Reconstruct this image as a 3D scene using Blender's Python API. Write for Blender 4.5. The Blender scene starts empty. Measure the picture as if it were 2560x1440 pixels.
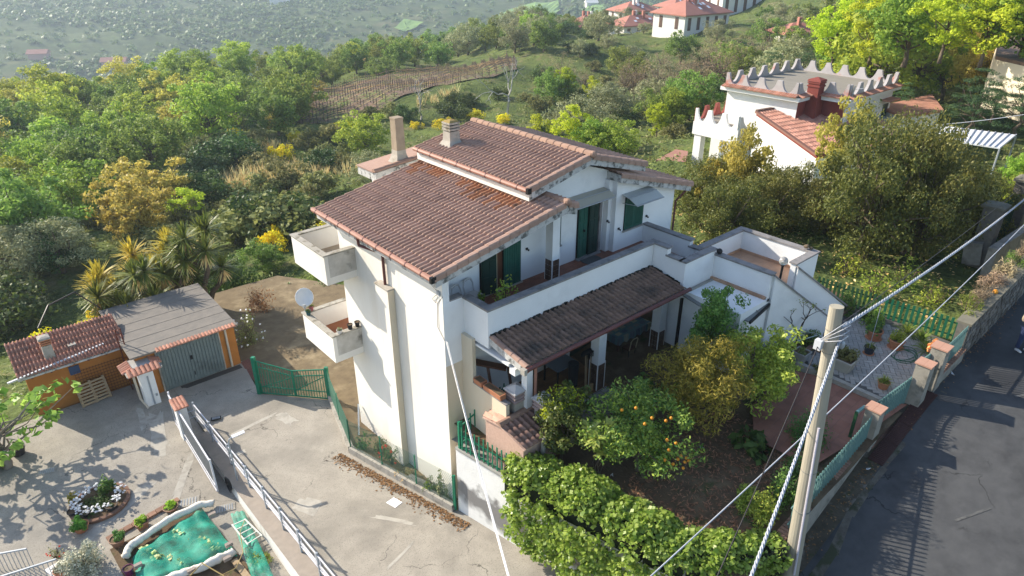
import bpy, math, random
import numpy as np
from mathutils import Vector, Matrix
from math import radians as R, sin, cos, pi, sqrt, atan2, hypot, exp, log

# ------------------------------------------------------------------ camera, light, exposure
SC = bpy.context.scene
COL = SC.collection
CAM = np.array([-10.157, -14.845, 17.5])
PITCH, YAW, FPX = R(27.0), R(40.94), 1707.0
cam_d = bpy.data.cameras.new('camera')
cam = bpy.data.objects.new('camera', cam_d)
COL.objects.link(cam)
cam.location = CAM
cam.rotation_euler = (R(90) - PITCH, 0, -YAW)
cam_d.sensor_width = 36.0
cam_d.lens = FPX / 2560 * 36
cam_d.clip_start = 0.1
cam_d.clip_end = 8000
SC.camera = cam

SUN_DIR = Vector((-0.342, 0.806, 0.484)).normalized()
world = bpy.data.worlds.new('World')
SC.world = world
world.use_nodes = True
wn = world.node_tree
bg = wn.nodes['Background']
sky = wn.nodes.new('ShaderNodeTexSky')
sky.sky_type = 'NISHITA'
sky.sun_disc = False
sky.sun_elevation = math.asin(SUN_DIR.z)
sky.sun_rotation = atan2(SUN_DIR.x, SUN_DIR.y)
sky.altitude = 100
wn.links.new(sky.outputs['Color'], bg.inputs['Color'])
bg.inputs['Strength'].default_value = 0.15
sun_d = bpy.data.lights.new('sun', 'SUN')
sun_d.energy = 4.8
sun_d.angle = R(0.55)
sun_d.color = (1.0, 0.91, 0.77)
sun = bpy.data.objects.new('sun', sun_d)
COL.objects.link(sun)
sun.rotation_euler = SUN_DIR.to_track_quat('Z', 'Y').to_euler()
VS = SC.view_settings
VS.view_transform = 'Standard'
VS.look = 'None'
VS.gamma = 1
VS.use_curve_mapping = False
VS.exposure = 0.85
SC.cycles.max_bounces = 6
SC.cycles.diffuse_bounces = 3
SC.cycles.glossy_bounces = 2
SC.cycles.transmission_bounces = 4
SC.cycles.transparent_max_bounces = 6
SC.cycles.volume_bounces = 0
SC.cycles.use_denoising = True

# ------------------------------------------------------------------ survey helpers
FW = np.array([sin(YAW) * cos(PITCH), cos(YAW) * cos(PITCH), -sin(PITCH)])
RT = np.array([cos(YAW), -sin(YAW), 0.0])
UP = np.cross(RT, FW)

def ray(x, y):
    return FW + RT * ((x - 1280) / FPX) + UP * ((720 - y) / FPX)

def spot(x, y, z):
    "survey point: where the sight line to photo point (x, y) meets the level z"
    d = ray(x, y)
    return CAM + d * ((z - CAM[2]) / d[2])

def sstep(a, b, x):
    t = min(1, max(0, (x - a) / (b - a)))
    return t * t * (3 - 2 * t)

def lerp(a, b, t):
    return a + (b - a) * t

# ------------------------------------------------------------------ materials
MATS = {}

def srgb(*c):
    return tuple(((v / 255) / 12.92 if v / 255 < 0.04045 else ((v / 255 + 0.055) / 1.055) ** 2.4) for v in c)

def mat(name, c1, c2=None, scale=4.0, rough=0.8, bump=0.0, bscale=None, detail=6, c3=None, s3=0.7, lo3=0.5, hi3=0.62,
        island=0.0, spec=0.3, metal=0.0, stretch=None, c4=None, s4=3.0, lo4=0.55, hi4=0.7):
    """noise-mixed paint / plaster / concrete; c3, c4 are weathering patches of their own; island varies piece by piece"""
    if name in MATS:
        return MATS[name]
    m = bpy.data.materials.new(name)
    m.use_nodes = True
    nt = m.node_tree
    N, L = nt.nodes, nt.links
    b = N['Principled BSDF']
    b.inputs['Roughness'].default_value = rough
    b.inputs['Specular IOR Level'].default_value = spec
    b.inputs['Metallic'].default_value = metal
    geo = N.new('ShaderNodeNewGeometry')
    vec = geo.outputs['Position']
    if stretch:
        mp = N.new('ShaderNodeMapping')
        mp.inputs['Scale'].default_value = stretch
        L.new(vec, mp.inputs['Vector'])
        vec = mp.outputs['Vector']
    def noise(s, d=detail, v=vec):
        n = N.new('ShaderNodeTexNoise')
        n.inputs['Scale'].default_value = s
        n.inputs['Detail'].default_value = d
        n.inputs['Roughness'].default_value = 0.62
        L.new(v, n.inputs['Vector'])
        return n.outputs['Fac']
    def ramp(fac, lo, hi):
        r = N.new('ShaderNodeMapRange')
        r.inputs['From Min'].default_value = lo
        r.inputs['From Max'].default_value = hi
        L.new(fac, r.inputs['Value'])
        return r.outputs['Result']
    def mix(fac, a, c):
        x = N.new('ShaderNodeMix')
        x.data_type = 'RGBA'
        if isinstance(fac, float):
            x.inputs[0].default_value = fac
        else:
            L.new(fac, x.inputs[0])
        for v, i in ((a, 6), (c, 7)):
            if isinstance(v, tuple):
                x.inputs[i].default_value = (*v, 1)
            else:
                L.new(v, x.inputs[i])
        return x.outputs[2]
    col = c1
    if c2:
        col = mix(ramp(noise(scale), 0.3, 0.7), c1, c2)
    if c3:
        col = mix(ramp(noise(s3, 8), lo3, hi3), col, c3)
    if c4:
        col = mix(ramp(noise(s4, 8), lo4, hi4), col, c4)
    if island:
        oi = N.new('ShaderNodeObjectInfo')
        ad = N.new('ShaderNodeMath'); ad.operation = 'ADD'
        L.new(geo.outputs['Random Per Island'], ad.inputs[0]); L.new(oi.outputs['Random'], ad.inputs[1])
        fr = N.new('ShaderNodeMath'); fr.operation = 'FRACT'
        L.new(ad.outputs[0], fr.inputs[0])
        mr = N.new('ShaderNodeMapRange')
        mr.inputs['To Min'].default_value = 1 - island
        mr.inputs['To Max'].default_value = 1 + island
        L.new(fr.outputs[0], mr.inputs['Value'])
        hv = N.new('ShaderNodeHueSaturation')
        L.new(mr.outputs['Result'], hv.inputs['Value'])
        if isinstance(col, tuple):
            hv.inputs['Color'].default_value = (*col, 1)
        else:
            L.new(col, hv.inputs['Color'])
        col = hv.outputs['Color']
    if isinstance(col, tuple):
        b.inputs['Base Color'].default_value = (*col, 1)
    else:
        L.new(col, b.inputs['Base Color'])
    if bump:
        bp = N.new('ShaderNodeBump')
        bp.inputs['Strength'].default_value = 1.0
        bp.inputs['Distance'].default_value = bump
        L.new(noise(bscale or scale * 4, 4), bp.inputs['Height'])
        L.new(bp.outputs['Normal'], b.inputs['Normal'])
    MATS[name] = m
    return m

LEAFK = 1.0

def leafmat(name, c1, c2, trans=0.4, rough=0.55, hue=0.03, spec=0.25):
    "two-tone leaf with light passing through it; varies leaf by leaf and plant by plant"
    if name in MATS:
        return MATS[name]
    m = bpy.data.materials.new(name)
    m.use_nodes = True
    N, L = m.node_tree.nodes, m.node_tree.links
    b = N['Principled BSDF']
    out = N['Material Output']
    b.inputs['Roughness'].default_value = rough
    b.inputs['Specular IOR Level'].default_value = spec
    geo = N.new('ShaderNodeNewGeometry')
    oi = N.new('ShaderNodeObjectInfo')
    x = N.new('ShaderNodeMix'); x.data_type = 'RGBA'
    x.inputs[6].default_value = (*[min(0.8, q * LEAFK * w_) for q, w_ in zip(c1, (1.14, 1.0, 0.85))], 1)
    x.inputs[7].default_value = (*[min(0.8, q * LEAFK * w_) for q, w_ in zip(c2, (1.14, 1.0, 0.85))], 1)
    L.new(geo.outputs['Random Per Island'], x.inputs[0])
    hv = N.new('ShaderNodeHueSaturation')
    mr = N.new('ShaderNodeMapRange')
    mr.inputs['To Min'].default_value = 0.5 - hue
    mr.inputs['To Max'].default_value = 0.5 + hue
    L.new(oi.outputs['Random'], mr.inputs['Value'])
    L.new(mr.outputs['Result'], hv.inputs['Hue'])
    mv = N.new('ShaderNodeMapRange')
    mv.inputs['To Min'].default_value = 0.8
    mv.inputs['To Max'].default_value = 1.25
    ml = N.new('ShaderNodeMath'); ml.operation = 'MULTIPLY'; ml.inputs[1].default_value = 7.31
    fr = N.new('ShaderNodeMath'); fr.operation = 'FRACT'
    L.new(oi.outputs['Random'], ml.inputs[0]); L.new(ml.outputs[0], fr.inputs[0]); L.new(fr.outputs[0], mv.inputs['Value'])
    L.new(mv.outputs['Result'], hv.inputs['Value'])
    L.new(x.outputs[2], hv.inputs['Color'])
    L.new(hv.outputs['Color'], b.inputs['Base Color'])
    tr = N.new('ShaderNodeBsdfTranslucent')
    L.new(hv.outputs['Color'], tr.inputs['Color'])
    ms = N.new('ShaderNodeMixShader')
    ms.inputs[0].default_value = trans
    L.new(b.outputs[0], ms.inputs[1]); L.new(tr.outputs[0], ms.inputs[2])
    L.new(ms.outputs[0], out.inputs['Surface'])
    MATS[name] = m
    return m

def tilemat(name, c1, c2, bw, rh, mortar, msize=0.012, rough=0.6, off=0.5, rot=0.0, scale=1.0, c3=None):
    "small floor tiles too fine to pick apart"
    m = bpy.data.materials.new(name)
    m.use_nodes = True
    N, L = m.node_tree.nodes, m.node_tree.links
    b = N['Principled BSDF']
    b.inputs['Roughness'].default_value = rough
    b.inputs['Specular IOR Level'].default_value = 0.3
    geo = N.new('ShaderNodeNewGeometry')
    mp = N.new('ShaderNodeMapping')
    mp.inputs['Rotation'].default_value = (0, 0, rot)
    L.new(geo.outputs['Position'], mp.inputs['Vector'])
    br = N.new('ShaderNodeTexBrick')
    br.offset = off
    br.inputs['Color1'].default_value = (*c1, 1)
    br.inputs['Color2'].default_value = (*c2, 1)
    br.inputs['Mortar'].default_value = (*mortar, 1)
    br.inputs['Scale'].default_value = 1.0
    br.inputs['Mortar Size'].default_value = msize
    br.inputs['Brick Width'].default_value = bw
    br.inputs['Row Height'].default_value = rh
    L.new(mp.outputs['Vector'], br.inputs['Vector'])
    nz = N.new('ShaderNodeTexNoise')
    nz.inputs['Scale'].default_value = 1.3
    nz.inputs['Detail'].default_value = 7
    L.new(geo.outputs['Position'], nz.inputs['Vector'])
    mr = N.new('ShaderNodeMapRange')
    mr.inputs['From Min'].default_value = 0.3; mr.inputs['From Max'].default_value = 0.7
    mr.inputs['To Min'].default_value = 0.72; mr.inputs['To Max'].default_value = 1.2
    L.new(nz.outputs['Fac'], mr.inputs['Value'])
    hv = N.new('ShaderNodeHueSaturation')
    L.new(mr.outputs['Result'], hv.inputs['Value'])
    L.new(br.outputs['Color'], hv.inputs['Color'])
    L.new(hv.outputs['Color'], b.inputs['Base Color'])
    bp = N.new('ShaderNodeBump'); bp.inputs['Distance'].default_value = 0.004; bp.invert = True
    L.new(br.outputs['Fac'], bp.inputs['Height']); L.new(bp.outputs['Normal'], b.inputs['Normal'])
    MATS[name] = m
    return m

WHITE = mat('white_plaster', (0.80, 0.80, 0.79), (0.74, 0.74, 0.73), 1.2, 0.9, 0.003, 40, c3=(0.66, 0.66, 0.65), s3=0.6, lo3=0.55, hi3=0.75)
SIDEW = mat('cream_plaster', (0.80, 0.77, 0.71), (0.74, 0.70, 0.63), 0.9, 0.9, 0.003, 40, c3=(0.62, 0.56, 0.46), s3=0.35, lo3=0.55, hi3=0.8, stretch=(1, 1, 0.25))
BEIGE = mat('beige_plaster', (0.62, 0.52, 0.37), (0.66, 0.58, 0.45), 1.1, 0.9, 0.003, 40, stretch=(1, 1, 0.3))
STAIN = mat('stained_plaster', (0.60, 0.57, 0.52), (0.40, 0.37, 0.32), 2.2, 0.95, 0.004, 30, c3=(0.20, 0.19, 0.16), s3=1.6, lo3=0.52, hi3=0.68)
FASC = mat('weathered_fascia', (0.58, 0.57, 0.54), (0.42, 0.41, 0.39), 3.5, 0.95, 0.004, 30, c3=(0.12, 0.12, 0.11), s3=4.0, lo3=0.50, hi3=0.62)
GCAP = mat('grey_coping_stone', (0.20, 0.19, 0.185), (0.27, 0.25, 0.24), 6, 0.85, 0.003, 60, c3=(0.12, 0.115, 0.11), s3=2, lo3=0.5, hi3=0.7)
LCAP = mat('lichen_coping', (0.42, 0.39, 0.33), (0.30, 0.28, 0.24), 7, 0.95, 0.004, 60, c3=(0.16, 0.14, 0.10), s3=3, lo3=0.52, hi3=0.66)
TILE = mat('brown_roof_tile', (0.35, 0.215, 0.16), (0.42, 0.275, 0.21), 9, 0.85, 0.002, 60, island=0.09, c3=(0.25, 0.155, 0.12), s3=0.8, lo3=0.5, hi3=0.75)
TILE_OLD = mat('mossy_roof_tile', (0.17, 0.105, 0.075), (0.23, 0.145, 0.105), 9, 0.9, 0.003, 60, island=0.16, c3=(0.075, 0.06, 0.05), s3=1.4, lo3=0.48, hi3=0.68, c4=(0.42, 0.35, 0.27), s4=22, lo4=0.68, hi4=0.74)
TILE_RED = mat('red_roof_tile', (0.42, 0.17, 0.11), (0.50, 0.27, 0.19), 5, 0.85, 0.002, 50, island=0.18, c3=(0.24, 0.13, 0.09), s3=0.9, lo3=0.5, hi3=0.7)
RIDGE = mat('ridge_tile', (0.36, 0.23, 0.165), (0.30, 0.18, 0.13), 6, 0.85, 0.002, 50, island=0.1)
GUTTER = mat('copper_brown_gutter', (0.30, 0.14, 0.095), (0.36, 0.18, 0.13), 3, 0.55, spec=0.4)
GUT_D = mat('dark_brown_gutter', (0.115, 0.04, 0.032), (0.15, 0.05, 0.04), 3, 0.5, spec=0.4)
BLACK = mat('black_plastic', (0.012, 0.012, 0.013), rough=0.5)
DARK = mat('dark_interior', (0.02, 0.018, 0.016), rough=0.9)
GREEN_SH = mat('green_shutter_paint', (0.010, 0.075, 0.055), (0.014, 0.10, 0.07), 6, 0.5, spec=0.35)
GREEN_DK = mat('dark_green_paint', (0.006, 0.028, 0.022), (0.008, 0.038, 0.03), 6, 0.5, spec=0.35)
GREEN_FN = mat('green_fence_paint', (0.010, 0.16, 0.085), (0.02, 0.20, 0.11), 5, 0.5, c3=(0.17, 0.11, 0.06), s3=5, lo3=0.60, hi3=0.68)
GREEN_OLD = mat('old_dark_green_paint', (0.014, 0.055, 0.022), (0.02, 0.075, 0.03), 5, 0.6)
TEAL = mat('grey_green_rail_paint', (0.10, 0.20, 0.19), (0.14, 0.25, 0.235), 5, 0.45, spec=0.5)
GREY_MT = mat('galvanised_grey', (0.30, 0.33, 0.36), (0.38, 0.41, 0.44), 6, 0.42, spec=0.5, metal=0.2)
CONC = mat('old_concrete', (0.37, 0.335, 0.28), (0.29, 0.262, 0.22), 1.6, 0.95, 0.008, 45, detail=10, c3=(0.20, 0.183, 0.155), s3=0.38, lo3=0.46, hi3=0.72, c4=(0.19, 0.172, 0.145), s4=26, lo4=0.52, hi4=0.68)
CONC2 = mat('pale_concrete', (0.40, 0.37, 0.32), (0.30, 0.28, 0.24), 5, 0.95, 0.004, 60, c3=(0.2, 0.185, 0.16), s3=2, lo3=0.5, hi3=0.7)
POLE = mat('pole_concrete', (0.36, 0.325, 0.25), (0.30, 0.27, 0.21), 3, 0.9, 0.002, 60, stretch=(1, 1, 0.2))
ORANGE = mat('orange_plaster', (0.47, 0.19, 0.045), (0.40, 0.155, 0.035), 2, 0.9, 0.003, 40)
FELT = mat('grey_roof_felt', (0.22, 0.195, 0.165), (0.17, 0.155, 0.135), 3, 0.9, 0.002, 80)
TERRA = mat('terracotta', (0.40, 0.16, 0.08), (0.48, 0.21, 0.11), 6, 0.8)
SOIL = mat('garden_soil', (0.085, 0.055, 0.032), (0.14, 0.095, 0.055), 2.5, 1.0, 0.02, 12, detail=9, c3=(0.20, 0.145, 0.085), s3=0.9, lo3=0.52, hi3=0.7, c4=(0.05, 0.07, 0.02), s4=1.6, lo4=0.56, hi4=0.68)
DIRT = mat('bare_dirt', (0.20, 0.15, 0.085), (0.13, 0.095, 0.055), 2.2, 1.0, 0.02, 12, detail=9, c3=(0.30, 0.235, 0.14), s3=0.7, lo3=0.52, hi3=0.7)
ASPH = mat('grey_asphalt', (0.056, 0.057, 0.059), (0.078, 0.079, 0.08), 2.2, 0.9, 0.004, 90, detail=9, c3=(0.040, 0.041, 0.043), s3=0.5, lo3=0.48, hi3=0.62, c4=(0.095, 0.095, 0.095), s4=40, lo4=0.66, hi4=0.74)
BARK = mat('bark', (0.10, 0.075, 0.05), (0.16, 0.125, 0.09), 14, 0.95, 0.004, 30)
BARK_PALE = mat('pale_dead_bark', (0.48, 0.45, 0.40), (0.36, 0.33, 0.29), 6, 0.9)
WOOD = mat('weathered_wood', (0.33, 0.23, 0.13), (0.42, 0.31, 0.19), 8, 0.85)
PVC = mat('white_plastic', (0.50, 0.48, 0.46), (0.42, 0.40, 0.39), 5, 0.45, spec=0.4)
STONE = mat('field_stone', (0.20, 0.18, 0.155), (0.13, 0.12, 0.105), 5, 0.95, 0.006, 30, island=0.35)
MORTAR = mat('mortar', (0.17, 0.155, 0.13), (0.12, 0.11, 0.095), 8, 0.95, 0.004, 40)
RUST = mat('rust_brown_grate', (0.055, 0.025, 0.022), (0.075, 0.035, 0.03), 9, 0.8)
BRICK = mat('coping_brick', (0.30, 0.17, 0.115), (0.22, 0.13, 0.09), 8, 0.95, 0.004, 50, island=0.2)
CHIM = mat('chimney_plaster', (0.44, 0.40, 0.34), (0.34, 0.31, 0.26), 4, 0.95, 0.004, 40, c3=(0.2, 0.17, 0.12), s3=2.5, lo3=0.55, hi3=0.7)
PINKS = mat('pink_rough_render', (0.50, 0.34, 0.27), (0.42, 0.28, 0.22), 9, 0.95, 0.012, 22)
WIRE = mat('cable_grey', (0.42, 0.44, 0.48), (0.34, 0.36, 0.40), 3, 0.4, spec=0.5)

# ------------------------------------------------------------------ mesh buffer
OFF = {}

class MB:
    def __init__(s):
        s.v = []; s.f = []
    def add(s, vs, fs):
        n = len(s.v)
        s.v.extend([tuple(map(float, p)) for p in vs])
        s.f.extend([tuple(i + n for i in f) for f in fs])
        return s
    def box(s, x0, x1, y0, y1, z0, z1):
        v = [(x, y, z) for z in (z0, z1) for x, y in ((x0, y0), (x1, y0), (x1, y1), (x0, y1))]
        return s.add(v, [(3, 2, 1, 0), (4, 5, 6, 7), (0, 1, 5, 4), (1, 2, 6, 5), (2, 3, 7, 6), (3, 0, 4, 7)])
    def beam(s, a, b, w, h, up=(0, 0, 1)):
        "bar from a to b, w across, h along up"
        a = Vector(a); b = Vector(b); d = (b - a).normalized(); u = Vector(up)
        x = d.cross(u).normalized(); u = x.cross(d).normalized()
        v = [p + x * sx * w / 2 + u * su * h / 2 for p in (a, b) for sx, su in ((-1, -1), (1, -1), (1, 1), (-1, 1))]
        return s.add(v, [(0, 1, 2, 3), (7, 6, 5, 4), (0, 4, 5, 1), (1, 5, 6, 2), (2, 6, 7, 3), (3, 7, 4, 0)])
    def prism(s, poly, axis, a, b):
        "poly in the two other axes (in xyz order), pushed along axis from a to b"
        def p3(p, t):
            return {'x': (t, p[0], p[1]), 'y': (p[0], t, p[1]), 'z': (p[0], p[1], t)}[axis]
        n = len(poly)
        v = [p3(p, a) for p in poly] + [p3(p, b) for p in poly]
        f = [tuple(range(n)), tuple(range(2 * n - 1, n - 1, -1))]
        f += [(i, i + n, (i + 1) % n + n, (i + 1) % n) for i in range(n)]
        return s.add(v, f)
    def tube(s, pts, r, n=6, cap=True):
        pts = [Vector(p) for p in pts]
        rs = r if isinstance(r, (list, tuple)) else [r] * len(pts)
        vs, fs = [], []
        ref = Vector((0.13, 0.31, 0.94))
        for i, p in enumerate(pts):
            d = (pts[min(i + 1, len(pts) - 1)] - pts[max(i - 1, 0)])
            d = d.normalized() if d.length > 1e-9 else Vector((0, 0, 1))
            x = d.cross(ref)
            if x.length < 0.05:
                x = d.cross(Vector((1, 0, 0)))
            x.normalize(); y = d.cross(x)
            for k in range(n):
                a = 2 * pi * k / n
                vs.append(p + (x * cos(a) + y * sin(a)) * rs[i])
        for i in range(len(pts) - 1):
            for k in range(n):
                fs.append((i * n + k, i * n + (k + 1) % n, (i + 1) * n + (k + 1) % n, (i + 1) * n + k))
        if cap:
            fs.append(tuple(range(n - 1, -1, -1)))
            fs.append(tuple(range((len(pts) - 1) * n, len(pts) * n)))
        return s.add(vs, fs)
    def lathe(s, prof, n=14, c=(0, 0, 0), sq=False):
        "profile of (r, z); sq makes it square in plan"
        vs, fs = [], []
        if sq:
            n = 4
        for r, z in prof:
            for k in range(n):
                a = 2 * pi * (k + 0.5) / n
                q = r * (1.41421 if sq else 1)
                vs.append((c[0] + q * cos(a), c[1] + q * sin(a), c[2] + z))
        for i in range(len(prof) - 1):
            for k in range(n):
                fs.append((i * n + k, i * n + (k + 1) % n, (i + 1) * n + (k + 1) % n, (i + 1) * n + k))
        fs.append(tuple(range(n - 1, -1, -1)))
        fs.append(tuple(range((len(prof) - 1) * n, len(prof) * n)))
        return s.add(vs, fs)
    def ball(s, c, r, n=10, m=7, sz=1.0):
        prof = [(max(0.001, r * sin(pi * i / m)), -r * sz * cos(pi * i / m)) for i in range(m + 1)]
        return s.lathe(prof, n, c)
    def quad(s, a, b, c, d):
        return s.add([a, b, c, d], [(0, 1, 2, 3)])
    def build(s, name, m, parent=None, smooth=False, local=False, kind=None):
        me = bpy.data.meshes.new(name)
        me.from_pydata(s.v, [], s.f)
        if smooth:
            me.polygons.foreach_set('use_smooth', [True] * len(me.polygons))
        return link(name, me, m, parent, local, kind)

def link(name, me, m, parent=None, local=False, kind=None):
    if m is not None and not me.materials:
        me.materials.append(m)
    o = bpy.data.objects.new(name, me)
    COL.objects.link(o)
    if parent is not None:
        o.parent = parent
        w = OFF.get(parent.name, Vector((0, 0, 0)))
        if not local:
            o.location = -w
            OFF[o.name] = Vector((0, 0, 0))
        else:
            OFF[o.name] = w
    if kind:
        o['kind'] = kind
    return o

def npmesh(name, v, f):
    "fast mesh from arrays of vertices and equal-length faces"
    me = bpy.data.meshes.new(name)
    v = np.asarray(v, np.float32); f = np.asarray(f, np.int32)
    k = f.shape[1]
    me.vertices.add(len(v)); me.vertices.foreach_set('co', v.ravel())
    me.loops.add(f.size); me.loops.foreach_set('vertex_index', f.ravel())
    me.polygons.add(len(f)); me.polygons.foreach_set('loop_start', np.arange(0, f.size, k, dtype=np.int32))
    me.update(calc_edges=True)
    return me

def tag(o, label=None, cat=None, group=None, kind=None):
    for k, v in (('label', label), ('category', cat), ('group', group), ('kind', kind)):
        if v:
            o[k] = v
    return o

def thing(name, loc, label, cat, group=None):
    o = bpy.data.objects.new(name, None)
    COL.objects.link(o)
    o.location = loc
    o.empty_display_size = 0.3
    OFF[o.name] = Vector(loc)
    return tag(o, label, cat, group)

def dup(root, loc, rz=None, scale=None, label=None, group=None):
    "a copy of a thing with copies of its parts and sub-parts, sharing their meshes"
    r = root.copy(); COL.objects.link(r)
    r.location = loc
    if rz is not None:
        r.rotation_euler = (0, 0, rz)
    if scale is not None:
        r.scale = scale if isinstance(scale, (tuple, list)) else (scale,) * 3
    if label: r['label'] = label
    if group: r['group'] = group
    for ch in list(root.children):
        c = ch.copy(); COL.objects.link(c); c.parent = r
        for g in list(ch.children):
            d = g.copy(); COL.objects.link(d); d.parent = c
    OFF[r.name] = Vector(loc)
    return r

def structure(mb, name, m, smooth=False):
    return mb.build(name, m, None, smooth, kind='structure')

# ------------------------------------------------------------------ terrain
AZ = [-55, -36, -20, -8, 0, 10, 20, 32, 55]
DD = [12, 30, 45, 60, 90, 130, 180, 240, 320, 620, 1000, 1500, 2700]
TAB = np.array([
    [-1.4, -1.6, -4.0, -5.6, -8.5, -11.5, -16, -30, -46, -84, -40, 45, 210],
    [-1.4, -1.6, -3.8, -5.4, -8.2, -11.0, -15, -30, -46, -84, -40, 45, 210],
    [-1.4, -1.5, -3.2, -4.8, -7.2, -9.5, -13, -26, -42, -84, -42, 40, 200],
    [-1.4, -1.3, -2.6, -4.0, -5.8, -6.8, -9.5, -18, -38, -82, -45, 35, 190],
    [-1.4, -1.0, -2.2, -3.4, -5.0, -5.6, -6.0, -8.5, -32, -80, -50, 30, 180],
    [-1.4, 0.5, -1.0, -2.0, -3.6, -4.6, -5.0, -5.0, -16, -76, -52, 25, 170],
    [-1.4, 3.0, 0.2, -0.6, -1.5, -1.8, -1.0, 1.5, 4, -30, -45, 30, 170],
    [-1.4, 3.6, 2.4, 1.4, 2.4, 5.5, 10, 15, 22, 20, 20, 60, 180],
    [-1.4, 3.8, 5.0, 5.5, 8.0, 12, 18, 25, 32, 40, 50, 90, 200]])
FH = np.array([sin(YAW), cos(YAW)])
RH = np.array([cos(YAW), -sin(YAW)])
_rs = np.random.RandomState(5)
_W = [(_rs.uniform(0, 2 * pi), _rs.uniform(0, 2 * pi), s) for s in (90, 61, 37, 23, 14, 9, 6) for _ in (0, 1, 2)]

def bumps(x, y, d):
    h = 0.0
    for a, ph, wl in _W:
        amp = wl * 0.012 * min(1.0, d / (wl * 2.0)) * (0.5 if wl > 50 else 1)
        h += amp * sin((x * cos(a) + y * sin(a)) * 2 * pi / wl + ph)
    return h * min(1, d / 60.0)

def base_h(az, d):
    i = max(0, min(len(AZ) - 2, int(np.searchsorted(AZ, az)) - 1))
    j = max(0, min(len(DD) - 2, int(np.searchsorted(DD, d)) - 1))
    t = min(1, max(0, (az - AZ[i]) / (AZ[i + 1] - AZ[i]))); t = t * t * (3 - 2 * t)
    u = min(1, max(0, (log(d) - log(DD[j])) / (log(DD[j + 1]) - log(DD[j]))))
    return lerp(lerp(TAB[i, j], TAB[i, j + 1], u), lerp(TAB[i + 1, j], TAB[i + 1, j + 1], u), t)

def ground_z(x, y):
    dx, dy = x - CAM[0], y - CAM[1]
    d = max(1.0, hypot(dx, dy))
    f, r = dx * FH[0] + dy * FH[1], dx * RH[0] + dy * RH[1]
    az = math.degrees(atan2(r, f))
    z = base_h(az, d) + bumps(x, y, d)
    # level terraces round the house
    ox, oy = max(12.2 - x, 0, x - 26), max(-12 - y, 0, y - 11)
    w = 1 - sstep(0, 12, hypot(ox, oy)) if x > 12.2 else 0.0
    z = lerp(z, 3.75 + 0.03 * (min(x, 27) - 12) + 0.35 * sstep(14, 20, x), w)
    if -22 < x < 12.2 and y < 15.2:
        z = -1.5
    elif x <= 12.2 and y < 24 and x > -14:
        z = lerp(-0.95, z, sstep(15.5, 24, y))
    if y < -9.7 and x > 12.2:
        z = min(z, 1.0)
    return z

def at(px, py):
    "ground point seen at photo point (px, py)"
    d = ray(px, py)
    t, lo = 14.0, 14.0
    while t < 3500:
        p = CAM + d * t
        if p[2] < ground_z(p[0], p[1]):
            break
        lo = t; t *= 1.015
    for _ in range(24):
        m_ = (lo + t) / 2
        p = CAM + d * m_
        if p[2] < ground_z(p[0], p[1]): t = m_
        else: lo = m_
    return CAM + d * t

def world_pt(az, d):
    a = R(az)
    p = CAM[:2] + d * (cos(a) * FH + sin(a) * RH)
    return float(p[0]), float(p[1])

def polar_sheet(name, d0, d1, nd, a0, a1, na, m, kind='structure', zadd=0.0):
    ds = np.exp(np.linspace(log(d0), log(d1), nd))
    an = np.linspace(a0, a1, na)
    v = []
    for d in ds:
        for a in an:
            x, y = world_pt(a, d)
            v.append((x, y, ground_z(x, y) + zadd))
    f = [(i * na + j, i * na + j + 1, (i + 1) * na + j + 1, (i + 1) * na + j) for i in range(nd - 1) for j in range(na - 1)]
    me = npmesh(name, v, [q[::-1] for q in f])
    me.polygons.foreach_set('use_smooth', [True] * len(me.polygons))
    return link(name, me, m, kind=kind)

def scrubmat(name, cols, scale):
    m = bpy.data.materials.new(name); m.use_nodes = True
    N, L = m.node_tree.nodes, m.node_tree.links
    b = N['Principled BSDF']; b.inputs['Roughness'].default_value = 1.0; b.inputs['Specular IOR Level'].default_value = 0.05
    geo = N.new('ShaderNodeNewGeometry')
    col = None
    for k, (c, s, lo, hi) in enumerate(cols):
        n = N.new('ShaderNodeTexNoise'); n.inputs['Scale'].default_value = s * scale; n.inputs['Detail'].default_value = 8
        n.inputs['Roughness'].default_value = 0.65
        off = N.new('ShaderNodeVectorMath'); off.operation = 'ADD'; off.inputs[1].default_value = (k * 37.1, k * 11.3, k * 5.7)
        L.new(geo.outputs['Position'], off.inputs[0]); L.new(off.outputs[0], n.inputs['Vector'])
        if col is None:
            col = c; continue
        r = N.new('ShaderNodeMapRange'); r.inputs['From Min'].default_value = lo; r.inputs['From Max'].default_value = hi
        L.new(n.outputs['Fac'], r.inputs['Value'])
        x = N.new('ShaderNodeMix'); x.data_type = 'RGBA'
        L.new(r.outputs['Result'], x.inputs[0])
        if isinstance(col, tuple): x.inputs[6].default_value = (*col, 1)
        else: L.new(col, x.inputs[6])
        x.inputs[7].default_value = (*c, 1)
        col = x.outputs[2]
    L.new(col, b.inputs['Base Color'])
    n = N.new('ShaderNodeTexNoise'); n.inputs['Scale'].default_value = 3 * scale; n.inputs['Detail'].default_value = 6
    L.new(geo.outputs['Position'], n.inputs['Vector'])
    bp = N.new('ShaderNodeBump'); bp.inputs['Distance'].default_value = 0.25 / scale; bp.inputs['Strength'].default_value = 1
    L.new(n.outputs['Fac'], bp.inputs['Height']); L.new(bp.outputs['Normal'], b.inputs['Normal'])
    return m

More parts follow.
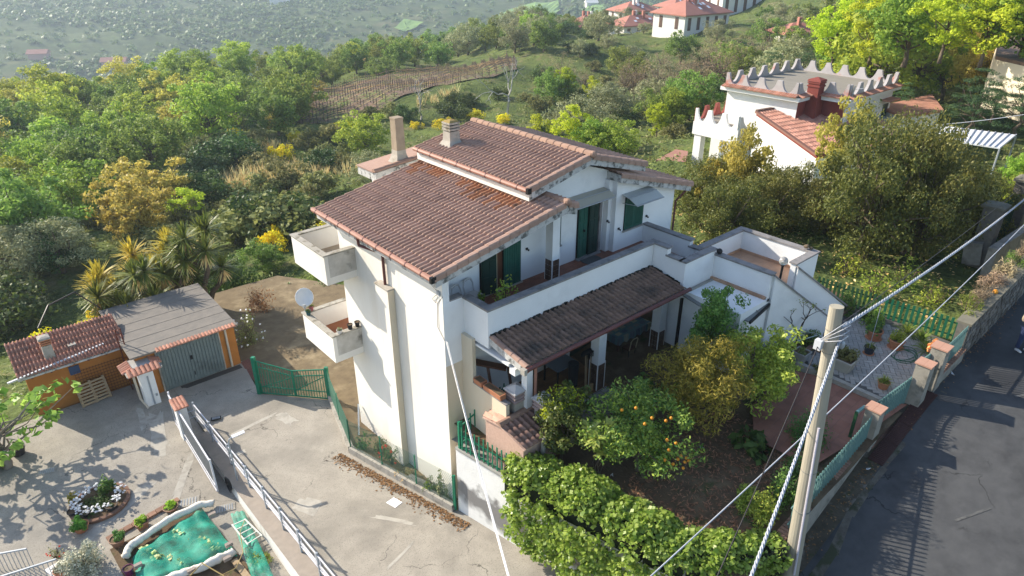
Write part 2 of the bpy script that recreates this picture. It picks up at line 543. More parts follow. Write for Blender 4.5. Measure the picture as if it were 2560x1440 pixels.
M_SCRUB = scrubmat('rough_grassland', [((0.12, 0.15, 0.045), 1, 0, 1), ((0.075, 0.10, 0.035), 0.35, 0.45, 0.6), ((0.19, 0.165, 0.08), 0.22, 0.55, 0.68), ((0.13, 0.20, 0.045), 0.5, 0.58, 0.7), ((0.055, 0.072, 0.03), 1.4, 0.58, 0.68)], 1.0)
M_FAR = scrubmat('distant_maquis', [((0.10, 0.125, 0.05), 1, 0, 1), ((0.065, 0.09, 0.035), 0.012, 0.45, 0.58), ((0.14, 0.135, 0.07), 0.008, 0.54, 0.64), ((0.12, 0.17, 0.055), 0.02, 0.56, 0.68), ((0.06, 0.08, 0.035), 0.09, 0.5, 0.62)], 1.0)
ter = polar_sheet('terrain', 10, 420, 150, -56, 56, 170, M_SCRUB)
hill = polar_sheet('far_hills', 414, 1250, 80, -56, 56, 130, M_FAR, zadd=-0.5)

def add_cracks(m, scale, width, depth=0.35):
    N, L = m.node_tree.nodes, m.node_tree.links
    b = N['Principled BSDF']
    src = b.inputs['Base Color'].links[0].from_socket
    geo = N.new('ShaderNodeNewGeometry')
    nz = N.new('ShaderNodeTexNoise'); nz.inputs['Scale'].default_value = 1.7; nz.inputs['Detail'].default_value = 5
    L.new(geo.outputs['Position'], nz.inputs['Vector'])
    ad = N.new('ShaderNodeVectorMath'); ad.operation = 'MULTIPLY_ADD'
    ad.inputs[1].default_value = (0.9, 0.9, 0.9)
    L.new(nz.outputs['Color'], ad.inputs[0]); L.new(geo.outputs['Position'], ad.inputs[2])
    vo = N.new('ShaderNodeTexVoronoi'); vo.feature = 'DISTANCE_TO_EDGE'; vo.inputs['Scale'].default_value = scale
    L.new(ad.outputs[0], vo.inputs['Vector'])
    mr = N.new('ShaderNodeMapRange'); mr.inputs['From Min'].default_value = width * 0.3; mr.inputs['From Max'].default_value = width
    mr.inputs['To Min'].default_value = depth; mr.inputs['To Max'].default_value = 1
    L.new(vo.outputs['Distance'], mr.inputs['Value'])
    n2 = N.new('ShaderNodeTexNoise'); n2.inputs['Scale'].default_value = 0.6
    L.new(geo.outputs['Position'], n2.inputs['Vector'])
    g2 = N.new('ShaderNodeMapRange'); g2.inputs['From Min'].default_value = 0.36; g2.inputs['From Max'].default_value = 0.50
    L.new(n2.outputs['Fac'], g2.inputs['Value'])
    mx = N.new('ShaderNodeMath'); mx.operation = 'MAXIMUM'
    L.new(mr.outputs['Result'], mx.inputs[0]); L.new(g2.outputs['Result'], mx.inputs[1])
    hv = N.new('ShaderNodeHueSaturation'); L.new(mx.outputs[0], hv.inputs['Value']); L.new(src, hv.inputs['Color'])
    L.new(hv.outputs['Color'], b.inputs['Base Color'])
add_cracks(CONC, 0.26, 0.004, 0.4)
add_cracks(ASPH, 0.33, 0.008, 0.45)

# ------------------------------------------------------------------ yard, driveway, road, garden
def road_z(x):
    if x < 4.2: return 2.3 - 0.17 * (4.2 - x)
    return 2.3 + 0.28 * (x - 4.2) if x < 11 else 4.204 + 0.16 * (x - 11)
def drive_z(y):
    return max(-0.75, -0.06 * y)
def garden_z(x):
    return 3.3 + 0.105 * max(0, x - 2) if x < 10.6 else 4.2

WALLP = [(-0.10, -0.45), (0.28, -3.0), (0.86, -5.1), (1.15, -7.0), (1.7, -8.6), (2.6, -9.5), (3.75, -9.75)]
FENCEP = [(-0.22, -0.36), (-1.24, 5.0), (-0.12, 8.9)]

g = MB(); g.add([(-18, -9, -0.75), (-5.02, -9, -0.75), (-5.02, 14.9, -0.75), (-6.1, 14.9, -0.75), (-6.1, 16.3, -0.75), (-18, 16.3, -0.75)], [(0, 1, 2, 3, 4, 5)])
yard = structure(g, 'yard_concrete', CONC)
g = MB()
poly = [(-5.02, -16), (4.0, -16)] + WALLP[::-1] + FENCEP + [(-1.73, 11.0), (-5.02, 11.0)]
g.add([(x, y, drive_z(y)) for x, y in poly], [tuple(range(len(poly)))])
g.add([(-5.02, 11.0, -0.66), (-1.73, 11.0, -0.66), (-2.2, 11.63, -0.70), (-1.75, 14.9, -0.745), (-5.02, 14.9, -0.745)], [(0, 1, 2, 3, 4)])
drive = structure(g, 'driveway', CONC)
# pale repair strips and a white manhole slab in the driveway
def patch(name, pts, m, zf, h=0.004):
    g = MB(); g.add([(x, y, zf(x, y) + h) for x, y in pts], [tuple(range(len(pts)))])
    return structure(g, name, m)
PALE = mat('pale_cement_patch', (0.43, 0.40, 0.345), (0.35, 0.325, 0.28), 4, 0.95, 0.004, 40, c3=(0.27, 0.25, 0.215), s3=2.2, lo3=0.5, hi3=0.68)
DZ = lambda x, y: drive_z(y)
def jag(cx, cy, rx, ry, rot, seed, n=26):
    r_ = random.Random(seed)
    o = []
    for k in range(n):
        a = 2 * pi * k / n; q = r_.uniform(0.72, 1.12)
        ca, sa = cos(a), sin(a)
        x, y = rx * q * math.copysign(abs(ca) ** 0.45, ca), ry * q * math.copysign(abs(sa) ** 0.45, sa)
        o.append((cx + x * cos(rot) - y * sin(rot), cy + x * sin(rot) + y * cos(rot)))
    return o
for i, (px, py, rx, ry, rot) in enumerate([(630, 1060, 1.1, 0.10, 0.1), (715, 1045, 0.28, 0.6, 0.2), (770, 1265, 0.35, 0.55, 0.5), (600, 1130, 0.25, 0.14, 0), (985, 1300, 0.9, 0.09, -1.0), (1000, 1390, 0.7, 0.06, 0.3), (560, 1030, 0.5, 0.2, .3)]):
    p = spot(px, py, 0); p = spot(px, py, drive_z(p[1])); patch('cement_patch', jag(p[0], p[1], rx, ry, rot, i), PALE, DZ)
for i, (px, py, rx, ry, rot) in enumerate([(355, 1045, 0.16, 0.9, -0.15), (460, 1190, 0.17, 1.5, -0.55), (395, 1080, 0.35, 1.6, -0.2), (300, 1275, 1.6, 0.25, 0.55)]):
    p = spot(px, py, -0.75); patch('cement_patch', jag(p[0], p[1], rx, ry, rot, i + 30), PALE, lambda x, y: -0.75)
# beds and dirt
g = MB()
bp = [(-0.18, -0.30), (-1.12, 5.0), (-0.02, 8.8), (0.15, 8.8), (0.15, -0.1)]
g.add([(x, y, drive_z(y) + 0.10) for x, y in bp], [tuple(range(len(bp)))])
structure(g, 'side_bed_soil', DIRT)
g = MB(); g.add([(-2.15, 11.7, -0.78), (-0.05, 8.9, -0.56), (-0.4, 7.5, -0.46), (0.02, 6.0, -0.4), (6, 6.0, -0.5), (9, 15, -0.9), (4, 24, -1.3), (-1.7, 24, -1.2), (-1.7, 14, -0.8)], [tuple(range(9))])
structure(g, 'back_yard_dirt', DIRT)
# garden plateau
g = MB()
xs = [0.2 + 0.52 * i for i in range(21)]
gp = []
for x in xs:
    for y in (-9.75, -8, -6.5, -5, -3.5, -2.3, 0.05):
        gp.append((x, y, garden_z(x) + 0.04 * sin(x * 2.1 + y * 1.7)))
keep = []
for i in range(20):
    for j in range(6):
        cx, cy = (xs[i] + xs[i + 1]) / 2, (gp[j][1] + gp[j + 1][1]) / 2
        wx = np.interp(-cy, [0.45, 3.0, 5.1, 7.0, 8.6, 9.5], [-0.1, 0.28, 0.86, 1.15, 1.7, 2.6])
        if cx > wx - 0.1:
            keep.append((i * 7 + j, (i + 1) * 7 + j, (i + 1) * 7 + j + 1, i * 7 + j + 1))
g.add(gp, keep)
structure(g, 'garden_soil', SOIL)
# red tiled car court, sloping gently up to the patio kerb
REDT = tilemat('red_court_tiles', (0.27, 0.115, 0.075), (0.31, 0.14, 0.095), 0.33, 0.33, (0.22, 0.12, 0.09), 0.006, 0.7, 0.5)
g = MB()
rp = [(6.3, -7.2), (6.4, -9.0), (8.75, -9.42), (11.0, -9.72), (10.55, -8.9), (10.6, -7.3), (10.1, -6.2), (7.6, -6.3)]
g.add([(x, y, 3.86 + 0.085 * (x - 6.3) + 0.03) for x, y in rp], [tuple(range(len(rp)))])
structure(g, 'red_tile_court', REDT)
# road with its crumbling edge
g = MB()
for a, b in zip([-24, -10, -3, 4.2, 7, 11, 16, 24, 34], [-10, -3, 4.2, 7, 11, 16, 24, 34, 60]):
    ya = -10.75 if a < 4 else (-10.2 if a < 11 else -10.05); yb = -10.75 if b < 4 else (-10.2 if b < 11 else -10.05)
    ka = 0.0 if a < 24 else -0.4 * (a - 24) * 0
    g.quad((a, -19, road_z(a)), (b, -19, road_z(b)), (b, yb, road_z(b)), (a, ya, road_z(a)))
structure(g, 'road', ASPH)
g = MB()
for a, b in zip([-24, 4.2, 7, 8.4, 11, 16, 24], [4.2, 7, 8.4, 11, 16, 24, 60]):
    ya, yb = (-10.85 if a < 4.2 else -10.3), (-10.85 if b < 4.2 else -10.3)
    g.quad((a, ya, road_z(a) - 0.004), (b, yb, road_z(b) - 0.004), (b, -9.5, road_z(b) - 0.012), (a, -9.5, road_z(a) - 0.012))
VERGE = mat('dirty_gutter_strip', (0.06, 0.05, 0.035), (0.12, 0.10, 0.07), 3, 1.0, 0.012, 18, c3=(0.22, 0.20, 0.17), s3=1.6, lo3=0.54, hi3=0.64, c4=(0.045, 0.06, 0.02), s4=2.5, lo4=0.58, hi4=0.68)
structure(g, 'road_verge', VERGE)
g = MB()
for a, b in zip([4.0, 5.2, 6.5, 7.4, 8.5, 9.6], [5.2, 6.5, 7.4, 8.5, 9.6, 12.4]):
    for _ in (0,):
        q = 0.06 * sin(a * 5)
        g.quad((a, -10.62 - q if a < 6 else -10.36 - q, road_z(a) + 0.004), (b, -10.62 if b < 6 else -10.36, road_z(b) + 0.004), (b, -10.38 if b < 6 else -10.18, road_z(b) + 0.004), (a, -10.38 if a < 6 else -10.18, road_z(a) + 0.004))
structure(g, 'kerb_strip', mat('dirty_kerb', (0.16, 0.145, 0.12), (0.08, 0.07, 0.055), 3.5, 1.0, 0.01, 20, c3=(0.05, 0.055, 0.03), s3=1.5, lo3=0.5, hi3=0.6))
FADED = mat('faded_road_paint', (0.11, 0.11, 0.105), (0.05, 0.052, 0.055), 9, 0.9)
p0 = [(8.6, -14.05), (11.1, -12.75)]
for k, (x0, y0, x1, y1) in enumerate([(8.0, -12.4, 8.9, -12.9), (13.5, -11.9, 14.5, -12.6)]):
    g = MB(); dx, dy = x1 - x0, y1 - y0; l_ = hypot(dx, dy); nx, ny = -dy / l_ * 0.045, dx / l_ * 0.045
    g.quad((x0 - nx, y0 - ny, road_z(x0) + 0.004), (x1 - nx, y1 - ny, road_z(x1) + 0.004), (x1 + nx, y1 + ny, road_z(x1) + 0.004), (x0 + nx, y0 + ny, road_z(x0) + 0.004))
    structure(g, 'road_marking', FADED)

# ------------------------------------------------------------------ the villa
HS = thing('villa', (6.0, 3.5, 0.0), 'large white villa with stepped brown tiled roofs, balconies and long veranda', 'house')

def tile_mesh(w, l, h=0.078, t=0.036):
    px = [(0, 0.0), (0.34, 0.0), (0.44, 0.45), (0.57, 0.92), (0.70, 1.0), (0.84, 0.72), (1.0, 0.0)]
    v = []
    for y, lift in ((0.0, 0.0), (l * 1.06, t)):
        for a, b in px:
            v.append((a * w, y, b * h + lift))
    for a, b in px:
        v.append((a * w, l * 1.06, b * h * 0.9 + t - 0.03))
    n = 7
    f = [(i, i + n, i + n + 1, i + 1) for i in range(n - 1)] + [(i + n, i + 2 * n, i + 2 * n + 1, i + n + 1) for i in range(n - 1)]
    return v, f

def tiled(roof, o, acr, dwn, w, l, nc, nr, m, nsingle=0, seed=1, key=None, skip=None, m2=None, pick2=None):
    "rows of roof tiles: o ridge-side corner, acr / dwn unit vectors along the eave and down the slope; the nsingle nearest the camera are parts"
    X = Vector(acr).normalized(); Y = Vector(dwn).normalized(); Z = X.cross(Y).normalized()
    tv, tf = tile_mesh(w, l)
    me = None
    rnd = random.Random(seed)
    cells = []
    for r in range(nr):
        for c in range(nc):
            p = Vector(o) + X * (c * w) + Y * (r * l)
            if skip and skip(p + X * w / 2 + Y * l / 2):
                continue
            cells.append(((p - Vector(CAM)).length, p))
    cells.sort(key=lambda q: q[0])
    rest = MB(); rest2 = MB()
    for i, (_, p) in enumerate(cells):
        j = Vector((rnd.uniform(-1, 1), rnd.uniform(-1, 1), 0))
        M = Matrix((X, Y, Z)).transposed().to_4x4()
        M.translation = p + X * j.x * 0.004 + Y * j.y * 0.008 + Z * 0.012
        M = M @ Matrix.Rotation(rnd.uniform(-0.012, 0.012), 4, 'Z')
        if i < nsingle:
            if me is None:
                me = bpy.data.meshes.new('roof_tile')
                me.from_pydata(tv, [], tf)
                me.polygons.foreach_set('use_smooth', [True] * len(me.polygons))
                me.materials.append(m)
            t = bpy.data.objects.new('roof_tile', me)
            COL.objects.link(t)
            t.parent = roof
            t.matrix_basis = M
        elif pick2 and pick2(p, rnd):
            rest2.add([M @ Vector(q) for q in tv], tf)
        else:
            rest.add([M @ Vector(q) for q in tv], tf)
    if rest2.v:
        rest2.build('rust_stained_tiles', m2, roof, smooth=True, kind='stuff')
    if rest.v:
        rest.build('roof_tiles', m, roof, smooth=True, kind='stuff')

def half_tile(a, b, r, n=5, th=0.02):
    "half-round ridge tile from a to b"
    g = MB(); a = Vector(a); b = Vector(b); d = (b - a).normalized()
    x = d.cross(Vector((0, 0, 1))).normalized(); u = x.cross(d)
    v = []
    for p, rr in ((a, r), (b, r * 1.14)):
        for k in range(n + 1):
            an = pi * k / n
            v.append(p + x * cos(an) * rr + u * sin(an) * rr * 0.9)
    m_ = n + 1
    f = [(k, k + 1, k + 1 + m_, k + m_) for k in range(n)]
    v.append(a - u * 0.02); v.append(b - u * 0.02)
    f += [tuple(range(n, -1, -1)), tuple(range(m_, 2 * m_))]
    g.add(v, f)
    return g

def ridge_row(parent, a, b, n, r, m, name='ridge_tile'):
    a = Vector(a); b = Vector(b)
    for i in range(n):
        p, q = a.lerp(b, i / n), a.lerp(b, (i + 1.08) / n)
        half_tile(p, q, r).build(name, m, parent, smooth=False)

def verge_row(parent, a, b, n, m, y_out=-1, w=0.17):
    "L-shaped verge tiles down the gable edge from a (top) to b (eave)"
    a = Vector(a); b = Vector(b)
    for i in range(n):
        p, q = a.lerp(b, i / n), a.lerp(b, (i + 1.05) / n)
        lift = Vector((0, 0, 0.022))
        g = MB()
        prof = [(-0.03, -0.13), (-0.03, 0.02), (0.0, 0.065), (w * 0.55, 0.08), (w, 0.045), (w, 0.015), (0.0, 0.015), (0.0, -0.13)]
        v = []
        for e, lf in ((p, Vector((0, 0, 0))), (q, lift)):
            for yy, zz in prof:
                v.append(e + lf + Vector((0, -y_out * yy, zz)))
        k = len(prof)
        f = [(j, (j + 1) % k, (j + 1) % k + k, j + k) for j in range(k)] + [tuple(range(k - 1, -1, -1)), tuple(range(k, 2 * k))]
        g.add(v, f)
        g.build('verge_tile', m, parent)

def gutter(parent, a, b, m, r=0.075, nb=9, capm=None):
    a = Vector(a); b = Vector(b)
    o = MB().tube([a, b], r, 8).build('gutter', m, parent)
    for i in range(nb):
        p = a.lerp(b, (i + 0.4) / nb); d = (b - a).normalized()
        MB().tube([p - d * 0.02, p + d * 0.02], r * 1.12, 8).build('gutter_bracket', GUT_D, o)
    if capm:
        d = (b - a).normalized()
        MB().beam(b - d * 0.02, b + d * 0.09, 0.17, 0.19).build('gutter_end', capm, o)
    return o

# main walls, each storey as it steps
g = MB()
g.prism([(0.0, -1.2), (8.4, -1.2), (8.4, 10.0), (6.77, 10.55), (4.3, 10.05), (4.3, 9.45), (0.0, 8.70)], 'y', 1.13, 6.38)
g.build('wall', WHITE, HS)
g = MB(); g.prism([(8.4, -1.2), (11.95, -1.2), (11.95, 8.62), (8.4, 9.68)], 'y', 0.68, 6.9)
g.build('wall', WHITE, HS)
g = MB(); g.box(0.002, 11.5, 0.0, 1.13, -1.2, 6.62)
o = g.build('basement_wall', BEIGE, HS)
g = MB(); g.box(0.002, 0.24, 0.0, 1.13, 6.622, 8.66); g.box(0.24, 0.75, 0.0, 0.2, 6.622, 7.86); g.build('veranda_side_wall', WHITE, HS)
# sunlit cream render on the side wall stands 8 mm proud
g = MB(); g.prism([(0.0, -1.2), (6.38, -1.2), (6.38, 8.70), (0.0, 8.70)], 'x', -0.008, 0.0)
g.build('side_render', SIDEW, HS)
# pilaster carrying the rainwater pipe
g = MB(); g.box(-0.26, -0.01, 2.76, 3.55, -1.2, 7.28); pil = g.build('pilaster', SIDEW, HS)
MB().box(-0.28, -0.01, 2.74, 3.57, 7.28, 7.34).build('cap', CHIM, pil)
g = MB(); g.box(-0.262, -0.02, 2.752, 2.758, -1.2, 7.26); g.build('painted_shade_face', BEIGE, pil)  # beige skin on one face, its shade put into the colour
# narrow front pier, white above the string course
MB().box(0.0, 0.75, -0.008, 0.0, 5.62, 7.85).build('pier_render', WHITE, HS)
# beige flank wall beside the porch steps down to the planters
g = MB(); g.prism([(-0.0, 1.2), (-2.15, 1.2), (-2.15, 5.05), (-0.55, 5.05), (-0.55, 6.62), (0.0, 6.62)], 'x', 0.62, 0.75)
g.build('porch_flank_wall', BEIGE, HS)
MB().box(0.60, 0.79, -2.17, -0.56, 5.05, 5.09).build('flank_coping', GCAP, HS)

# veranda, landing, terrace slabs
FLOOR = tilemat('red_veranda_tiles', (0.235, 0.085, 0.05), (0.285, 0.11, 0.065), 0.24, 0.12, (0.17, 0.08, 0.06), 0.008, 0.55)
TERRF = tilemat('pink_terrace_tiles', (0.42, 0.25, 0.155), (0.47, 0.285, 0.18), 0.30, 0.30, (0.35, 0.23, 0.16), 0.006, 0.6, 0.0)
MB().box(0.76, 10.1, -1.14, 0.19, 6.64, 6.87).box(0.245, 10.1, 0.205, 1.125, 6.64, 6.87).build('veranda_floor', FLOOR, HS)
MB().box(8.62, 10.1, -2.45, -1.142, 6.60, 6.868).build('landing_floor', GCAP, HS)
tb = MB().box(8.6, 13.18, -4.85, -1.62, 3.4, 6.40).build('terrace_block', WHITE, HS)
MB().box(10.1, 13.1, -4.8, -1.8, 6.402, 6.50).build('terrace_floor', TERRF, HS)
MB().box(10.42, 13.0, -2.02, -1.98, 6.5, 6.6).build('skirting_tiles', TERRF, HS)
MB().box(12.96, 13.0, -4.7, -2.02, 6.5, 6.6).build('skirting_tiles', TERRF, HS)

def parapet(x0, x1, y0, y1, z0, z1, cap=GCAP, wm=WHITE, ov=0.045, capz=0.06):
    p = MB().box(x0, x1, y0, y1, z0, z1 - capz).build('parapet', wm, HS)
    MB().box(x0 - ov, x1 + ov, y0 - ov, y1 + ov, z1 - capz, z1).build('coping', cap, p)
    return p
# front veranda parapet; its coping in stone lengths
pf = MB().box(0.75, 8.4, -1.19, -1.0, 6.55, 7.82).build('parapet', WHITE, HS)
xs_ = [0.70, 2.05, 3.4, 4.7, 6.0, 7.25, 8.42]
for i in range(6):
    MB().box(xs_[i] + 0.006, xs_[i + 1] - 0.006, -1.235, -0.955, 7.82, 7.885 + 0.002 * (i % 2)).build('coping_stone', GCAP, pf)
pl = MB().box(0.75, 0.94, -1.0, 0.0, 6.55, 7.82).build('parapet', WHITE, HS)
MB().box(0.705, 0.985, -0.955, 0.0, 7.82, 7.883).build('coping_stone', GCAP, pl)
MB().box(0.245, 0.75, -0.03, 0.23, 7.86, 7.91).build('sill', GCAP, HS)
parapet(8.42, 8.62, -1.80, -1.0, 6.3, 7.885)
parapet(8.42, 8.62, -2.40, -1.80, 6.3, 7.60)
parapet(8.42, 10.2, -2.60, -2.40, 6.3, 7.60)
parapet(10.12, 10.32, -1.55, 0.68, 6.3, 7.62)
parapet(10.12, 10.32, -1.80, -1.55, 6.3, 7.38)
parapet(10.12, 13.2, -1.98, -1.78, 6.3, 7.39)
parapet(13.0, 13.2, -4.78, -1.98, 6.3, 7.40)
parapet(11.6, 13.2, -4.98, -4.78, 6.3, 7.41)
parapet(10.2, 10.4, -4.85, -2.60, 6.3, 7.395)
# stairs down from the terrace
sd = Vector((0.883, -0.470, 0)); sn = Vector((0.470, 0.883, 0))
A0 = Vector((10.36, -4.88, 0))
def stair_wall(a, L, zt0, zt1, zb=4.0, z_b0=None):
    b = a + sd * L; q = sn * 0.09
    z0b = zb
    v = [a - q + Vector((0, 0, z0b)), b - q + Vector((0, 0, zb)), b - q + Vector((0, 0, zt1)), a - q + Vector((0, 0, zt0)),
         a + q + Vector((0, 0, z0b)), b + q + Vector((0, 0, zb)), b + q + Vector((0, 0, zt1)), a + q + Vector((0, 0, zt0))]
    g = MB(); g.add(v, [(0, 1, 2, 3), (7, 6, 5, 4), (0, 4, 5, 1), (1, 5, 6, 2), (2, 6, 7, 3), (3, 7, 4, 0)])
    w_ = g.build('stair_wall', WHITE, HS)
    MB().beam(a + Vector((0, 0, zt0 + 0.03)) - sd * 0.05, b + Vector((0, 0, zt1 + 0.03)) + sd * 0.08, 0.28, 0.06).build('coping', GCAP, w_)
stair_wall(A0, 2.42, 7.30, 5.36)
stair_wall(Vector((11.66, -4.99, 0)), 2.3, 7.28, 5.45)
for i in range(11):
    z1 = 6.42 - i * 0.185
    a = A0 + sn * 0.1 + sd * (0.22 * i)
    v = []
    for z in (4.2, z1):
        for s_, t_ in ((0, 0), (0.225, 0), (0.225, 0.98), (0, 0.98)):
            v.append(a + sd * s_ + sn * t_ + Vector((0, 0, z)))
    MB().add(v, [(3, 2, 1, 0), (4, 5, 6, 7), (0, 1, 5, 4), (1, 2, 6, 5), (2, 3, 7, 6), (3, 0, 4, 7)]).build('stair_step', GCAP, HS)

# balconies on the side wall
def balcony(z0, y0, y1, fm, x0=-1.18, ht=1.06):
    b = MB().box(x0, -0.01, y0, y1, z0, z0 + 0.26).build('balcony', SIDEW, HS)
    zt = z0 + 0.26 + ht - 0.23
    MB().box(x0, x0 + 0.14, y0, y1, z0 + 0.261, zt).build('parapet', SIDEW, b)
    MB().box(x0 + 0.14, -0.01, y0, y0 + 0.14, z0 + 0.261, zt).build('parapet', STAIN, b)
    MB().box(x0 + 0.142, 1.2, y1 - 0.14, y1, z0 + 0.261, zt).build('parapet', SIDEW, b)
    MB().box(x0 + 0.14, 1.2, y0 + 0.14, y1 - 0.14, z0 + 0.262, z0 + 0.30).build('balcony_floor', fm, b)
    MB().box(0.0, 1.2, 6.4, y1, z0, z0 + 0.255).build('slab', SIDEW, b)
    for bx in ((x0 - 0.04, x0 + 0.18, y0 - 0.04, y1 + 0.04), (x0 + 0.18, -0.012, y0 - 0.04, y0 + 0.18), (x0 + 0.18, 1.2, y1 - 0.18, y1 + 0.04)):
        MB().box(*bx, zt, zt + 0.05).build('coping', LCAP, b)
    return zt + 0.05
ztop_u = balcony(6.86, 5.22, 7.75, mat('sandy_floor', (0.40, 0.32, 0.23), (0.34, 0.27, 0.19), 3, 0.9))
ztop_l = balcony(3.60, 5.40, 7.82, mat('brick_red_floor', (0.30, 0.12, 0.06), (0.26, 0.10, 0.05), 3, 0.8))

# lower roof
TILE_RUST = mat('rust_stained_tile', (0.40, 0.19, 0.10), (0.34, 0.15, 0.075), 7, 0.85, 0.002, 60, island=0.16, c3=(0.10, 0.065, 0.05), s3=1.6, lo3=0.55, hi3=0.68)
slo = atan2(0.19, 1.0)
def roof_slab(poly, y0, y1, m=FASC):
    return MB().prism(poly, 'y', y0, y1).build('roof', m, HS)
zr = lambda x: 8.98 + 0.19 * (x + 0.45)
r1 = roof_slab([(-0.43, 8.66), (-0.43, zr(-0.43) - 0.02), (4.76, zr(4.76) - 0.02), (5.25, 9.80), (5.25, 9.48), (4.76, 9.62)], -0.33, 7.0)
dv = Vector((-1, 0, -0.19)).normalized(); Lr = 5.21 * sqrt(1 + 0.19 ** 2)
tiled(r1, (4.76, -0.17, zr(4.76)), (0, 1, 0), dv, 0.1985, Lr / 13, 36, 13, TILE, 100, 3, skip=lambda p: p.x > 4.4 and p.y > 1.2, m2=TILE_RUST, pick2=lambda p, r: p.x > 3.72 + r.uniform(-0.45, 0.35) and p.y > 0.8 and not (3.7 < p.y < 4.9 and r.random() < 0.75) and r.random() < 0.85)
tiled(r1, (4.80, 0.8, zr(4.76) - 0.0), (0, -1, 0), Vector((1, 0, -0.37)).normalized(), 0.2, 0.25, 5, 2, TILE, 0, 4)
ridge_row(r1, (4.76, 1.1, zr(4.76) + 0.05), (4.76, -0.36, zr(4.76) + 0.05), 4, 0.12, RIDGE)
MB().ball((4.76, -0.40, zr(4.76) + 0.07), 0.12, 8, 6).build('ridge_end', RIDGE, r1)
verge_row(r1, (4.70, -0.36, zr(4.70) + 0.01), (-0.48, -0.36, zr(-0.48) + 0.01), 13, TILE)
verge_row(r1, (4.82, -0.36, zr(4.76)), (5.28, -0.36, 9.82), 2, TILE)
gutter(r1, (-0.53, 7.05, 8.99), (-0.53, -0.30, 8.95), GUTTER, 0.085, 9, BLACK)
for a, b in (((-0.53, 3.92, 8.90), (-0.50, 3.92, 8.62)), ((-0.50, 3.92, 8.62), (-0.09, 3.17, 8.46)), ((-0.09, 3.17, 8.46), (-0.09, 3.17, 7.30))):
    MB().tube([a, b], 0.05, 8).build('downpipe', GUT_D, HS)

# upper roof, gable to the front
zu = lambda x: 10.40 + 0.2 * (x - 3.95) if x <= 6.77 else 10.964 - 0.285 * (x - 6.77)
r2 = roof_slab([(3.98, 10.02), (3.98, zu(3.98) - 0.02), (6.77, zu(6.77) - 0.02), (9.78, zu(9.78) - 0.02), (9.78, zu(9.78) - 0.30), (6.77, zu(6.77) - 0.32)], 0.55, 7.02)
dl = Vector((-1, 0, -0.2)).normalized(); dr = Vector((1, 0, -0.285)).normalized()
tiled(r2, (6.77, 0.72, zu(6.77)), (0, 1, 0), dl, 0.198, 2.84 * sqrt(1.04) / 7, 32, 7, TILE, 0, 5)
tiled(r2, (6.77, 7.05, zu(6.77)), (0, -1, 0), dr, 0.198, 3.03 * sqrt(1.08) / 8, 32, 8, TILE, 0, 6)
ridge_row(r2, (6.77, 7.1, zu(6.77) + 0.05), (6.77, 0.5, zu(6.77) + 0.05), 18, 0.13, RIDGE)
MB().ball((6.77, 0.46, zu(6.77) + 0.07), 0.13, 8, 6).build('ridge_end', RIDGE, r2)
verge_row(r2, (6.70, 0.52, zu(6.70) + 0.01), (3.92, 0.52, zu(3.92) + 0.01), 7, TILE)
verge_row(r2, (6.84, 0.52, zu(6.84) + 0.01), (9.83, 0.52, zu(9.83) + 0.01), 8, TILE)
gutter(r2, (3.88, 7.06, 10.38), (3.88, 0.56, 10.36), GUTTER, 0.085, 8, BLACK)
MB().box(3.96, 4.02, 0.6, 7.0, 9.98, 10.2).build('eave_board', SIDEW, r2)

# right-hand roof
zq = lambda x: 10.02 - 0.29 * (x - 8.25)
r3 = roof_slab([(8.3, zq(8.3) - 0.30), (8.3, zq(8.3) - 0.02), (12.7, zq(12.7) - 0.02), (12.7, zq(12.7) - 0.32)], 0.42, 7.0)
tiled(r3, (8.25, 7.02, zq(8.25)), (0, -1, 0), Vector((1, 0, -0.29)).normalized(), 0.2, 4.5 * sqrt(1.084) / 11, 33, 11, TILE, 0, 7)
verge_row(r3, (8.25, 0.40, zq(8.25) + 0.01), (12.78, 0.40, zq(12.78) + 0.01), 11, TILE)
gutter(r3, (12.8, 0.45, zq(12.7) - 0.05), (12.8, 7.0, zq(12.7) - 0.05), GUT_D, 0.07, 6)
MB().tube([(12.75, 0.55, 8.6), (12.4, 0.6, 8.3), (12.02, 0.62, 8.1), (12.02, 0.62, 3.5)], 0.045, 6).build('downpipe', GUT_D, HS)

# porch roof
zp0, zp1 = 6.93, 6.63
def zp(y): return zp1 + (zp0 - zp1) * (y + 2.77) / 1.58
r4 = MB().prism([(-1.19, zp0 - 0.26), (-1.19, zp0 - 0.02), (-2.72, zp(-2.72) - 0.02), (-2.72, zp(-2.72) - 0.25)], 'x', 0.80, 8.38).build('roof', FASC, HS)
dp = Vector((0, -1.58, zp1 - zp0)).normalized()
tiled(r4, (8.37, -1.19, zp0), (-1, 0, 0), dp, 0.2, 1.60 / 5, 37, 5, TILE_OLD, 185, 8)
for i in range(5):
    a, b = Vector((0.87, -1.19, zp0 + 0.0)).lerp(Vector((0.87, -2.77, zp1)), i / 5), Vector((0.87, -1.19, zp0)).lerp(Vector((0.87, -2.77, zp1)), (i + 1.08) / 5)
    half_tile(a, b, 0.09).build('verge_tile', TILE, r4)
gutter(r4, (8.50, -2.86, 6.61), (0.72, -2.86, 6.60), GUT_D, 0.075, 6, CONC2)
MB().tube([(0.82, -2.82, 6.5), (1.62, -2.36, 6.2), (1.62, -2.36, 3.4)], 0.05, 8).build('downpipe', GUTTER, HS)
MB().box(0.8, 8.38, -2.35, -2.1, 6.12, 6.36).build('porch_beam', WHITE, HS)
MB().box(0.76, 8.4, -2.1, -0.02, 6.36, 6.44).build('porch_ceiling', WHITE, HS)
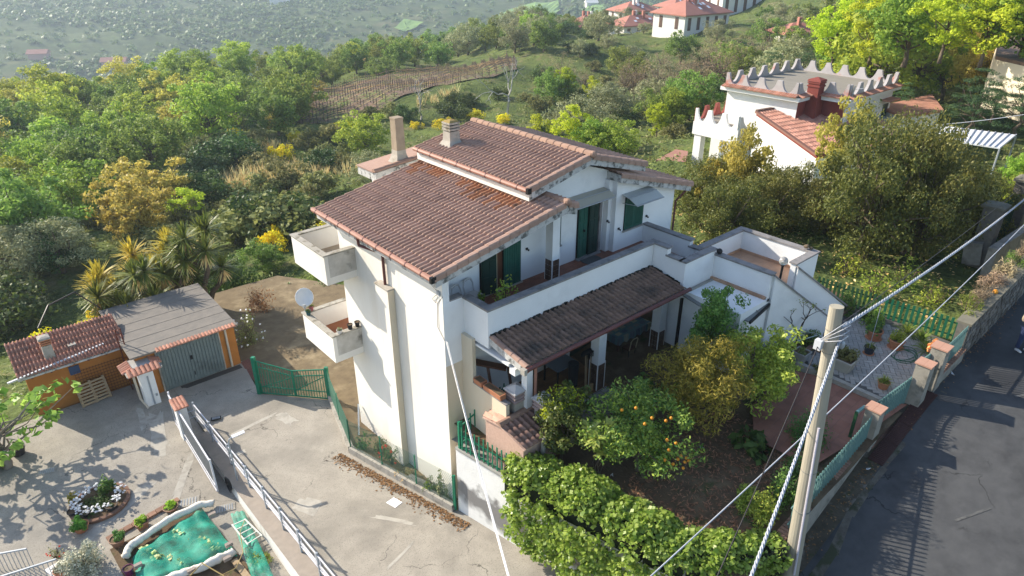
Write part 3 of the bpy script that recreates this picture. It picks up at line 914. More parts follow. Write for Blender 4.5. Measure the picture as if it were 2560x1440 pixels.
# black lichen line where the porch roof meets the parapet
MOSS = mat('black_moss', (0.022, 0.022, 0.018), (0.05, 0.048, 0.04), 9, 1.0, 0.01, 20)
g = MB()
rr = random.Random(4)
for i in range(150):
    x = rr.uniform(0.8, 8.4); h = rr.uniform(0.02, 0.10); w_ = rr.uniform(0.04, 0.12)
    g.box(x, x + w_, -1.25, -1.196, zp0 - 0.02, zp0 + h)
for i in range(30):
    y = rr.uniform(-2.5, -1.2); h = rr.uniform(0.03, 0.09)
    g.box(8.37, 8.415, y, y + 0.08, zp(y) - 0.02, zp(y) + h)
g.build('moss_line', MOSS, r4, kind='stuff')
# porch floor, columns
WOODF = tilemat('wood_look_floor', (0.23, 0.12, 0.05), (0.18, 0.09, 0.038), 0.9, 0.15, (0.06, 0.03, 0.015), 0.004, 0.45)
PAVG = tilemat('grey_edge_pavers', (0.30, 0.285, 0.27), (0.25, 0.235, 0.225), 0.42, 0.2, (0.13, 0.12, 0.11), 0.012, 0.85, 0.5)
PAVR = tilemat('mixed_red_grey_pavers', (0.26, 0.17, 0.14), (0.22, 0.20, 0.19), 0.2, 0.1, (0.12, 0.10, 0.09), 0.008, 0.85, 0.5)
MB().box(0.75, 8.6, -2.15, -0.0, 3.3, 3.67).build('porch_floor', WOODF, HS)
MB().box(0.8, 8.6, -2.62, -2.152, 3.3, 3.655).build('floor_edging', PAVG, HS)
structure(MB().box(1.9, 8.6, -3.25, -2.622, 3.2, 3.60), 'porch_pavement', PAVR)
BTILE = mat('brown_glazed_tile', (0.075, 0.04, 0.028), (0.12, 0.07, 0.045), 7, 0.4, island=0.3, spec=0.5)
def column(x0, y0, w_, z0, z1, zb):
    c = MB().box(x0, x0 + w_, y0, y0 + w_, z0, z1).build('column', WHITE, HS)
    n = 3
    for fx in range(4):
        for i in range(n):
            for k in range(int((zb - z0) / 0.2)):
                s0, s1 = i * w_ / n + 0.006, (i + 1) * w_ / n - 0.006
                q0, q1 = z0 + k * 0.2 + 0.006, z0 + (k + 1) * 0.2 - 0.006
                if fx == 0: b = (x0 + s0, x0 + s1, y0 - 0.014, y0 + 0.001)
                elif fx == 1: b = (x0 - 0.014, x0 + 0.001, y0 + s0, y0 + s1)
                elif fx == 2: b = (x0 + s0, x0 + s1, y0 + w_ - 0.001, y0 + w_ + 0.014)
                else: continue
                MB().box(*b, q0, q1).build('base_tile', BTILE, c)
    for cx, cy in ((x0, y0), (x0 + w_, y0), (x0, y0 + w_)):
        MB().box(cx - 0.016, cx + 0.016, cy - 0.016, cy + 0.016, z0, zb).build('corner_bead', WHITE, c)
column(1.32, -2.3, 0.24, 3.67, 6.36, 3.7)
column(4.72, -2.12, 0.36, 3.67, 6.36, 4.75)
column(8.04, -2.08, 0.36, 3.67, 6.36, 4.75)
column(4.86, 0.36, 0.34, 6.87, 9.62, 7.85)

# openings of the upper floor
def leaf(parent, x0, x1, y, z0, z1, m, ang=0.0, hinge='l', slats=0, cat='door_leaf', panels=3):
    "a door or shutter leaf hinged at one side with raised slats or panels as sub-parts"
    w_ = x1 - x0
    hx = x0 if hinge == 'l' else x1
    rot = Matrix.Translation((hx, y, z0)) @ Matrix.Rotation(ang, 4, 'Z') @ Matrix.Translation((0 if hinge == 'l' else -w_, 0, 0))
    def put(b, name, mm, par):
        g = MB(); g.box(*b); g.v = [tuple(rot @ Vector(p)) for p in g.v]
        return g.build(name, mm, par)
    o = put((0, w_, -0.022, 0.022, 0, z1 - z0), cat, m, parent)
    H_ = z1 - z0
    if slats:
        for i in range(slats):
            a = 0.06 + (w_ - 0.12) * i / slats; b = a + (w_ - 0.12) / slats - 0.018
            put((a, b, -0.034, 0.034, 0.08, H_ - 0.08), 'slat', m, o)
    else:
        for i in range(panels):
            for j in range(2):
                a = 0.05 + j * (w_ - 0.06) / 2; b = a + (w_ - 0.06) / 2 - 0.04
                c = 0.1 + i * (H_ - 0.15) / panels; d = c + (H_ - 0.15) / panels - 0.07
                put((a, b, -0.036, 0.036, c, d), 'panel', m, o)
    return o
dr0 = MB().box(6.82, 7.98, 1.119, 1.129, 6.87, 9.12).build('front_door', DARK, HS)
MB().box(7.90, 8.02, 1.0, 1.118, 6.87, 9.2).build('door_jamb', GCAP, dr0)
MB().box(6.78, 8.02, 1.0, 1.118, 9.121, 9.24).build('door_jamb', GCAP, dr0)
MB().box(6.78, 8.02, 0.93, 1.118, 6.871, 6.93).build('threshold', GCAP, dr0)
leaf(dr0, 6.86, 7.36, 1.06, 6.94, 9.1, GREEN_SH, 0.12, 'l', 0)
leaf(dr0, 7.38, 7.88, 1.07, 6.94, 9.1, GREEN_DK, 0.05, 'r', 0)
MB().ball((7.1, 0.99, 8.0), 0.05, 8, 5).build('knob', BLACK, dr0)
fw = MB().box(2.28, 4.06, 1.118, 1.1285, 6.88, 9.0).build('french_window', DARK, HS)
leaf(fw, 2.32, 2.86, 1.07, 6.92, 8.9, GREEN_DK, -0.25, 'l', 0)
leaf(fw, 3.25, 4.04, 1.08, 6.92, 8.9, GREEN_SH, 0.06, 'r', 8, cat='shutter')
MB().box(2.92, 3.02, 1.10, 1.117, 6.9, 8.9).build('frame', mat('beige_frame', (0.42, 0.36, 0.24), rough=0.6), fw)
MB().box(3.02, 3.25, 1.112, 1.1175, 6.9, 8.9).build('inner_door', mat('brown_wood_door', (0.13, 0.05, 0.025), (0.10, 0.04, 0.02), 6, 0.5), fw)
MB().box(2.25, 4.1, 1.0, 1.118, 6.871, 6.91).build('threshold', CONC2, fw)
nw = MB().box(5.72, 6.0, 1.112, 1.128, 7.72, 8.95).build('narrow_window', GREEN_DK, HS)
MB().box(5.68, 6.04, 1.07, 1.111, 7.66, 7.715).build('sill', CONC2, nw)
sw = MB().box(8.9, 10.0, 0.668, 0.679, 7.62, 8.95).build('shuttered_window', DARK, HS)
leaf(sw, 8.92, 9.445, 0.64, 7.66, 8.9, GREEN_SH, 0.0, 'l', 8, cat='shutter')
leaf(sw, 9.455, 9.98, 0.64, 7.66, 8.9, GREEN_SH, 0.0, 'l', 8, cat='shutter')
MB().box(8.85, 10.05, 0.60, 0.667, 7.565, 7.615).build('sill', CONC2, sw)
MB().box(8.4 - 0.18, 8.4, 0.9, 1.125, 6.872, 9.7).build('corner_wall', WHITE, HS)
# awnings
AWN = bpy.data.materials.new('cloudy_polycarbonate'); AWN.use_nodes = True
_b = AWN.node_tree.nodes['Principled BSDF']; _b.inputs['Base Color'].default_value = (0.40, 0.37, 0.30, 1); _b.inputs['Roughness'].default_value = 0.6; _b.inputs['Specular IOR Level'].default_value = 0.2
AWNC = bpy.data.materials.new('clear_polycarbonate'); AWNC.use_nodes = True
_b = AWNC.node_tree.nodes['Principled BSDF']; _b.inputs['Base Color'].default_value = (0.46, 0.47, 0.44, 1); _b.inputs['Roughness'].default_value = 0.5; _b.inputs['Specular IOR Level'].default_value = 0.2; _b.inputs['Alpha'].default_value = 0.8
def awning(x0, x1, yw, zw, proj, drop, m):
    pts = [(yw - 0.012, zw), (yw - proj * 0.5, zw - drop * 0.25), (yw - proj, zw - drop)]
    g = MB()
    for i in range(2):
        (ya, za), (yb, zb) = pts[i], pts[i + 1]
        g.prism([(ya, za), (yb, zb), (yb, zb - 0.02), (ya, za - 0.02)], 'x', x0, x1)
    a = g.build('awning', m, HS)
    MB().beam((x0, pts[2][0], pts[2][1]), (x1, pts[2][0], pts[2][1]), 0.035, 0.035).build('front_rail', GREY_MT, a)
    MB().beam((x0, pts[1][0], pts[1][1] + 0.02), (x1, pts[1][0], pts[1][1] + 0.02), 0.025, 0.02).build('seam', GREY_MT, a)
    for x in (x0 + 0.05, x1 - 0.05):
        MB().beam((x, yw - 0.02, zw - 0.35), (x, pts[2][0], pts[2][1]), 0.02, 0.02).build('bracket', GREY_MT, a)
awning(5.75, 8.15, 1.12, 9.42, 0.62, 0.22, AWN)
awning(8.68, 10.25, 0.668, 9.12, 0.75, 0.26, AWNC)
# wall lights on the veranda
for x, z, y in ((1.62, 8.35, 1.12), (2.15, 8.35, 1.12), (4.35, 8.0, 1.12), (8.62, 7.75, 0.67), (10.25, 7.85, 0.67), (8.2, 8.1, 0.893)):
    l_ = MB().box(x - 0.035, x + 0.035, y - 0.05, y, z, z + 0.07).build('wall_light', BLACK, HS)
    MB().ball((x + 0.05, y - 0.06, z - 0.02), 0.035, 7, 5).build('bulb', BLACK, l_)
# opening of the kitchen under the veranda and the door at the porch end
MB().box(3.3, 3.9, -0.012, 0.0, 3.68, 4.6).build('stove_niche', DARK, HS)
MB().box(5.55, 6.75, -0.012, -0.002, 3.68, 5.9).build('porch_door', GREEN_DK, HS)
MB().box(0.76, 3.3, -0.006, -0.001, 3.68, 6.36).build('porch_back_render', WHITE, HS)
MB().box(3.9, 5.55, -0.006, -0.001, 3.68, 6.36).build('porch_back_render', WHITE, HS)
MB().box(6.75, 8.6, -0.006, -0.001, 3.68, 6.36).build('porch_back_render', WHITE, HS)
# grey sheet canopy beside the porch
CANO = mat('grey_canopy_sheet', (0.27, 0.275, 0.26), (0.22, 0.225, 0.215), 1.5, 0.7, c3=(0.17, 0.172, 0.16), s3=0.9, lo3=0.52, hi3=0.68)
ca = MB()
cq = [(8.48, -3.3, 6.16), (8.45, -2.62, 6.30), (10.18, -2.62, 6.34), (10.45, -4.86, 6.24), (8.9, -5.02, 6.10)]
n_ = len(cq); ca.add([p for p in cq] + [(p[0], p[1], p[2] - 0.04) for p in cq], [tuple(range(n_))[::-1], tuple(range(n_, 2 * n_))] + [(i, (i + 1) % n_, (i + 1) % n_ + n_, i + n_) for i in range(n_)])
can = ca.build('canopy', CANO, HS)
MB().beam((8.88, -5.06, 6.07), (10.47, -4.91, 6.2), 0.07, 0.09).build('canopy_gutter', BLACK, can)
MB().beam((9.55, -2.62, 6.345), (9.6, -4.95, 6.19), 0.05, 0.02).build('seam', CONC2, can)
MB().box(8.7, 10.15, -2.75, -2.62, 6.36, 6.44).build('flashing', CONC2, can)
MB().box(10.3, 10.36, -4.84, -4.78, 3.9, 6.2).build('canopy_post', BLACK, can)
dg = MB().box(8.5, 10.2, -2.58, -2.5, 3.7, 6.1).build('dark_doorway', DARK, HS)
sc = MB().beam((8.75, -2.7, 5.75), (9.9, -2.7, 5.75), 0.05, 0.06)
for k in range(2):
    c0 = 9.0 + k * 0.42
    sc.tube([(c0 + 0.17 * cos(a * pi / 8), -2.7, 5.95 + 0.14 * sin(a * pi / 8)) for a in range(17)], 0.025, 5)
sc.build('scroll_screen', PVC, HS)

# annex roof behind with the tall flue, the louvred chimney on the upper roof
ax = MB().prism([(2.75, 9.02), (2.75, 9.36), (5.6, 9.62), (5.6, 9.28)], 'y', 8.2, 9.6).build('annex_roof', FASC, HS)
MB().box(3.3, 5.6, 8.4, 9.5, 4.0, 9.05).build('annex_wall', WHITE, HS)
for i in range(6):
    a = Vector((2.68, 8.22, 9.42)).lerp(Vector((5.6, 8.22, 9.68)), i / 6); b = Vector((2.68, 8.22, 9.42)).lerp(Vector((5.6, 8.22, 9.68)), (i + 1.06) / 6)
    half_tile(b, a, 0.12).build('ridge_tile', RIDGE, ax)
MB().box(2.7, 5.6, 8.3, 9.6, 9.36, 9.38).add([(2.7, 8.3, 9.40), (5.6, 8.3, 9.66), (5.6, 9.6, 9.66), (2.7, 9.6, 9.40)], [(0, 1, 2, 3)]).build('annex_tiles', TILE, ax)
tc = MB().lathe([(0.34, 0), (0.30, 0.06), (0.215, 0.32), (0.205, 0.5)], sq=True, c=(4.1, 8.55, 9.50)).build('tall_flue', CHIM, HS)
MB().lathe([(0.20, 0), (0.185, 1.22), (0.20, 1.225), (0.20, 1.29), (0.12, 1.295)], sq=True, c=(4.1, 8.55, 10.0)).build('shaft', mat('brown_flue_cement', (0.34, 0.27, 0.19), (0.27, 0.21, 0.15), 3, 0.95), tc)
lc = MB().lathe([(0.40, 0), (0.36, 0.06), (0.235, 0.28), (0.215, 0.62)], sq=True, c=(4.86, 5.96, 10.50)).build('louvred_chimney', CHIM, HS)
MB().lathe([(0.17, 0), (0.17, 0.38)], sq=True, c=(4.86, 5.96, 11.1)).build('core', DARK, lc)
for k in range(3):
    MB().lathe([(0.245, 0), (0.245, 0.07), (0.225, 0.075)], sq=True, c=(4.86, 5.96, 11.16 + k * 0.115)).build('louvre', CHIM, lc)
MB().lathe([(0.24, 0), (0.15, 0.06), (0.02, 0.10)], sq=True, c=(4.86, 5.96, 11.46)).build('mossy_cap', mat('yellow_lichen', (0.34, 0.22, 0.07), (0.25, 0.2, 0.08), 12, 1.0), lc)

# ------------------------------------------------------------------ garage, shed and the lower yard
GA = thing('garage', (-4.0, 17, -0.75), 'orange garage with flat grey felt roof and grey green door', 'garage')
w_ = MB()
w_.box(-6.15, -5.36, 14.75, 14.95, -0.76, 1.42); w_.box(-2.56, -1.85, 14.75, 14.95, -0.76, 1.42); w_.box(-5.36, -2.56, 14.75, 14.95, 1.36, 1.42)
w_.box(-2.05, -1.85, 14.952, 19.6, -0.9, 1.42); w_.box(-6.15, -5.95, 14.952, 19.6, -0.9, 1.42); w_.box(-5.948, -2.052, 19.4, 19.6, -0.9, 1.42)
w_.build('wall', ORANGE, GA)
rf = MB().add([(-6.35, 14.55, 1.50), (-1.72, 14.45, 1.50), (-1.72, 19.75, 1.66), (-6.35, 19.8, 1.66), (-6.35, 14.55, 1.42), (-1.72, 14.45, 1.42), (-1.72, 19.75, 1.58), (-6.35, 19.8, 1.58)],
              [(0, 1, 2, 3), (7, 6, 5, 4), (0, 4, 5, 1), (1, 5, 6, 2), (2, 6, 7, 3), (3, 7, 4, 0)]).build('roof', FELT, GA)
for k in range(6):
    y = 15.3 + k * 0.8
    MB().beam((-6.33, y, 1.503 + (y - 14.5) * 0.0305), (-1.74, y - 0.05, 1.503 + (y - 14.5) * 0.0305), 0.10, 0.012).build('felt_seam', FELT, rf)
for k in range(23):
    x = -5.25 + k * 0.152
    half_tile((x, 14.62, 1.55), (x, 14.36, 1.49), 0.065, 4).build('eave_tile', TILE_RED, rf)
DOORG = mat('grey_green_door', (0.13, 0.165, 0.165), (0.16, 0.20, 0.195), 3, 0.55, spec=0.4, c3=(0.10, 0.12, 0.12), s3=1.2, lo3=0.55, hi3=0.7)
gd = MB().box(-5.30, -2.62, 14.70, 14.74, -0.74, 1.30).build('garage_door', DOORG, GA)
for k in range(19):
    x = -5.27 + k * 0.14
    MB().box(x, x + 0.105, 14.675, 14.702, -0.70, 1.27).build('panel_rib', DOORG, gd)
for b in ((-5.36, -5.30, 14.68, 14.75, -0.75, 1.36), (-2.62, -2.56, 14.68, 14.75, -0.75, 1.36), (-5.30, -2.62, 14.68, 14.75, 1.30, 1.36)):
    MB().box(*b).build('frame', CONC2, gd)
MB().box(-4.0, -3.9, 14.64, 14.676, 0.42, 0.62).build('lock', BLACK, gd)
MB().box(-3.97, -3.93, 14.65, 14.676, -0.42, -0.22).build('handle', BLACK, gd)
MB().tube([(-2.3, 14.60, 1.42), (-2.28, 14.68, 1.3), (-2.28, 14.68, -0.7)], 0.05, 7).build('downpipe', mat('cream_pipe', (0.55, 0.48, 0.38), rough=0.5), GA)
structure(MB().box(-4.7, -1.95, 14.3, 14.66, -0.752, -0.735), 'garage_threshold', mat('dark_concrete', (0.05, 0.045, 0.04), (0.08, 0.07, 0.06), 5, 0.8))  # darker concrete strip along the foot of the garage door

SHD = thing('shed', (-8.2, 17, -0.75), 'low orange shed with red tiled lean-to roof and brick topped chimney', 'shed')
MB().prism([(16.45, -0.9), (18.2, -0.9), (18.2, 1.86), (16.45, 1.36)], 'x', -10.0, -6.16).build('wall', ORANGE, SHD)
sr = MB().prism([(16.05, 1.36), (18.35, 1.98), (18.35, 1.90), (16.05, 1.28)], 'x', -10.25, -6.05).build('roof', FASC, SHD)
tiled(sr, (-6.05, 18.35, 2.0), (-1, 0, 0), Vector((0, -2.3, -0.62)).normalized(), 0.14, 2.38 / 6, 30, 6, TILE_RED, 180, 12)
MB().beam((-10.6, 15.98, 1.42), (-6.9, 16.55, 1.56), 0.10, 0.06).build('white_profile', mat('white_metal', (0.6, 0.6, 0.6), rough=0.4), SHD)
MB().box(-8.15, -7.85, 16.95, 17.2, 1.68, 1.75).build('cement_pad', CONC2, sr)
sc_ = MB().lathe([(0.20, 0), (0.18, 0.75)], sq=True, c=(-8.9, 16.85, 1.45)).build('chimney', CHIM, SHD)
for k in range(3):
    MB().lathe([(0.21, 0), (0.21, 0.06)], sq=True, c=(-8.9, 16.85, 2.24 + k * 0.1)).build('brick_course', TERRA, sc_)
MB().lathe([(0.12, 0), (0.12, 0.3)], sq=True, c=(-8.9, 16.85, 2.2)).build('core', DARK, sc_)
MB().lathe([(0.23, 0), (0.21, 0.07), (0.08, 0.11)], sq=True, c=(-8.9, 16.85, 2.5)).build('cap', CONC2, sc_)
MB().box(-8.45, -8.05, 16.41, 16.448, 0.62, 1.02).build('window', mat('blue_grey_glass', (0.05, 0.08, 0.16), rough=0.3), SHD)
for k in range(6):
    x = -9.8 + k * 0.7
    MB().box(x, x + 0.07, 16.1, 16.45, 1.2, 1.27).build('rafter_end', GUT_D, SHD)
# iron grille leaning on the shed wall
gr = MB()
for k in range(17):
    x = -8.3 + k * 0.12
    gr.beam((x, 16.33, -0.72), (x, 16.42, 0.75), 0.012, 0.012)
for k in range(11):
    z = -0.7 + k * 0.14
    gr.beam((-8.32, 16.33 + 0.09 * k / 10 - 0.008, z), (-6.36, 16.33 + 0.09 * k / 10 - 0.008, z), 0.012, 0.012)
tag(gr.build('iron_grille', RUST), 'rusty welded mesh grille leaning against the orange shed wall', 'grille')
# pallet
pa = thing('pallet', (-7.9, 16.0, -0.75), 'bare wooden pallet leaning on its side against the orange shed', 'pallet')
PM = Matrix.Translation((-8.45, 15.75, -0.74)) @ Matrix.Rotation(0.10, 4, 'Z') @ Matrix.Rotation(R(-22), 4, 'X')
def pbox(b, name):
    g = MB(); g.box(*b); g.v = [tuple(PM @ Vector(q)) for q in g.v]; g.build(name, WOOD, pa)
for k in range(7):
    pbox((0.0, 1.2, -0.02, 0.0, 0.04 + k * 0.145, 0.13 + k * 0.145), 'slat')
for k in range(3):
    pbox((k * 0.55, k * 0.55 + 0.1, 0.001, 0.08, 0.0, 1.05), 'stringer')
# red scaffold legs between shed and garage
sf = thing('scaffold_ladder', (-6.2, 15.9, -0.75), 'rust red steel scaffold ladder standing between shed and garage', 'ladder')
REDP = mat('red_oxide_steel', (0.14, 0.035, 0.022), (0.11, 0.03, 0.02), 5, 0.6)
for x in (-6.42, -6.22):
    MB().tube([(x, 15.85, -0.74), (x + 0.02, 15.95, 2.35)], 0.028, 6).build('rail', REDP, sf)
for k in range(7):
    MB().tube([(-6.42, 15.87 + k * 0.012, -0.3 + k * 0.4), (-6.2, 15.87 + k * 0.012, -0.3 + k * 0.4)], 0.018, 5).build('rung', REDP, sf)
# entrance pier with its little tiled roof
pr_ = thing('gate_pier', (-6.0, 14.2, -0.75), 'white gate pier with grey stripe under a small tiled roof', 'gate pier')
MB().box(-6.29, -5.72, 13.98, 14.5, -0.76, 1.05).build('pier', WHITE, pr_)
MB().box(-6.02, -5.95, 13.955, 13.979, -0.72, 0.75).build('grey_stripe', GREY_MT, pr_)
MB().box(-5.86, -5.78, 13.96, 13.979, -0.35, -0.22).build('lock_plate', GREY_MT, pr_)
pr_r = MB().box(-6.75, -5.35, 13.75, 15.0, 1.051, 1.12).build('roof', CONC2, pr_)
MB().box(-6.45, -5.65, 14.15, 15.0, 1.121, 1.20).build('slab', mat('pale_slab', (0.40, 0.39, 0.36), (0.33, 0.32, 0.30), 3, 0.9), pr_r)
for k in range(7):
    x = -6.62 + k * 0.185
    half_tile((x, 14.12, 1.22), (x, 13.68, 1.08), 0.08, 4).build('roof_tile', TILE_RED, pr_r)
for k in range(5):
    y = 14.25 + k * 0.17
    half_tile((-6.42, y, 1.20), (-6.84, y, 1.06), 0.075, 4).build('roof_tile', TILE_RED, pr_r)
    half_tile((-5.68, y, 1.20), (-5.27, y, 1.06), 0.075, 4).build('roof_tile', TILE_RED, pr_r)
MB().tube([(-6.5, 13.9, 1.0), (-6.45, 14.1, -0.3), (-6.3, 13.8, -0.7)], 0.05, 7).build('downpipe', mat('cream_pipe', (0.5, 0.4, 0.3)), pr_)
# second, smaller pier with tile cap
p2 = thing('gate_post', (-5.62, 10.8, -0.7), 'small white gate post with a cap of four clay tiles', 'gate post')
MB().box(-5.84, -5.44, 10.6, 11.0, -0.76, 0.80).build('pier', WHITE, p2)
MB().prism([(10.5, 0.83), (10.5, 0.80), (11.1, 0.80), (11.1, 0.95)], 'x', -5.90, -5.36).build('cap', CONC2, p2)
for k in range(4):
    x = -5.84 + k * 0.135
    half_tile((x, 11.12, 1.0), (x, 10.42, 0.86), 0.07, 4).build('roof_tile', TILE_RED, p2)
for z in (0.15, 0.45):
    MB().tube([(-5.44, 10.65, z), (-5.15, 10.62, z + 0.02)], 0.02, 5).build('hinge_bar', GREY_MT, p2)
# sliding sheet gate standing open along the wall
sg = thing('sliding_gate', (-5.75, 9.4, -0.75), 'grey ribbed sheet sliding gate standing open beside the ramp wall', 'gate')
ga, gb = Vector((-5.72, 11.9, -0.70)), Vector((-5.86, 6.75, -0.70))
MB().beam(ga + Vector((0, 0, 0.74)), gb + Vector((0, 0, 0.74)), 0.02, 1.42).build('sheet', mat('grey_sheet', (0.17, 0.185, 0.20), (0.21, 0.225, 0.24), 4, 0.5, spec=0.5), sg)
WHM = mat('white_grey_metal', (0.66, 0.66, 0.69), (0.56, 0.56, 0.59), 5, 0.4, spec=0.5)
for z, h in ((1.48, 0.05), (0.30, 0.035), (0.03, 0.05)):
    MB().beam(ga + Vector((-0.02, 0, z)), gb + Vector((-0.02, 0, z)), 0.05, h).build('rail', WHM, sg)
for t in (0.0, 1.0):
    p = ga.lerp(gb, t); MB().beam(p + Vector((0, 0, 0)), p + Vector((0, 0, 1.62 if t == 0 else 1.52)), 0.06, 0.06, (1, 0, 0)).build('post', WHM, sg)
for k in range(40):
    p = ga.lerp(gb, (k + 0.5) / 40)
    MB().beam(p + Vector((-0.016, 0, 0.06)), p + Vector((-0.016, 0, 1.45)), 0.012, 0.045, (0, 1, 0)).build('rib', MATS['grey_sheet'], sg)
# ramp wall with its railing
rw = thing('ramp_wall', (-5.1, 2, -0.75), 'white rendered retaining wall between ramp and vegetable yard', 'wall')
v = []
ys = [10.3, 8, 6, 4, 2, 0, -2, -5, -8]
RW_FACE = mat('white_wall_streaked', (0.74, 0.73, 0.70), (0.64, 0.62, 0.58), 1.5, 0.9, 0.003, 40, c3=(0.42, 0.38, 0.32), s3=1.2, lo3=0.56, hi3=0.74, stretch=(1, 1, 0.4))
g = MB()
for a, b in zip(ys[:-1], ys[1:]):
    za, zb = drive_z(a) + 0.10, drive_z(b) + 0.10
    g.add([(-5.46, a, -0.9), (-5.46, b, -0.9), (-5.46, b, zb), (-5.46, a, za), (-4.92, a, -0.9), (-4.92, b, -0.9), (-4.92, b, zb), (-4.92, a, za)], [(0, 1, 2, 3), (7, 6, 5, 4)] + ([(0, 3, 7, 4)] if a == ys[0] else []))
g.build('wall', RW_FACE, rw)
g = MB()
for a, b in zip(ys[:-1], ys[1:]):
    g.quad((-5.47, a, drive_z(a) + 0.104), (-5.47, b, drive_z(b) + 0.104), (-4.91, b, drive_z(b) + 0.104), (-4.91, a, drive_z(a) + 0.104))
g.build('wall_top', mat('wall_top_cement', (0.33, 0.28, 0.23), (0.27, 0.23, 0.19), 4, 0.95, 0.003, 50), rw)
rl = thing('ramp_railing', (-5.05, 3, 0), 'white and grey metal railing along the top of the ramp wall', 'railing')
py_ = [11.3, 9.4, 7.4, 5.65, 4.15, 2.75, 1.4, 0.1, -1.2, -2.6]
zz = lambda y: drive_z(y) + 0.11
rx_ = lambda y: lerp(-4.96, -5.04, (y + 3) / 14.5)
for i, y in enumerate(py_):
    MB().box(rx_(y) - 0.03, rx_(y) + 0.03, y - 0.03, y + 0.03, zz(y), zz(y) + 0.98).build('post', GREY_MT, rl)
for a, b in zip(py_[:-1], py_[1:]):
    for h, t in ((0.88, 0.04), (0.30, 0.03)):
        MB().beam((rx_(a), a - 0.05, zz(a) + h), (rx_(b), b + 0.05, zz(b) + h), 0.035, t).build('rail', WHM, rl)
    MB().beam((rx_(a), a - 0.06, zz(a) + 0.47), (rx_(b), b + 0.06, zz(b) + 0.47), 0.02, 0.14).build('middle_band', WHM, rl)
    for f in (0.12, 0.88):
        y = lerp(a, b, f); MB().beam((rx_(y), y, zz(y) + 0.3), (rx_(y), y, zz(y) + 0.88), 0.02, 0.02, (1, 0, 0)).build('baluster', WHM, rl)
# lamp on the railing
lp = thing('solar_lamp', (-5.2, 6.4, -0.4), 'thin grey street lamp with flat white head beside the ramp railing', 'lamp')
MB().tube([(-5.2, 6.35, -0.7), (-5.2, 6.35, 1.45), (-5.16, 6.34, 1.62), (-5.05, 6.3, 1.68)], 0.028, 6).build('pole', GREY_MT, lp)
MB().beam((-5.06, 6.3, 1.69), (-4.62, 6.24, 1.74), 0.16, 0.03).build('head', WHM, lp)
# black hose hung by the lamp
hs = MB()
for k in range(4):
    r_ = 0.18 + k * 0.03
    hs.tube([(-5.50 - 0.02 * k, 6.3 + r_ * cos(a * pi / 9), -0.25 + 1.2 * r_ * sin(a * pi / 9)) for a in range(19)], 0.015, 5)
tag(hs.build('hose_coil', BLACK), 'black hose coil hanging on the ramp wall under the lamp', 'hose')

# green double gate to the back yard
gg = thing('green_gate', (-1.1, 10.3, -0.7), 'green double gate with wire infill closing off the back yard', 'gate')
a, b = Vector((-2.2, 11.63, -0.72)), Vector((-0.12, 8.9, -0.55))
for p, h, w2 in ((a, 1.98, 0.16), (b, 1.75, 0.13)):
    MB().beam(p, p + Vector((0, 0, h)), w2, w2, (0.8, 0.6, 0)).build('gate_post', GREEN_FN, gg)
mid = a.lerp(b, 0.52)
d_ = (b - a).normalized()
def gate_leaf(p, q, ht0, ht1):
    lf = MB().beam(p + Vector((0, 0, 0.1)), q + Vector((0, 0, 0.1)), 0.035, 0.06).build('gate_leaf', GREEN_FN, gg)
    for h0, h1, t in ((ht0, ht1, 0.05), (ht0 - 0.28, ht1 - 0.28, 0.04), (0.45, 0.45, 0.04)):
        MB().beam(p + Vector((0, 0, h0)), q + Vector((0, 0, h1)), 0.035, t).build('rail', GREEN_FN, lf)
    MB().beam(p + Vector((0, 0, 0.4)), q + Vector((0, 0, ht1 - 0.35)), 0.02, 0.04).build('brace', GREEN_FN, lf)
    for k in range(13):
        t = k / 12; x = p.lerp(q, t); h = lerp(ht0, ht1, t)
        MB().beam(x + Vector((0, 0, 0.08)), x + Vector((0, 0, h + 0.02)), 0.06 if k in (0, 12) else 0.022, 0.06 if k in (0, 12) else 0.022, (0.8, 0.6, 0)).build('bar', GREEN_FN, lf)
    g = MB()
    for k in range(60):
        t = k / 60; x = p.lerp(q, t)
        g.tube([x + Vector((0, 0, 0.1)), x + Vector((0, 0, lerp(ht0, ht1, t) - 0.28))], 0.003, 3, False)
    for k in range(18):
        h = 0.12 + k * 0.065
        g.tube([p + Vector((0, 0, h)), q + Vector((0, 0, h))], 0.003, 3, False)
    g.build('wire_infill', GREEN_FN, lf, kind='stuff')
gate_leaf(a + d_ * 0.12, mid - d_ * 0.02, 1.78, 1.42)
gate_leaf(mid + d_ * 0.02, b - d_ * 0.1, 1.42, 1.62)
# red tiled strip beside the garage
structure(MB().add([(-1.84, 14.8, -0.735), (-1.95, 13.6, -0.733), (-2.0, 12.2, -0.70), (-1.55, 12.0, -0.70), (-1.4, 14.9, -0.735)], [(0, 1, 2, 3, 4)]), 'red_tile_strip', tilemat('dark_red_tiles', (0.17, 0.055, 0.03), (0.20, 0.07, 0.04), 0.2, 0.1, (0.09, 0.04, 0.03)))

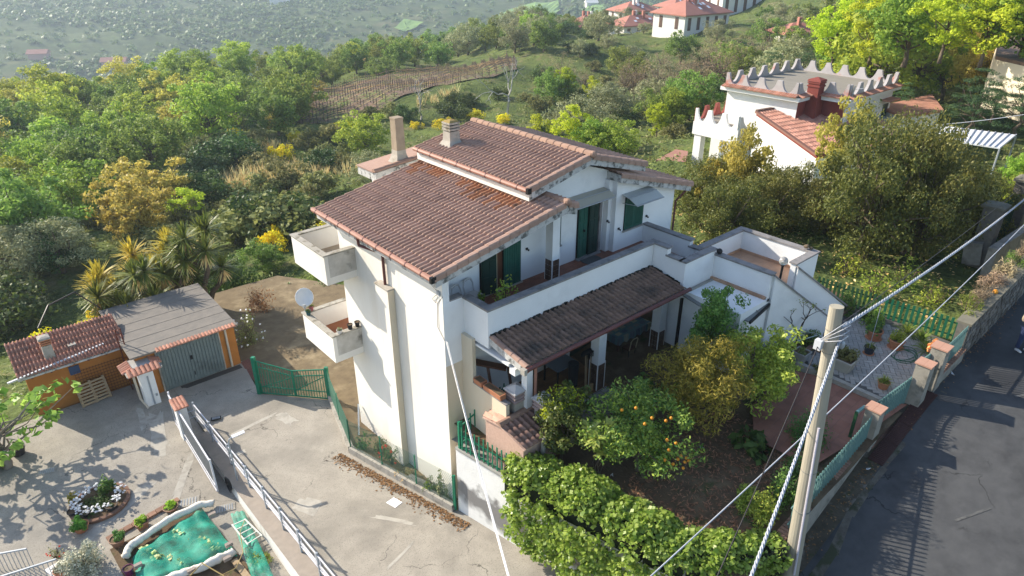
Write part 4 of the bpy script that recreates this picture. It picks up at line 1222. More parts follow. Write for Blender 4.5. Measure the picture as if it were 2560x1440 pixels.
# wire mesh fence on a block kerb beside the driveway
wf = thing('wire_fence', (-0.9, 3, 0), 'green wire mesh fence on a low concrete block kerb along the driveway', 'fence')
def fence_run(p, q, nblk, npost, hgt, step):
    p = Vector(p); q = Vector(q); d = (q - p); L = d.length; d = d.normalized()
    zf = lambda t: drive_z(p.lerp(q, t).y)
    for i in range(nblk):
        t0, t1 = i / nblk + 0.0015, (i + 1) / nblk - 0.0015
        a, b = p.lerp(q, t0), p.lerp(q, t1)
        MB().beam(a + Vector((0, 0, zf(t0) + 0.12)), b + Vector((0, 0, zf(t1) + 0.12)), 0.2, 0.30).build('kerb_block', CONC2, wf)
    for i in range(npost):
        t = i / (npost - 1) if npost > 1 else 0
        a = p.lerp(q, t)
        MB().tube([a + Vector((0, 0, zf(t) + 0.2)), a + Vector((0, 0, zf(t) + 0.28 + hgt))], 0.025, 6).build('fence_post', GREEN_FN, wf)
    g = MB(); n = int(L / step)
    for i in range(-int(hgt / step), n + 1):
        for s_ in (1, -1):
            t0 = i * step; t1 = t0 + hgt * 0.55
            if s_ < 0: t0, t1 = t1, t0
            z0, z1 = 0.28, 0.28 + hgt
            def cl(ta, za, tb, zb):
                if ta == tb: return None
                pts = []
                for tt, zz_ in ((ta, za), (tb, zb)):
                    if tt < 0: zz_ = zz_ + (zb - za) * (0 - tt) / (tb - ta); tt = 0
                    if tt > L: zz_ = zz_ + (zb - za) * (L - tt) / (tb - ta); tt = L
                    pts.append((tt, zz_))
                return pts
            pts = cl(t0, z0, t1, z1)
            (ta, za), (tb, zb) = pts
            if abs(ta - tb) < 0.02: continue
            A_ = p + d * ta; B_ = p + d * tb
            g.tube([A_ + Vector((0, 0, zf(ta / L) + za)), B_ + Vector((0, 0, zf(tb / L) + zb))], 0.0045, 3, False)
    g.build('wire_mesh', mat('green_wire', (0.10, 0.24, 0.17), rough=0.5), wf, kind='stuff')
fence_run((-0.22, -0.36, 0), (-1.24, 5.0, 0), 12, 4, 1.3, 0.075)
fence_run((-1.24, 5.0, 0), (-0.12, 8.9, 0), 9, 3, 1.3, 0.09)
MB().tube([(-0.2, -0.42, 0.1), (-0.2, -0.42, 1.62)], 0.04, 6).build('fence_post', GREEN_FN, wf)
# white slab set in the driveway
tag(MB().add([tuple(spot(965, 1256, -0.08)), tuple(spot(988, 1270, -0.07)), tuple(spot(1006, 1256, -0.07)), tuple(spot(985, 1243, -0.09))], [(0, 1, 2, 3)]).build('slab_tmp', WHITE), 'white square marble slab set in the concrete driveway', 'slab')
so = bpy.data.objects['slab_tmp']; so.name = 'marble_slab'
for q in so.data.vertices: q.co.z = drive_z(q.co.y) + 0.012
mod = so.modifiers.new('thick', 'SOLIDIFY'); mod.thickness = 0.02
# garden retaining wall, whitewashed with an uneven grey band partway up
WASH = mat('whitewashed_wall', (0.80, 0.79, 0.76), (0.72, 0.71, 0.68), 2, 0.95, 0.01, 14)
N_, L_ = WASH.node_tree.nodes, WASH.node_tree.links
def grey_band(m):
    N, L = m.node_tree.nodes, m.node_tree.links
    b = N['Principled BSDF']; src = b.inputs['Base Color'].links[0].from_socket
    geo = N.new('ShaderNodeNewGeometry'); sp = N.new('ShaderNodeSeparateXYZ'); L.new(geo.outputs['Position'], sp.inputs[0])
    nz = N.new('ShaderNodeTexNoise'); nz.inputs['Scale'].default_value = 1.3; nz.inputs['Detail'].default_value = 7
    L.new(geo.outputs['Position'], nz.inputs['Vector'])
    a = N.new('ShaderNodeMath'); a.operation = 'MULTIPLY_ADD'; a.inputs[1].default_value = 1.5
    L.new(nz.outputs['Fac'], a.inputs[0]); L.new(sp.outputs['Z'], a.inputs[2])
    r1 = N.new('ShaderNodeMapRange'); r1.inputs['From Min'].default_value = 2.35; r1.inputs['From Max'].default_value = 2.15
    L.new(a.outputs[0], r1.inputs['Value'])
    r2 = N.new('ShaderNodeMapRange'); r2.inputs['From Min'].default_value = 1.15; r2.inputs['From Max'].default_value = 1.55
    L.new(a.outputs[0], r2.inputs['Value'])
    mm = N.new('ShaderNodeMath'); mm.operation = 'MULTIPLY'; L.new(r1.outputs[0], mm.inputs[0]); L.new(r2.outputs[0], mm.inputs[1])
    x = N.new('ShaderNodeMix'); x.data_type = 'RGBA'; L.new(mm.outputs[0], x.inputs[0]); L.new(src, x.inputs[6]); x.inputs[7].default_value = (0.22, 0.21, 0.20, 1)
    L.new(x.outputs[2], b.inputs['Base Color'])
grey_band(WASH)
gw = thing('garden_wall', (0.5, -4, 0), 'whitewashed garden retaining wall with grey band above the driveway', 'wall')
g = MB(); gc = MB()
for (x0, y0), (x1, y1) in zip(WALLP[:-1], WALLP[1:]):
    d = Vector((x1 - x0, y1 - y0, 0)).normalized(); n = Vector((-d.y, d.x, 0)) * 0.26
    z0, z1 = -0.4, 2.72
    a, b = Vector((x0, y0, 0)), Vector((x1, y1, 0))
    if y0 < -2.9: z1 = 2.72
    g.add([a + Vector((0, 0, z0)), b + Vector((0, 0, z0)), b + Vector((0, 0, z1)), a + Vector((0, 0, z1)), a + n + Vector((0, 0, z0)), b + n + Vector((0, 0, z0)), b + n + Vector((0, 0, z1)), a + n + Vector((0, 0, z1))], [(0, 1, 2, 3), (7, 6, 5, 4), (0, 3, 7, 4), (1, 5, 6, 2)])
    gc.add([a - n * 0.15 + Vector((0, 0, z1)), b - n * 0.15 + Vector((0, 0, z1)), b - n * 0.15 + Vector((0, 0, z1 + 0.07)), a - n * 0.15 + Vector((0, 0, z1 + 0.07)), a + n * 1.2 + Vector((0, 0, z1)), b + n * 1.2 + Vector((0, 0, z1)), b + n * 1.2 + Vector((0, 0, z1 + 0.07)), a + n * 1.2 + Vector((0, 0, z1 + 0.07))], [(0, 1, 2, 3), (7, 6, 5, 4), (0, 3, 7, 4), (1, 5, 6, 2), (3, 2, 6, 7)])
g.build('wall', WASH, gw)
gc.build('coping', mat('cement_coping', (0.36, 0.35, 0.32), (0.28, 0.27, 0.25), 3, 0.9, 0.003, 40), gw)
structure(MB().add([(0.15, -0.45, 2.74), (0.62, -2.2, 2.74), (0.62, 0.0, 2.74), (0.05, 0.0, 2.74)], [(0, 1, 2, 3)]), 'wall_ledge', CONC2)

# green picket railing on the garden wall corner
def pickets(root, a, b, n, h, m, w=0.055, t=0.02, rails=(0.12, 0.8), post=0.0, top='flat', name='picket', jit=0.0, zt=None):
    a = Vector(a); b = Vector(b); rnd = random.Random(n)
    for r_ in rails:
        MB().beam(a + Vector((0, 0, h * r_)), b + Vector((0, 0, h * r_)), 0.03, 0.045).build('rail', m, root)
    me = None
    d = (b - a).normalized(); ang = atan2(d.y, d.x)
    g = MB()
    if top == 'point':
        g.prism([(-w / 2, 0), (w / 2, 0), (w / 2, h - w * 0.7), (0, h), (-w / 2, h - w * 0.7)], 'y', -t / 2 - 0.025, t / 2 - 0.025)
    elif top == 'round':
        g.tube([(0, -0.03, 0), (0, -0.03, h - 0.03), (0, -0.03, h)], [w / 2, w / 2, w / 3], 6)
    else:
        g.box(-w / 2, w / 2, -t / 2 - 0.025, t / 2 - 0.025, 0, h)
    for i in range(n):
        p = a.lerp(b, (i + 0.5) / n)
        if me is None:
            o = g.build(name, m, root); me = o.data
        else:
            o = bpy.data.objects.new(name, me); COL.objects.link(o); o.parent = root
        o.location = p - OFF[root.name] + Vector((0, 0, rnd.uniform(-jit, jit)))
        o.rotation_euler = (0, 0, ang)
gf = thing('green_railing', (0.2, -1.5, 2.79), 'old green picket railing with peeling paint round the barbecue corner', 'railing')
pickets(gf, (-0.02, -0.62, 2.79), (0.42, -3.4, 2.79), 15, 0.92, GREEN_FN, 0.05, 0.02, (0.10, 0.62))
pickets(gf, (0.0, -0.55, 2.79), (1.9, -0.62, 3.55), 11, 1.0, GREEN_FN, 0.05, 0.02, (0.10, 0.80))
MB().box(-0.06, 0.02, -0.62, -0.54, 2.79, 3.85).build('corner_post', GREEN_FN, gf)
# dark stone pot shelves, planters on the porch flank
for k, (y0, y1) in enumerate(((-1.0, -0.62), (-1.92, -1.1))):
    tb = thing('window_box', (0.7, (y0 + y1) / 2, 5.09), ('short' if k == 0 else 'long') + ' terracotta trough of dry soil on the porch flank wall', 'planter', 'troughs on the porch flank wall')
    MB().prism([(0.60, 5.092), (0.80, 5.092), (0.83, 5.27), (0.57, 5.27)], 'y', y0, y1).build('trough', TERRA, tb)
    MB().box(0.60, 0.80, y0 + 0.04, y1 - 0.04, 5.25, 5.276).build('soil', SOIL, tb)
bl = thing('folded_lounger', (1.5, -0.4, 3.67), 'dark brown wooden lounger folded against the porch back wall', 'lounger')
BWD = mat('dark_brown_wood', (0.075, 0.03, 0.018), (0.10, 0.045, 0.025), 7, 0.6)
MB().beam((0.95, -0.15, 5.5), (1.7, -0.9, 5.3), 0.3, 0.06).build('seat', BWD, bl)
MB().beam((1.25, -0.5, 5.4), (0.95, -1.3, 3.75), 0.08, 0.08).build('leg', BWD, bl)
MB().beam((1.9, -0.7, 5.4), (1.6, -1.5, 3.7), 0.08, 0.08).build('leg', BWD, bl)

# barbecue house with two chimneys
bb = thing('barbecue', (1.1, -2.4, 3.0), 'pink rendered outdoor barbecue with tiled gable roof and two louvred chimneys', 'barbecue')
MB().prism([(-1.50, 2.75), (-3.25, 2.75), (-3.25, 4.28), (-2.25, 4.50), (-1.50, 4.36)], 'x', 0.34, 1.9).build('wall', PINKS, bb)
br_ = MB().prism([(-1.42, 4.37), (-2.25, 4.53), (-3.36, 4.29), (-3.36, 4.25), (-2.25, 4.48), (-1.42, 4.33)], 'x', 0.28, 1.95).build('roof', PINKS, bb)
tiled(br_, (0.30, -2.25, 4.54), (1, 0, 0), Vector((0, 0.83, -0.16)).normalized(), 0.2, 0.42, 8, 2, TILE, 0, 21) if False else None
BBT = mat('light_pink_tile', (0.42, 0.26, 0.20), (0.34, 0.20, 0.155), 6, 0.9, island=0.15)  # lighter tone for one roof slope, darker brown for the other
tiled(br_, (1.92, -2.25, 4.54), (-1, 0, 0), Vector((0, -1.11, -0.24)).normalized(), 0.2, 0.285, 8, 4, mat('brown_bbq_tile', (0.27, 0.16, 0.125), (0.22, 0.13, 0.10), 7, 0.9, island=0.2), 32, 22)
tiled(br_, (0.30, -2.25, 4.54), (1, 0, 0), Vector((0, 0.83, -0.16)).normalized(), 0.2, 0.42, 8, 2, BBT, 16, 23)
ridge_row(br_, (1.95, -2.25, 4.58), (0.26, -2.25, 4.58), 4, 0.11, RIDGE)
def louvre_chimney(x, y, z0, hs):
    c = MB().lathe([(0.19, 0), (0.185, hs)], sq=True, c=(x, y, z0)).build('chimney', CHIM, bb)
    MB().lathe([(0.13, 0), (0.13, 0.42)], sq=True, c=(x, y, z0 + hs)).build('core', DARK, c)
    for k in range(3):
        MB().lathe([(0.20, 0), (0.235, 0.05), (0.235, 0.085), (0.20, 0.11)], sq=True, c=(x, y, z0 + hs + 0.01 + k * 0.125)).build('louvre', mat('pinkish_louvre', (0.42, 0.30, 0.27), (0.34, 0.26, 0.24), 6, 0.95), c)
    MB().lathe([(0.27, 0), (0.27, 0.035), (0.20, 0.05), (0.02, 0.17)], sq=True, c=(x, y, z0 + hs + 0.39)).build('cap', mat('grey_white_cap', (0.50, 0.49, 0.49), (0.42, 0.41, 0.41), 5, 0.9), c)
louvre_chimney(1.15, -1.98, 4.30, 0.62)
louvre_chimney(1.62, -2.72, 4.25, 0.50)

# things in the porch and on the veranda
tbl = thing('porch_table', (7.8, -0.85, 3.67), 'long porch table under a blue and cream checked cloth', 'table')
CHK = bpy.data.materials.new('checked_cloth'); CHK.use_nodes = True
cn = CHK.node_tree; ck = cn.nodes.new('ShaderNodeTexBrick'); ck.offset = 0.5
ck.inputs['Color1'].default_value = (0.02, 0.07, 0.16, 1); ck.inputs['Color2'].default_value = (0.42, 0.42, 0.26, 1); ck.inputs['Mortar'].default_value = (0.10, 0.2, 0.22, 1)
ck.inputs['Scale'].default_value = 1; ck.inputs['Brick Width'].default_value = 0.34; ck.inputs['Row Height'].default_value = 0.27; ck.inputs['Mortar Size'].default_value = 0.05
cg = cn.nodes.new('ShaderNodeNewGeometry'); cn.links.new(cg.outputs['Position'], ck.inputs['Vector']); cn.links.new(ck.outputs['Color'], cn.nodes['Principled BSDF'].inputs['Base Color'])
MB().box(6.9, 8.75, -1.15, -0.5, 4.40, 4.44).build('tabletop', BWD, tbl)
for x in (7.0, 8.65):
    for y in (-1.08, -0.57):
        MB().box(x - 0.03, x + 0.03, y - 0.03, y + 0.03, 3.67, 4.4).build('leg', BWD, tbl)
cl = MB().box(6.87, 8.78, -1.18, -0.47, 4.442, 4.452)
for k in range(24):
    x = 6.87 + k * 1.91 / 24
    dz = 0.26 + 0.05 * sin(k * 1.3)
    cl.quad((x, -1.18 - 0.012 * (k % 2), 4.45), (x + 1.91 / 24, -1.18 - 0.012 * ((k + 1) % 2), 4.45), (x + 1.91 / 24, -1.2, 4.45 - 0.26 - 0.05 * sin((k + 1) * 1.3)), (x, -1.2, 4.45 - dz))
for k in range(8):
    y = -1.18 + k * 0.71 / 8
    cl.quad((6.87, y, 4.45), (6.87, y + 0.71 / 8, 4.45), (6.85, y + 0.71 / 8, 4.17), (6.85, y, 4.17))
tag(cl.build('tablecloth', CHK), 'blue and cream patchwork cloth draped over the porch table', 'tablecloth')
ch = thing('bent_chair', (7.2, -1.5, 3.67), 'thin metal chair with pale curved back beside the porch table', 'chair')
MB().box(6.98, 7.38, -1.62, -1.28, 4.08, 4.12).build('seat', BWD, ch)
for x, y in ((7.0, -1.6), (7.36, -1.6), (7.0, -1.3), (7.36, -1.3)):
    MB().tube([(x, y, 3.67), (x, y, 4.1)], 0.014, 5).build('leg', BLACK, ch)
MB().tube([(7.0, -1.62, 4.1), (7.0, -1.68, 4.5), (7.08, -1.69, 4.58), (7.3, -1.69, 4.58), (7.37, -1.68, 4.5), (7.36, -1.62, 4.1)], 0.02, 6).build('backrest', mat('pale_bent_wood', (0.4, 0.33, 0.2)), ch)
mt_ = thing('side_table', (4.4, -0.9, 3.67), 'grey topped low table standing by the porch pillar', 'table')
MB().box(3.75, 4.75, -1.2, -0.45, 4.35, 4.39).build('tabletop', mat('grey_laminate', (0.13, 0.15, 0.17), rough=0.4), mt_)
for x in (3.8, 4.7):
    for y in (-1.15, -0.5):
        MB().box(x - 0.025, x + 0.025, y - 0.025, y + 0.025, 3.67, 4.35).build('leg', BLACK, mt_)
bk = thing('tool_barrel', (4.5, -1.7, 3.67), 'dark bucket of brooms and rakes leaning by the porch pillar', 'bucket')
MB().lathe([(0.16, 0), (0.19, 0.9)], 12, (4.35, -1.35, 3.67)).build('barrel', mat('slate_plastic', (0.03, 0.035, 0.04), rough=0.5), bk)
tl = [(-0.05, 0.0, 0.9), (0.1, 0.05, 1.0), (0.2, -0.04, 0.85), (0.28, 0.02, 0.95)]
for k, (ddx, ddy, q) in enumerate(tl):
    bx, by = 4.42 + ddx * 0.7, -1.9 + ddy
    hd = MB().tube([(bx, by, 3.72), (bx + 0.03 * k, by + 0.06, 5.15)], 0.016, 5)
    t_ = hd.build('broom' if k < 2 else 'rake', WOOD)
    tag(t_, ('broom' if k < 2 else 'rake') + ' with wooden handle standing head up by the porch pillar, ' + ['leftmost', 'second', 'third', 'rightmost'][k], 'broom' if k < 2 else 'rake', 'brooms and rakes by the porch pillar')
    if k < 2:
        MB().box(bx - 0.18, bx + 0.2, by + 0.02, by + 0.1, 5.13, 5.24).build('bristles', BLACK, t_)
    else:
        MB().box(bx - 0.15, bx + 0.22, by + 0.04, by + 0.08, 5.13, 5.18).build('head', BLACK, t_)
        for q_ in range(5):
            MB().box(bx - 0.13 + q_ * 0.08, bx - 0.11 + q_ * 0.08, by + 0.02, by + 0.05, 4.98, 5.13).build('tine', BLACK, t_)
tag(MB().box(4.35, 4.62, -2.06, -2.0, 3.70, 3.98).build('shovel_blade', mat('tan_board', (0.33, 0.22, 0.11))), 'tan board leaning at the foot of the porch pillar', 'board')
def plastic_chair(x, y, rz, label, pad):
    c = thing('plastic_chair', (x, y, 6.87), label, 'chair', 'white plastic chairs on the veranda')
    def b(name, *q):
        MB().box(*q).build(name, PVC, c, local=True)
    MB().box(-0.22, 0.22, -0.22, 0.22, 0.42, 0.45).build('seat', PVC, c, local=True)
    for sx in (-1, 1):
        MB().tube([(sx * 0.19, -0.19, 0.43), (sx * 0.22, -0.26, 0)], 0.024, 6).build('leg', PVC, c, local=True)
        MB().tube([(sx * 0.19, 0.19, 0.43), (sx * 0.21, 0.27, 0)], 0.024, 6).build('leg', PVC, c, local=True)
    pts = [(-0.20, 0.2, 0.44), (-0.22, 0.26, 0.7), (-0.16, 0.29, 0.86), (0, 0.30, 0.90), (0.16, 0.29, 0.86), (0.22, 0.26, 0.7), (0.20, 0.2, 0.44)]
    MB().tube(pts, [0.024, 0.026, 0.034, 0.04, 0.034, 0.026, 0.024], 6).build('back_frame', PVC, c, local=True)
    if pad:
        MB().box(-0.19, 0.19, -0.19, 0.16, 0.452, 0.475).build('cushion', BLACK, c, local=True)
    c.rotation_euler = (0, 0, rz)
    return c
plastic_chair(1.18, 0.62, 0.25, 'white plastic chair with black cushion, nearer the house corner', True)
plastic_chair(1.72, 0.72, 0.15, 'white plastic chair without cushion next to the green shutter', False)
tag(MB().lathe([(0.42, 0), (0.42, 0.02)], 20, (7.25, 0.72, 6.872)).build('doormat', mat('grey_doormat', (0.07, 0.07, 0.07), (0.10, 0.10, 0.10), 30, 1.0)), 'half round dark grey mat before the green front door', 'doormat')
# satellite dish and pots on the lower balcony
sd_ = thing('satellite_dish', (-1.05, 7.75, ztop_l), 'white satellite dish above the corner of the lower balcony', 'satellite dish')
g = MB(); n = 18; prof = [(0.02, 0.0), (0.16, 0.02), (0.28, 0.06), (0.36, 0.11), (0.37, 0.10), (0.28, 0.045), (0.16, 0.0), (0.02, -0.02)]
g.lathe(prof, n)
Mx = Matrix.Translation((-1.05, 7.7, ztop_l + 0.66)) @ Matrix.Rotation(R(-28), 4, 'Z') @ Matrix.Rotation(R(90 - 18), 4, 'X') @ Matrix.Scale(0.92, 4, (1, 0, 0))
g.v = [tuple(Mx @ Vector(p)) for p in g.v]
g.build('reflector', mat('dish_white', (0.72, 0.73, 0.75), rough=0.4), sd_, smooth=True)
c0 = Vector((-1.05, 7.7, ztop_l + 0.66)); ax_ = (Mx.to_3x3() @ Vector((0, 0, 1))).normalized()
MB().tube([c0 + Vector((0, 0.05, -0.05)), (-1.08, 7.78, ztop_l)], 0.022, 6).build('mast', GREY_MT, sd_)
MB().tube([c0 - Vector((0, 0, 0.3)), c0 - Vector((0, 0, 0.32)) + ax_ * 0.55], 0.012, 5).build('feed_arm', GREY_MT, sd_)
fp = c0 - Vector((0, 0, 0.3)) + ax_ * 0.57
MB().box(fp.x - 0.05, fp.x + 0.05, fp.y - 0.05, fp.y + 0.05, fp.z - 0.05, fp.z + 0.08).build('receiver', GREY_MT, sd_)

# ------------------------------------------------------------------ foliage kit
LEAFK = 2.15
L_ORANGE = leafmat('citrus_leaf', (0.030, 0.075, 0.016), (0.15, 0.20, 0.035), 0.35, 0.4, spec=0.4)
L_CITRUS2 = leafmat('light_citrus_leaf', (0.07, 0.14, 0.025), (0.20, 0.27, 0.05), 0.4, 0.45)
L_IVY = leafmat('ivy_leaf', (0.09, 0.17, 0.022), (0.23, 0.32, 0.08), 0.52, 0.38, 0.0, spec=0.5)
L_DARK = leafmat('dark_leaf', (0.018, 0.038, 0.012), (0.05, 0.085, 0.022), 0.3)
L_LAUREL = leafmat('laurel_leaf', (0.025, 0.055, 0.016), (0.075, 0.11, 0.03), 0.3, 0.45)
L_OAKB = leafmat('bright_oak_leaf', (0.085, 0.145, 0.022), (0.19, 0.25, 0.04), 0.45, 0.6, 0.03)
L_OAKM = leafmat('mid_oak_leaf', (0.055, 0.095, 0.022), (0.12, 0.17, 0.04), 0.45, 0.6, 0.03)
L_OAKY = leafmat('yellow_oak_leaf', (0.14, 0.14, 0.03), (0.24, 0.23, 0.06), 0.45, 0.6, 0.02)
L_SPRING = leafmat('spring_leaf', (0.13, 0.20, 0.015), (0.24, 0.31, 0.025), 0.5, 0.6, 0.02)
L_OLIVE = leafmat('olive_leaf', (0.08, 0.10, 0.05), (0.17, 0.19, 0.115), 0.25, 0.55, 0.015)
L_SCRUB = leafmat('scrub_leaf', (0.055, 0.072, 0.028), (0.12, 0.135, 0.05), 0.3, 0.7, 0.03)
L_GREY = leafmat('grey_twig', (0.10, 0.085, 0.06), (0.17, 0.145, 0.105), 0.2, 0.8, 0.02)
L_BROOM = leafmat('broom_flower', (0.45, 0.27, 0.01), (0.62, 0.42, 0.02), 0.3, 0.8, 0.01)
L_GOLD = leafmat('golden_bottlebrush', (0.065, 0.075, 0.014), (0.19, 0.165, 0.03), 0.35, 0.6, 0.02)
L_CEDAR = leafmat('cedar_needle', (0.018, 0.048, 0.022), (0.045, 0.09, 0.038), 0.2, 0.7, 0.02)
L_YUC = leafmat('yucca_blade', (0.035, 0.06, 0.018), (0.11, 0.13, 0.025), 0.3, 0.45, 0.01)
L_YUCY = leafmat('painted_sun_yucca_blade', (0.16, 0.16, 0.025), (0.32, 0.28, 0.04), 0.45, 0.5, 0.01)  # yellow copy of the yucca blade, sunlight put into its colour
L_DRY = leafmat('dry_grass', (0.30, 0.23, 0.12), (0.45, 0.36, 0.21), 0.35, 0.9, 0.01)
L_VINE = leafmat('dry_vine', (0.20, 0.16, 0.09), (0.30, 0.25, 0.16), 0.3, 0.9, 0.02)
L_HOLM = leafmat('holm_oak_leaf', (0.035, 0.050, 0.014), (0.105, 0.115, 0.03), 0.3, 0.5, 0.02)
L_BOX = leafmat('privet_leaf', (0.025, 0.075, 0.018), (0.07, 0.13, 0.03), 0.3, 0.45)
L_GRASS = leafmat('grass_blade', (0.06, 0.10, 0.02), (0.14, 0.19, 0.04), 0.4, 0.8)
L_WHITE = leafmat('white_petal', (0.75, 0.75, 0.78), (0.85, 0.85, 0.85), 0.3, 0.7, 0.0)
L_REDF = leafmat('red_flower', (0.5, 0.02, 0.015), (0.6, 0.05, 0.02), 0.3, 0.7, 0.0)
L_SILV = leafmat('silver_leaf', (0.10, 0.125, 0.10), (0.27, 0.29, 0.26), 0.2, 0.5, 0.0)
L_LOQ = leafmat('loquat_leaf', (0.16, 0.22, 0.05), (0.32, 0.38, 0.13), 0.35, 0.5, 0.0)
L_DEAD = leafmat('fallen_leaf', (0.075, 0.043, 0.022), (0.15, 0.10, 0.055), 0.1, 0.9, 0.0)

ORD = ['first', 'second', 'third', 'fourth', 'fifth', 'sixth', 'seventh', 'eighth', 'ninth', 'tenth', 'eleventh', 'twelfth', 'thirteenth', 'fourteenth', 'fifteenth', 'sixteenth', 'seventeenth']
def leaf_quads(cen, rad, per, size, rng, aspect=0.5, up=0.25, shell=0.6, out=0.55, droop=0.0):
    "leaf-shaped quads spread through balls: cen (n,3), rad (n,) or (n,3)"
    cen = np.asarray(cen, float); n = len(cen)
    rad = np.asarray(rad, float)
    if rad.ndim == 1: rad = np.repeat(rad[:, None], 3, 1)
    idx = np.repeat(np.arange(n), per); m = len(idx)
    d = rng.normal(size=(m, 3)); d /= np.linalg.norm(d, axis=1)[:, None]
    r = shell + (1 - shell) * rng.random_sample((m, 1)); r = np.where(rng.random_sample((m, 1)) < 0.3, rng.random_sample((m, 1)), r)
    p = cen[idx] + d * r * rad[idx]
    nrm = rng.normal(size=(m, 3)) * (1 - out) + d * out + np.array([0, 0, up])
    nrm /= np.linalg.norm(nrm, axis=1)[:, None]
    t = rng.normal(size=(m, 3)); t[:, 2] -= droop
    t -= nrm * (t * nrm).sum(1)[:, None]; t /= np.linalg.norm(t, axis=1)[:, None]
    b = np.cross(nrm, t)
    s = size * (0.6 + 0.8 * rng.random_sample((m, 1)))
    L = t * s * 0.5; W = b * s * 0.5 * aspect
    v = np.empty((m, 4, 3))
    v[:, 0] = p - L; v[:, 1] = p + W - L * 0.1; v[:, 2] = p + L; v[:, 3] = p - W - L * 0.1
    return v.reshape(-1, 3), np.arange(m * 4).reshape(-1, 4)

def crown_mesh(name, m, *clouds):
    vs, fs, n = [], [], 0
    for v, f in clouds:
        vs.append(v); fs.append(f + n); n += len(v)
    me = npmesh(name, np.concatenate(vs), np.concatenate(fs))
    me.materials.append(m)
    return me

def wobble(a, b, k, amt, rng):
    a = np.array(a, float); b = np.array(b, float)
    pts = [a + (b - a) * i / k for i in range(k + 1)]
    for i in range(1, k):
        pts[i] = pts[i] + rng.normal(size=3) * amt
    return pts

def tree_proto(name, seed, H, Rr, th, ncl, per, leaf, lm, bark=BARK, shape='round', limbs=9, tr=0.16, aspect=0.55, clr=0.30, up=0.25, trunks=1, droop=0.0, sq=1.0, label='tree', cat='tree', extra=None):
    "one tree at the origin: thing > trunk, crown"
    rng = np.random.RandomState(seed)
    cz, rz = th + (H - th) * 0.52, (H - th) * 0.52
    cen = []
    while len(cen) < ncl:
        d = rng.normal(size=3); d /= np.linalg.norm(d)
        r = rng.random_sample() ** 0.45
        x = d * r
        if shape == 'cone':
            h = rng.random_sample(); rr_ = (1 - h) ** 0.8 * (0.25 + 0.75 * rng.random_sample() ** 0.5)
            a = rng.uniform(0, 2 * pi)
            cen.append((Rr * rr_ * cos(a), Rr * rr_ * sin(a), th + (H - th) * h)); continue
        if shape == 'flat' and x[2] < -0.35: continue
        if shape == 'layer':
            x[2] = round(x[2] * 3.2) / 3.2 + rng.uniform(-0.04, 0.04)
            k = 1 - 0.55 * (x[2] + 1) / 2; x[0] *= k * 1.3; x[1] *= k * 1.3
        lump = 1 + 0.22 * sin(3 * atan2(x[1], x[0]) + seed) + 0.12 * sin(5 * x[2] + seed * 2)
        cen.append((x[0] * Rr * lump, x[1] * Rr * lump, cz + x[2] * rz))
    cen = np.array(cen)
    rad = Rr * clr * (0.55 + 0.7 * rng.random_sample(ncl))
    rad3 = np.stack([rad, rad, rad * (0.35 if shape == 'layer' else 0.75)], 1)
    cloud = leaf_quads(cen, rad3, per, leaf, rng, aspect, up, droop=droop)
    t = MB()
    for k in range(trunks):
        o = np.array([rng.uniform(-1, 1), rng.uniform(-1, 1), 0]) * (0.25 if trunks > 1 else 0.0)
        top = np.array([rng.uniform(-.2, .2) * Rr * 0.3 + o[0] * 2, rng.uniform(-.2, .2) * Rr * 0.3 + o[1] * 2, th + (H - th) * 0.3])
        pts = wobble(o - np.array([0, 0, 0.25]), top, 4, tr * 0.5, rng)
        t.tube(pts, [tr * 1.25, tr, tr * 0.85, tr * 0.72, tr * 0.6], 7)
        sel = rng.choice(ncl, min(limbs, ncl), replace=False)
        for j in sel:
            s0 = pts[rng.randint(2, 5)]
            q = wobble(s0, cen[j], 3, Rr * 0.06, rng)
            t.tube(q, [tr * 0.42, tr * 0.3, tr * 0.2, tr * 0.08], 5)
    root = bpy.data.objects.new(name, None); COL.objects.link(root); root.empty_display_size = 0.3
    tag(root, label, cat)
    OFF[root.name] = Vector((0, 0, 0))
    me = bpy.data.meshes.new('trunk'); me.from_pydata(t.v, [], t.f); me.polygons.foreach_set('use_smooth', [True] * len(me.polygons))
    link('trunk', me, bark, root, local=True)
    link('crown', crown_mesh('crown', lm, cloud), None, root, local=True)
    return root

def place(proto, used, loc, s=1.0, rz=0.0, label=None, group=None, name=None):
    "first call moves the prototype itself, later calls copy it"
    sc = s if isinstance(s, tuple) else (s, s, s)
    if proto.name not in used:
        used.add(proto.name)
        o = proto
        o.location = loc; o.rotation_euler = (0, 0, rz); o.scale = sc
        if label: o['label'] = label
        if group: o['group'] = group
        OFF[o.name] = Vector(loc)
        return o
    return dup(proto, loc, rz, sc, label, group)
USED = set()

def bush_mesh(seed, rx, ry, h, n, per, leaf, lm, aspect=0.5, clr=0.35, up=0.3, name='foliage', flowers=None):
    rng = np.random.RandomState(seed)
    d = rng.normal(size=(n, 3)); d /= np.linalg.norm(d, axis=1)[:, None]; d[:, 2] = np.abs(d[:, 2])
    r = rng.random_sample((n, 1)) ** 0.5
    cen = d * r * np.array([rx * (1 - clr * 0.6), ry * (1 - clr * 0.6), h * (1 - clr * 0.6)])
    rad = np.stack([np.full(n, rx * clr), np.full(n, ry * clr), np.full(n, h * clr)], 1) * (0.6 + 0.6 * rng.random_sample((n, 1)))
    return crown_mesh(name, lm, leaf_quads(cen, rad, per, leaf, rng, aspect, up))

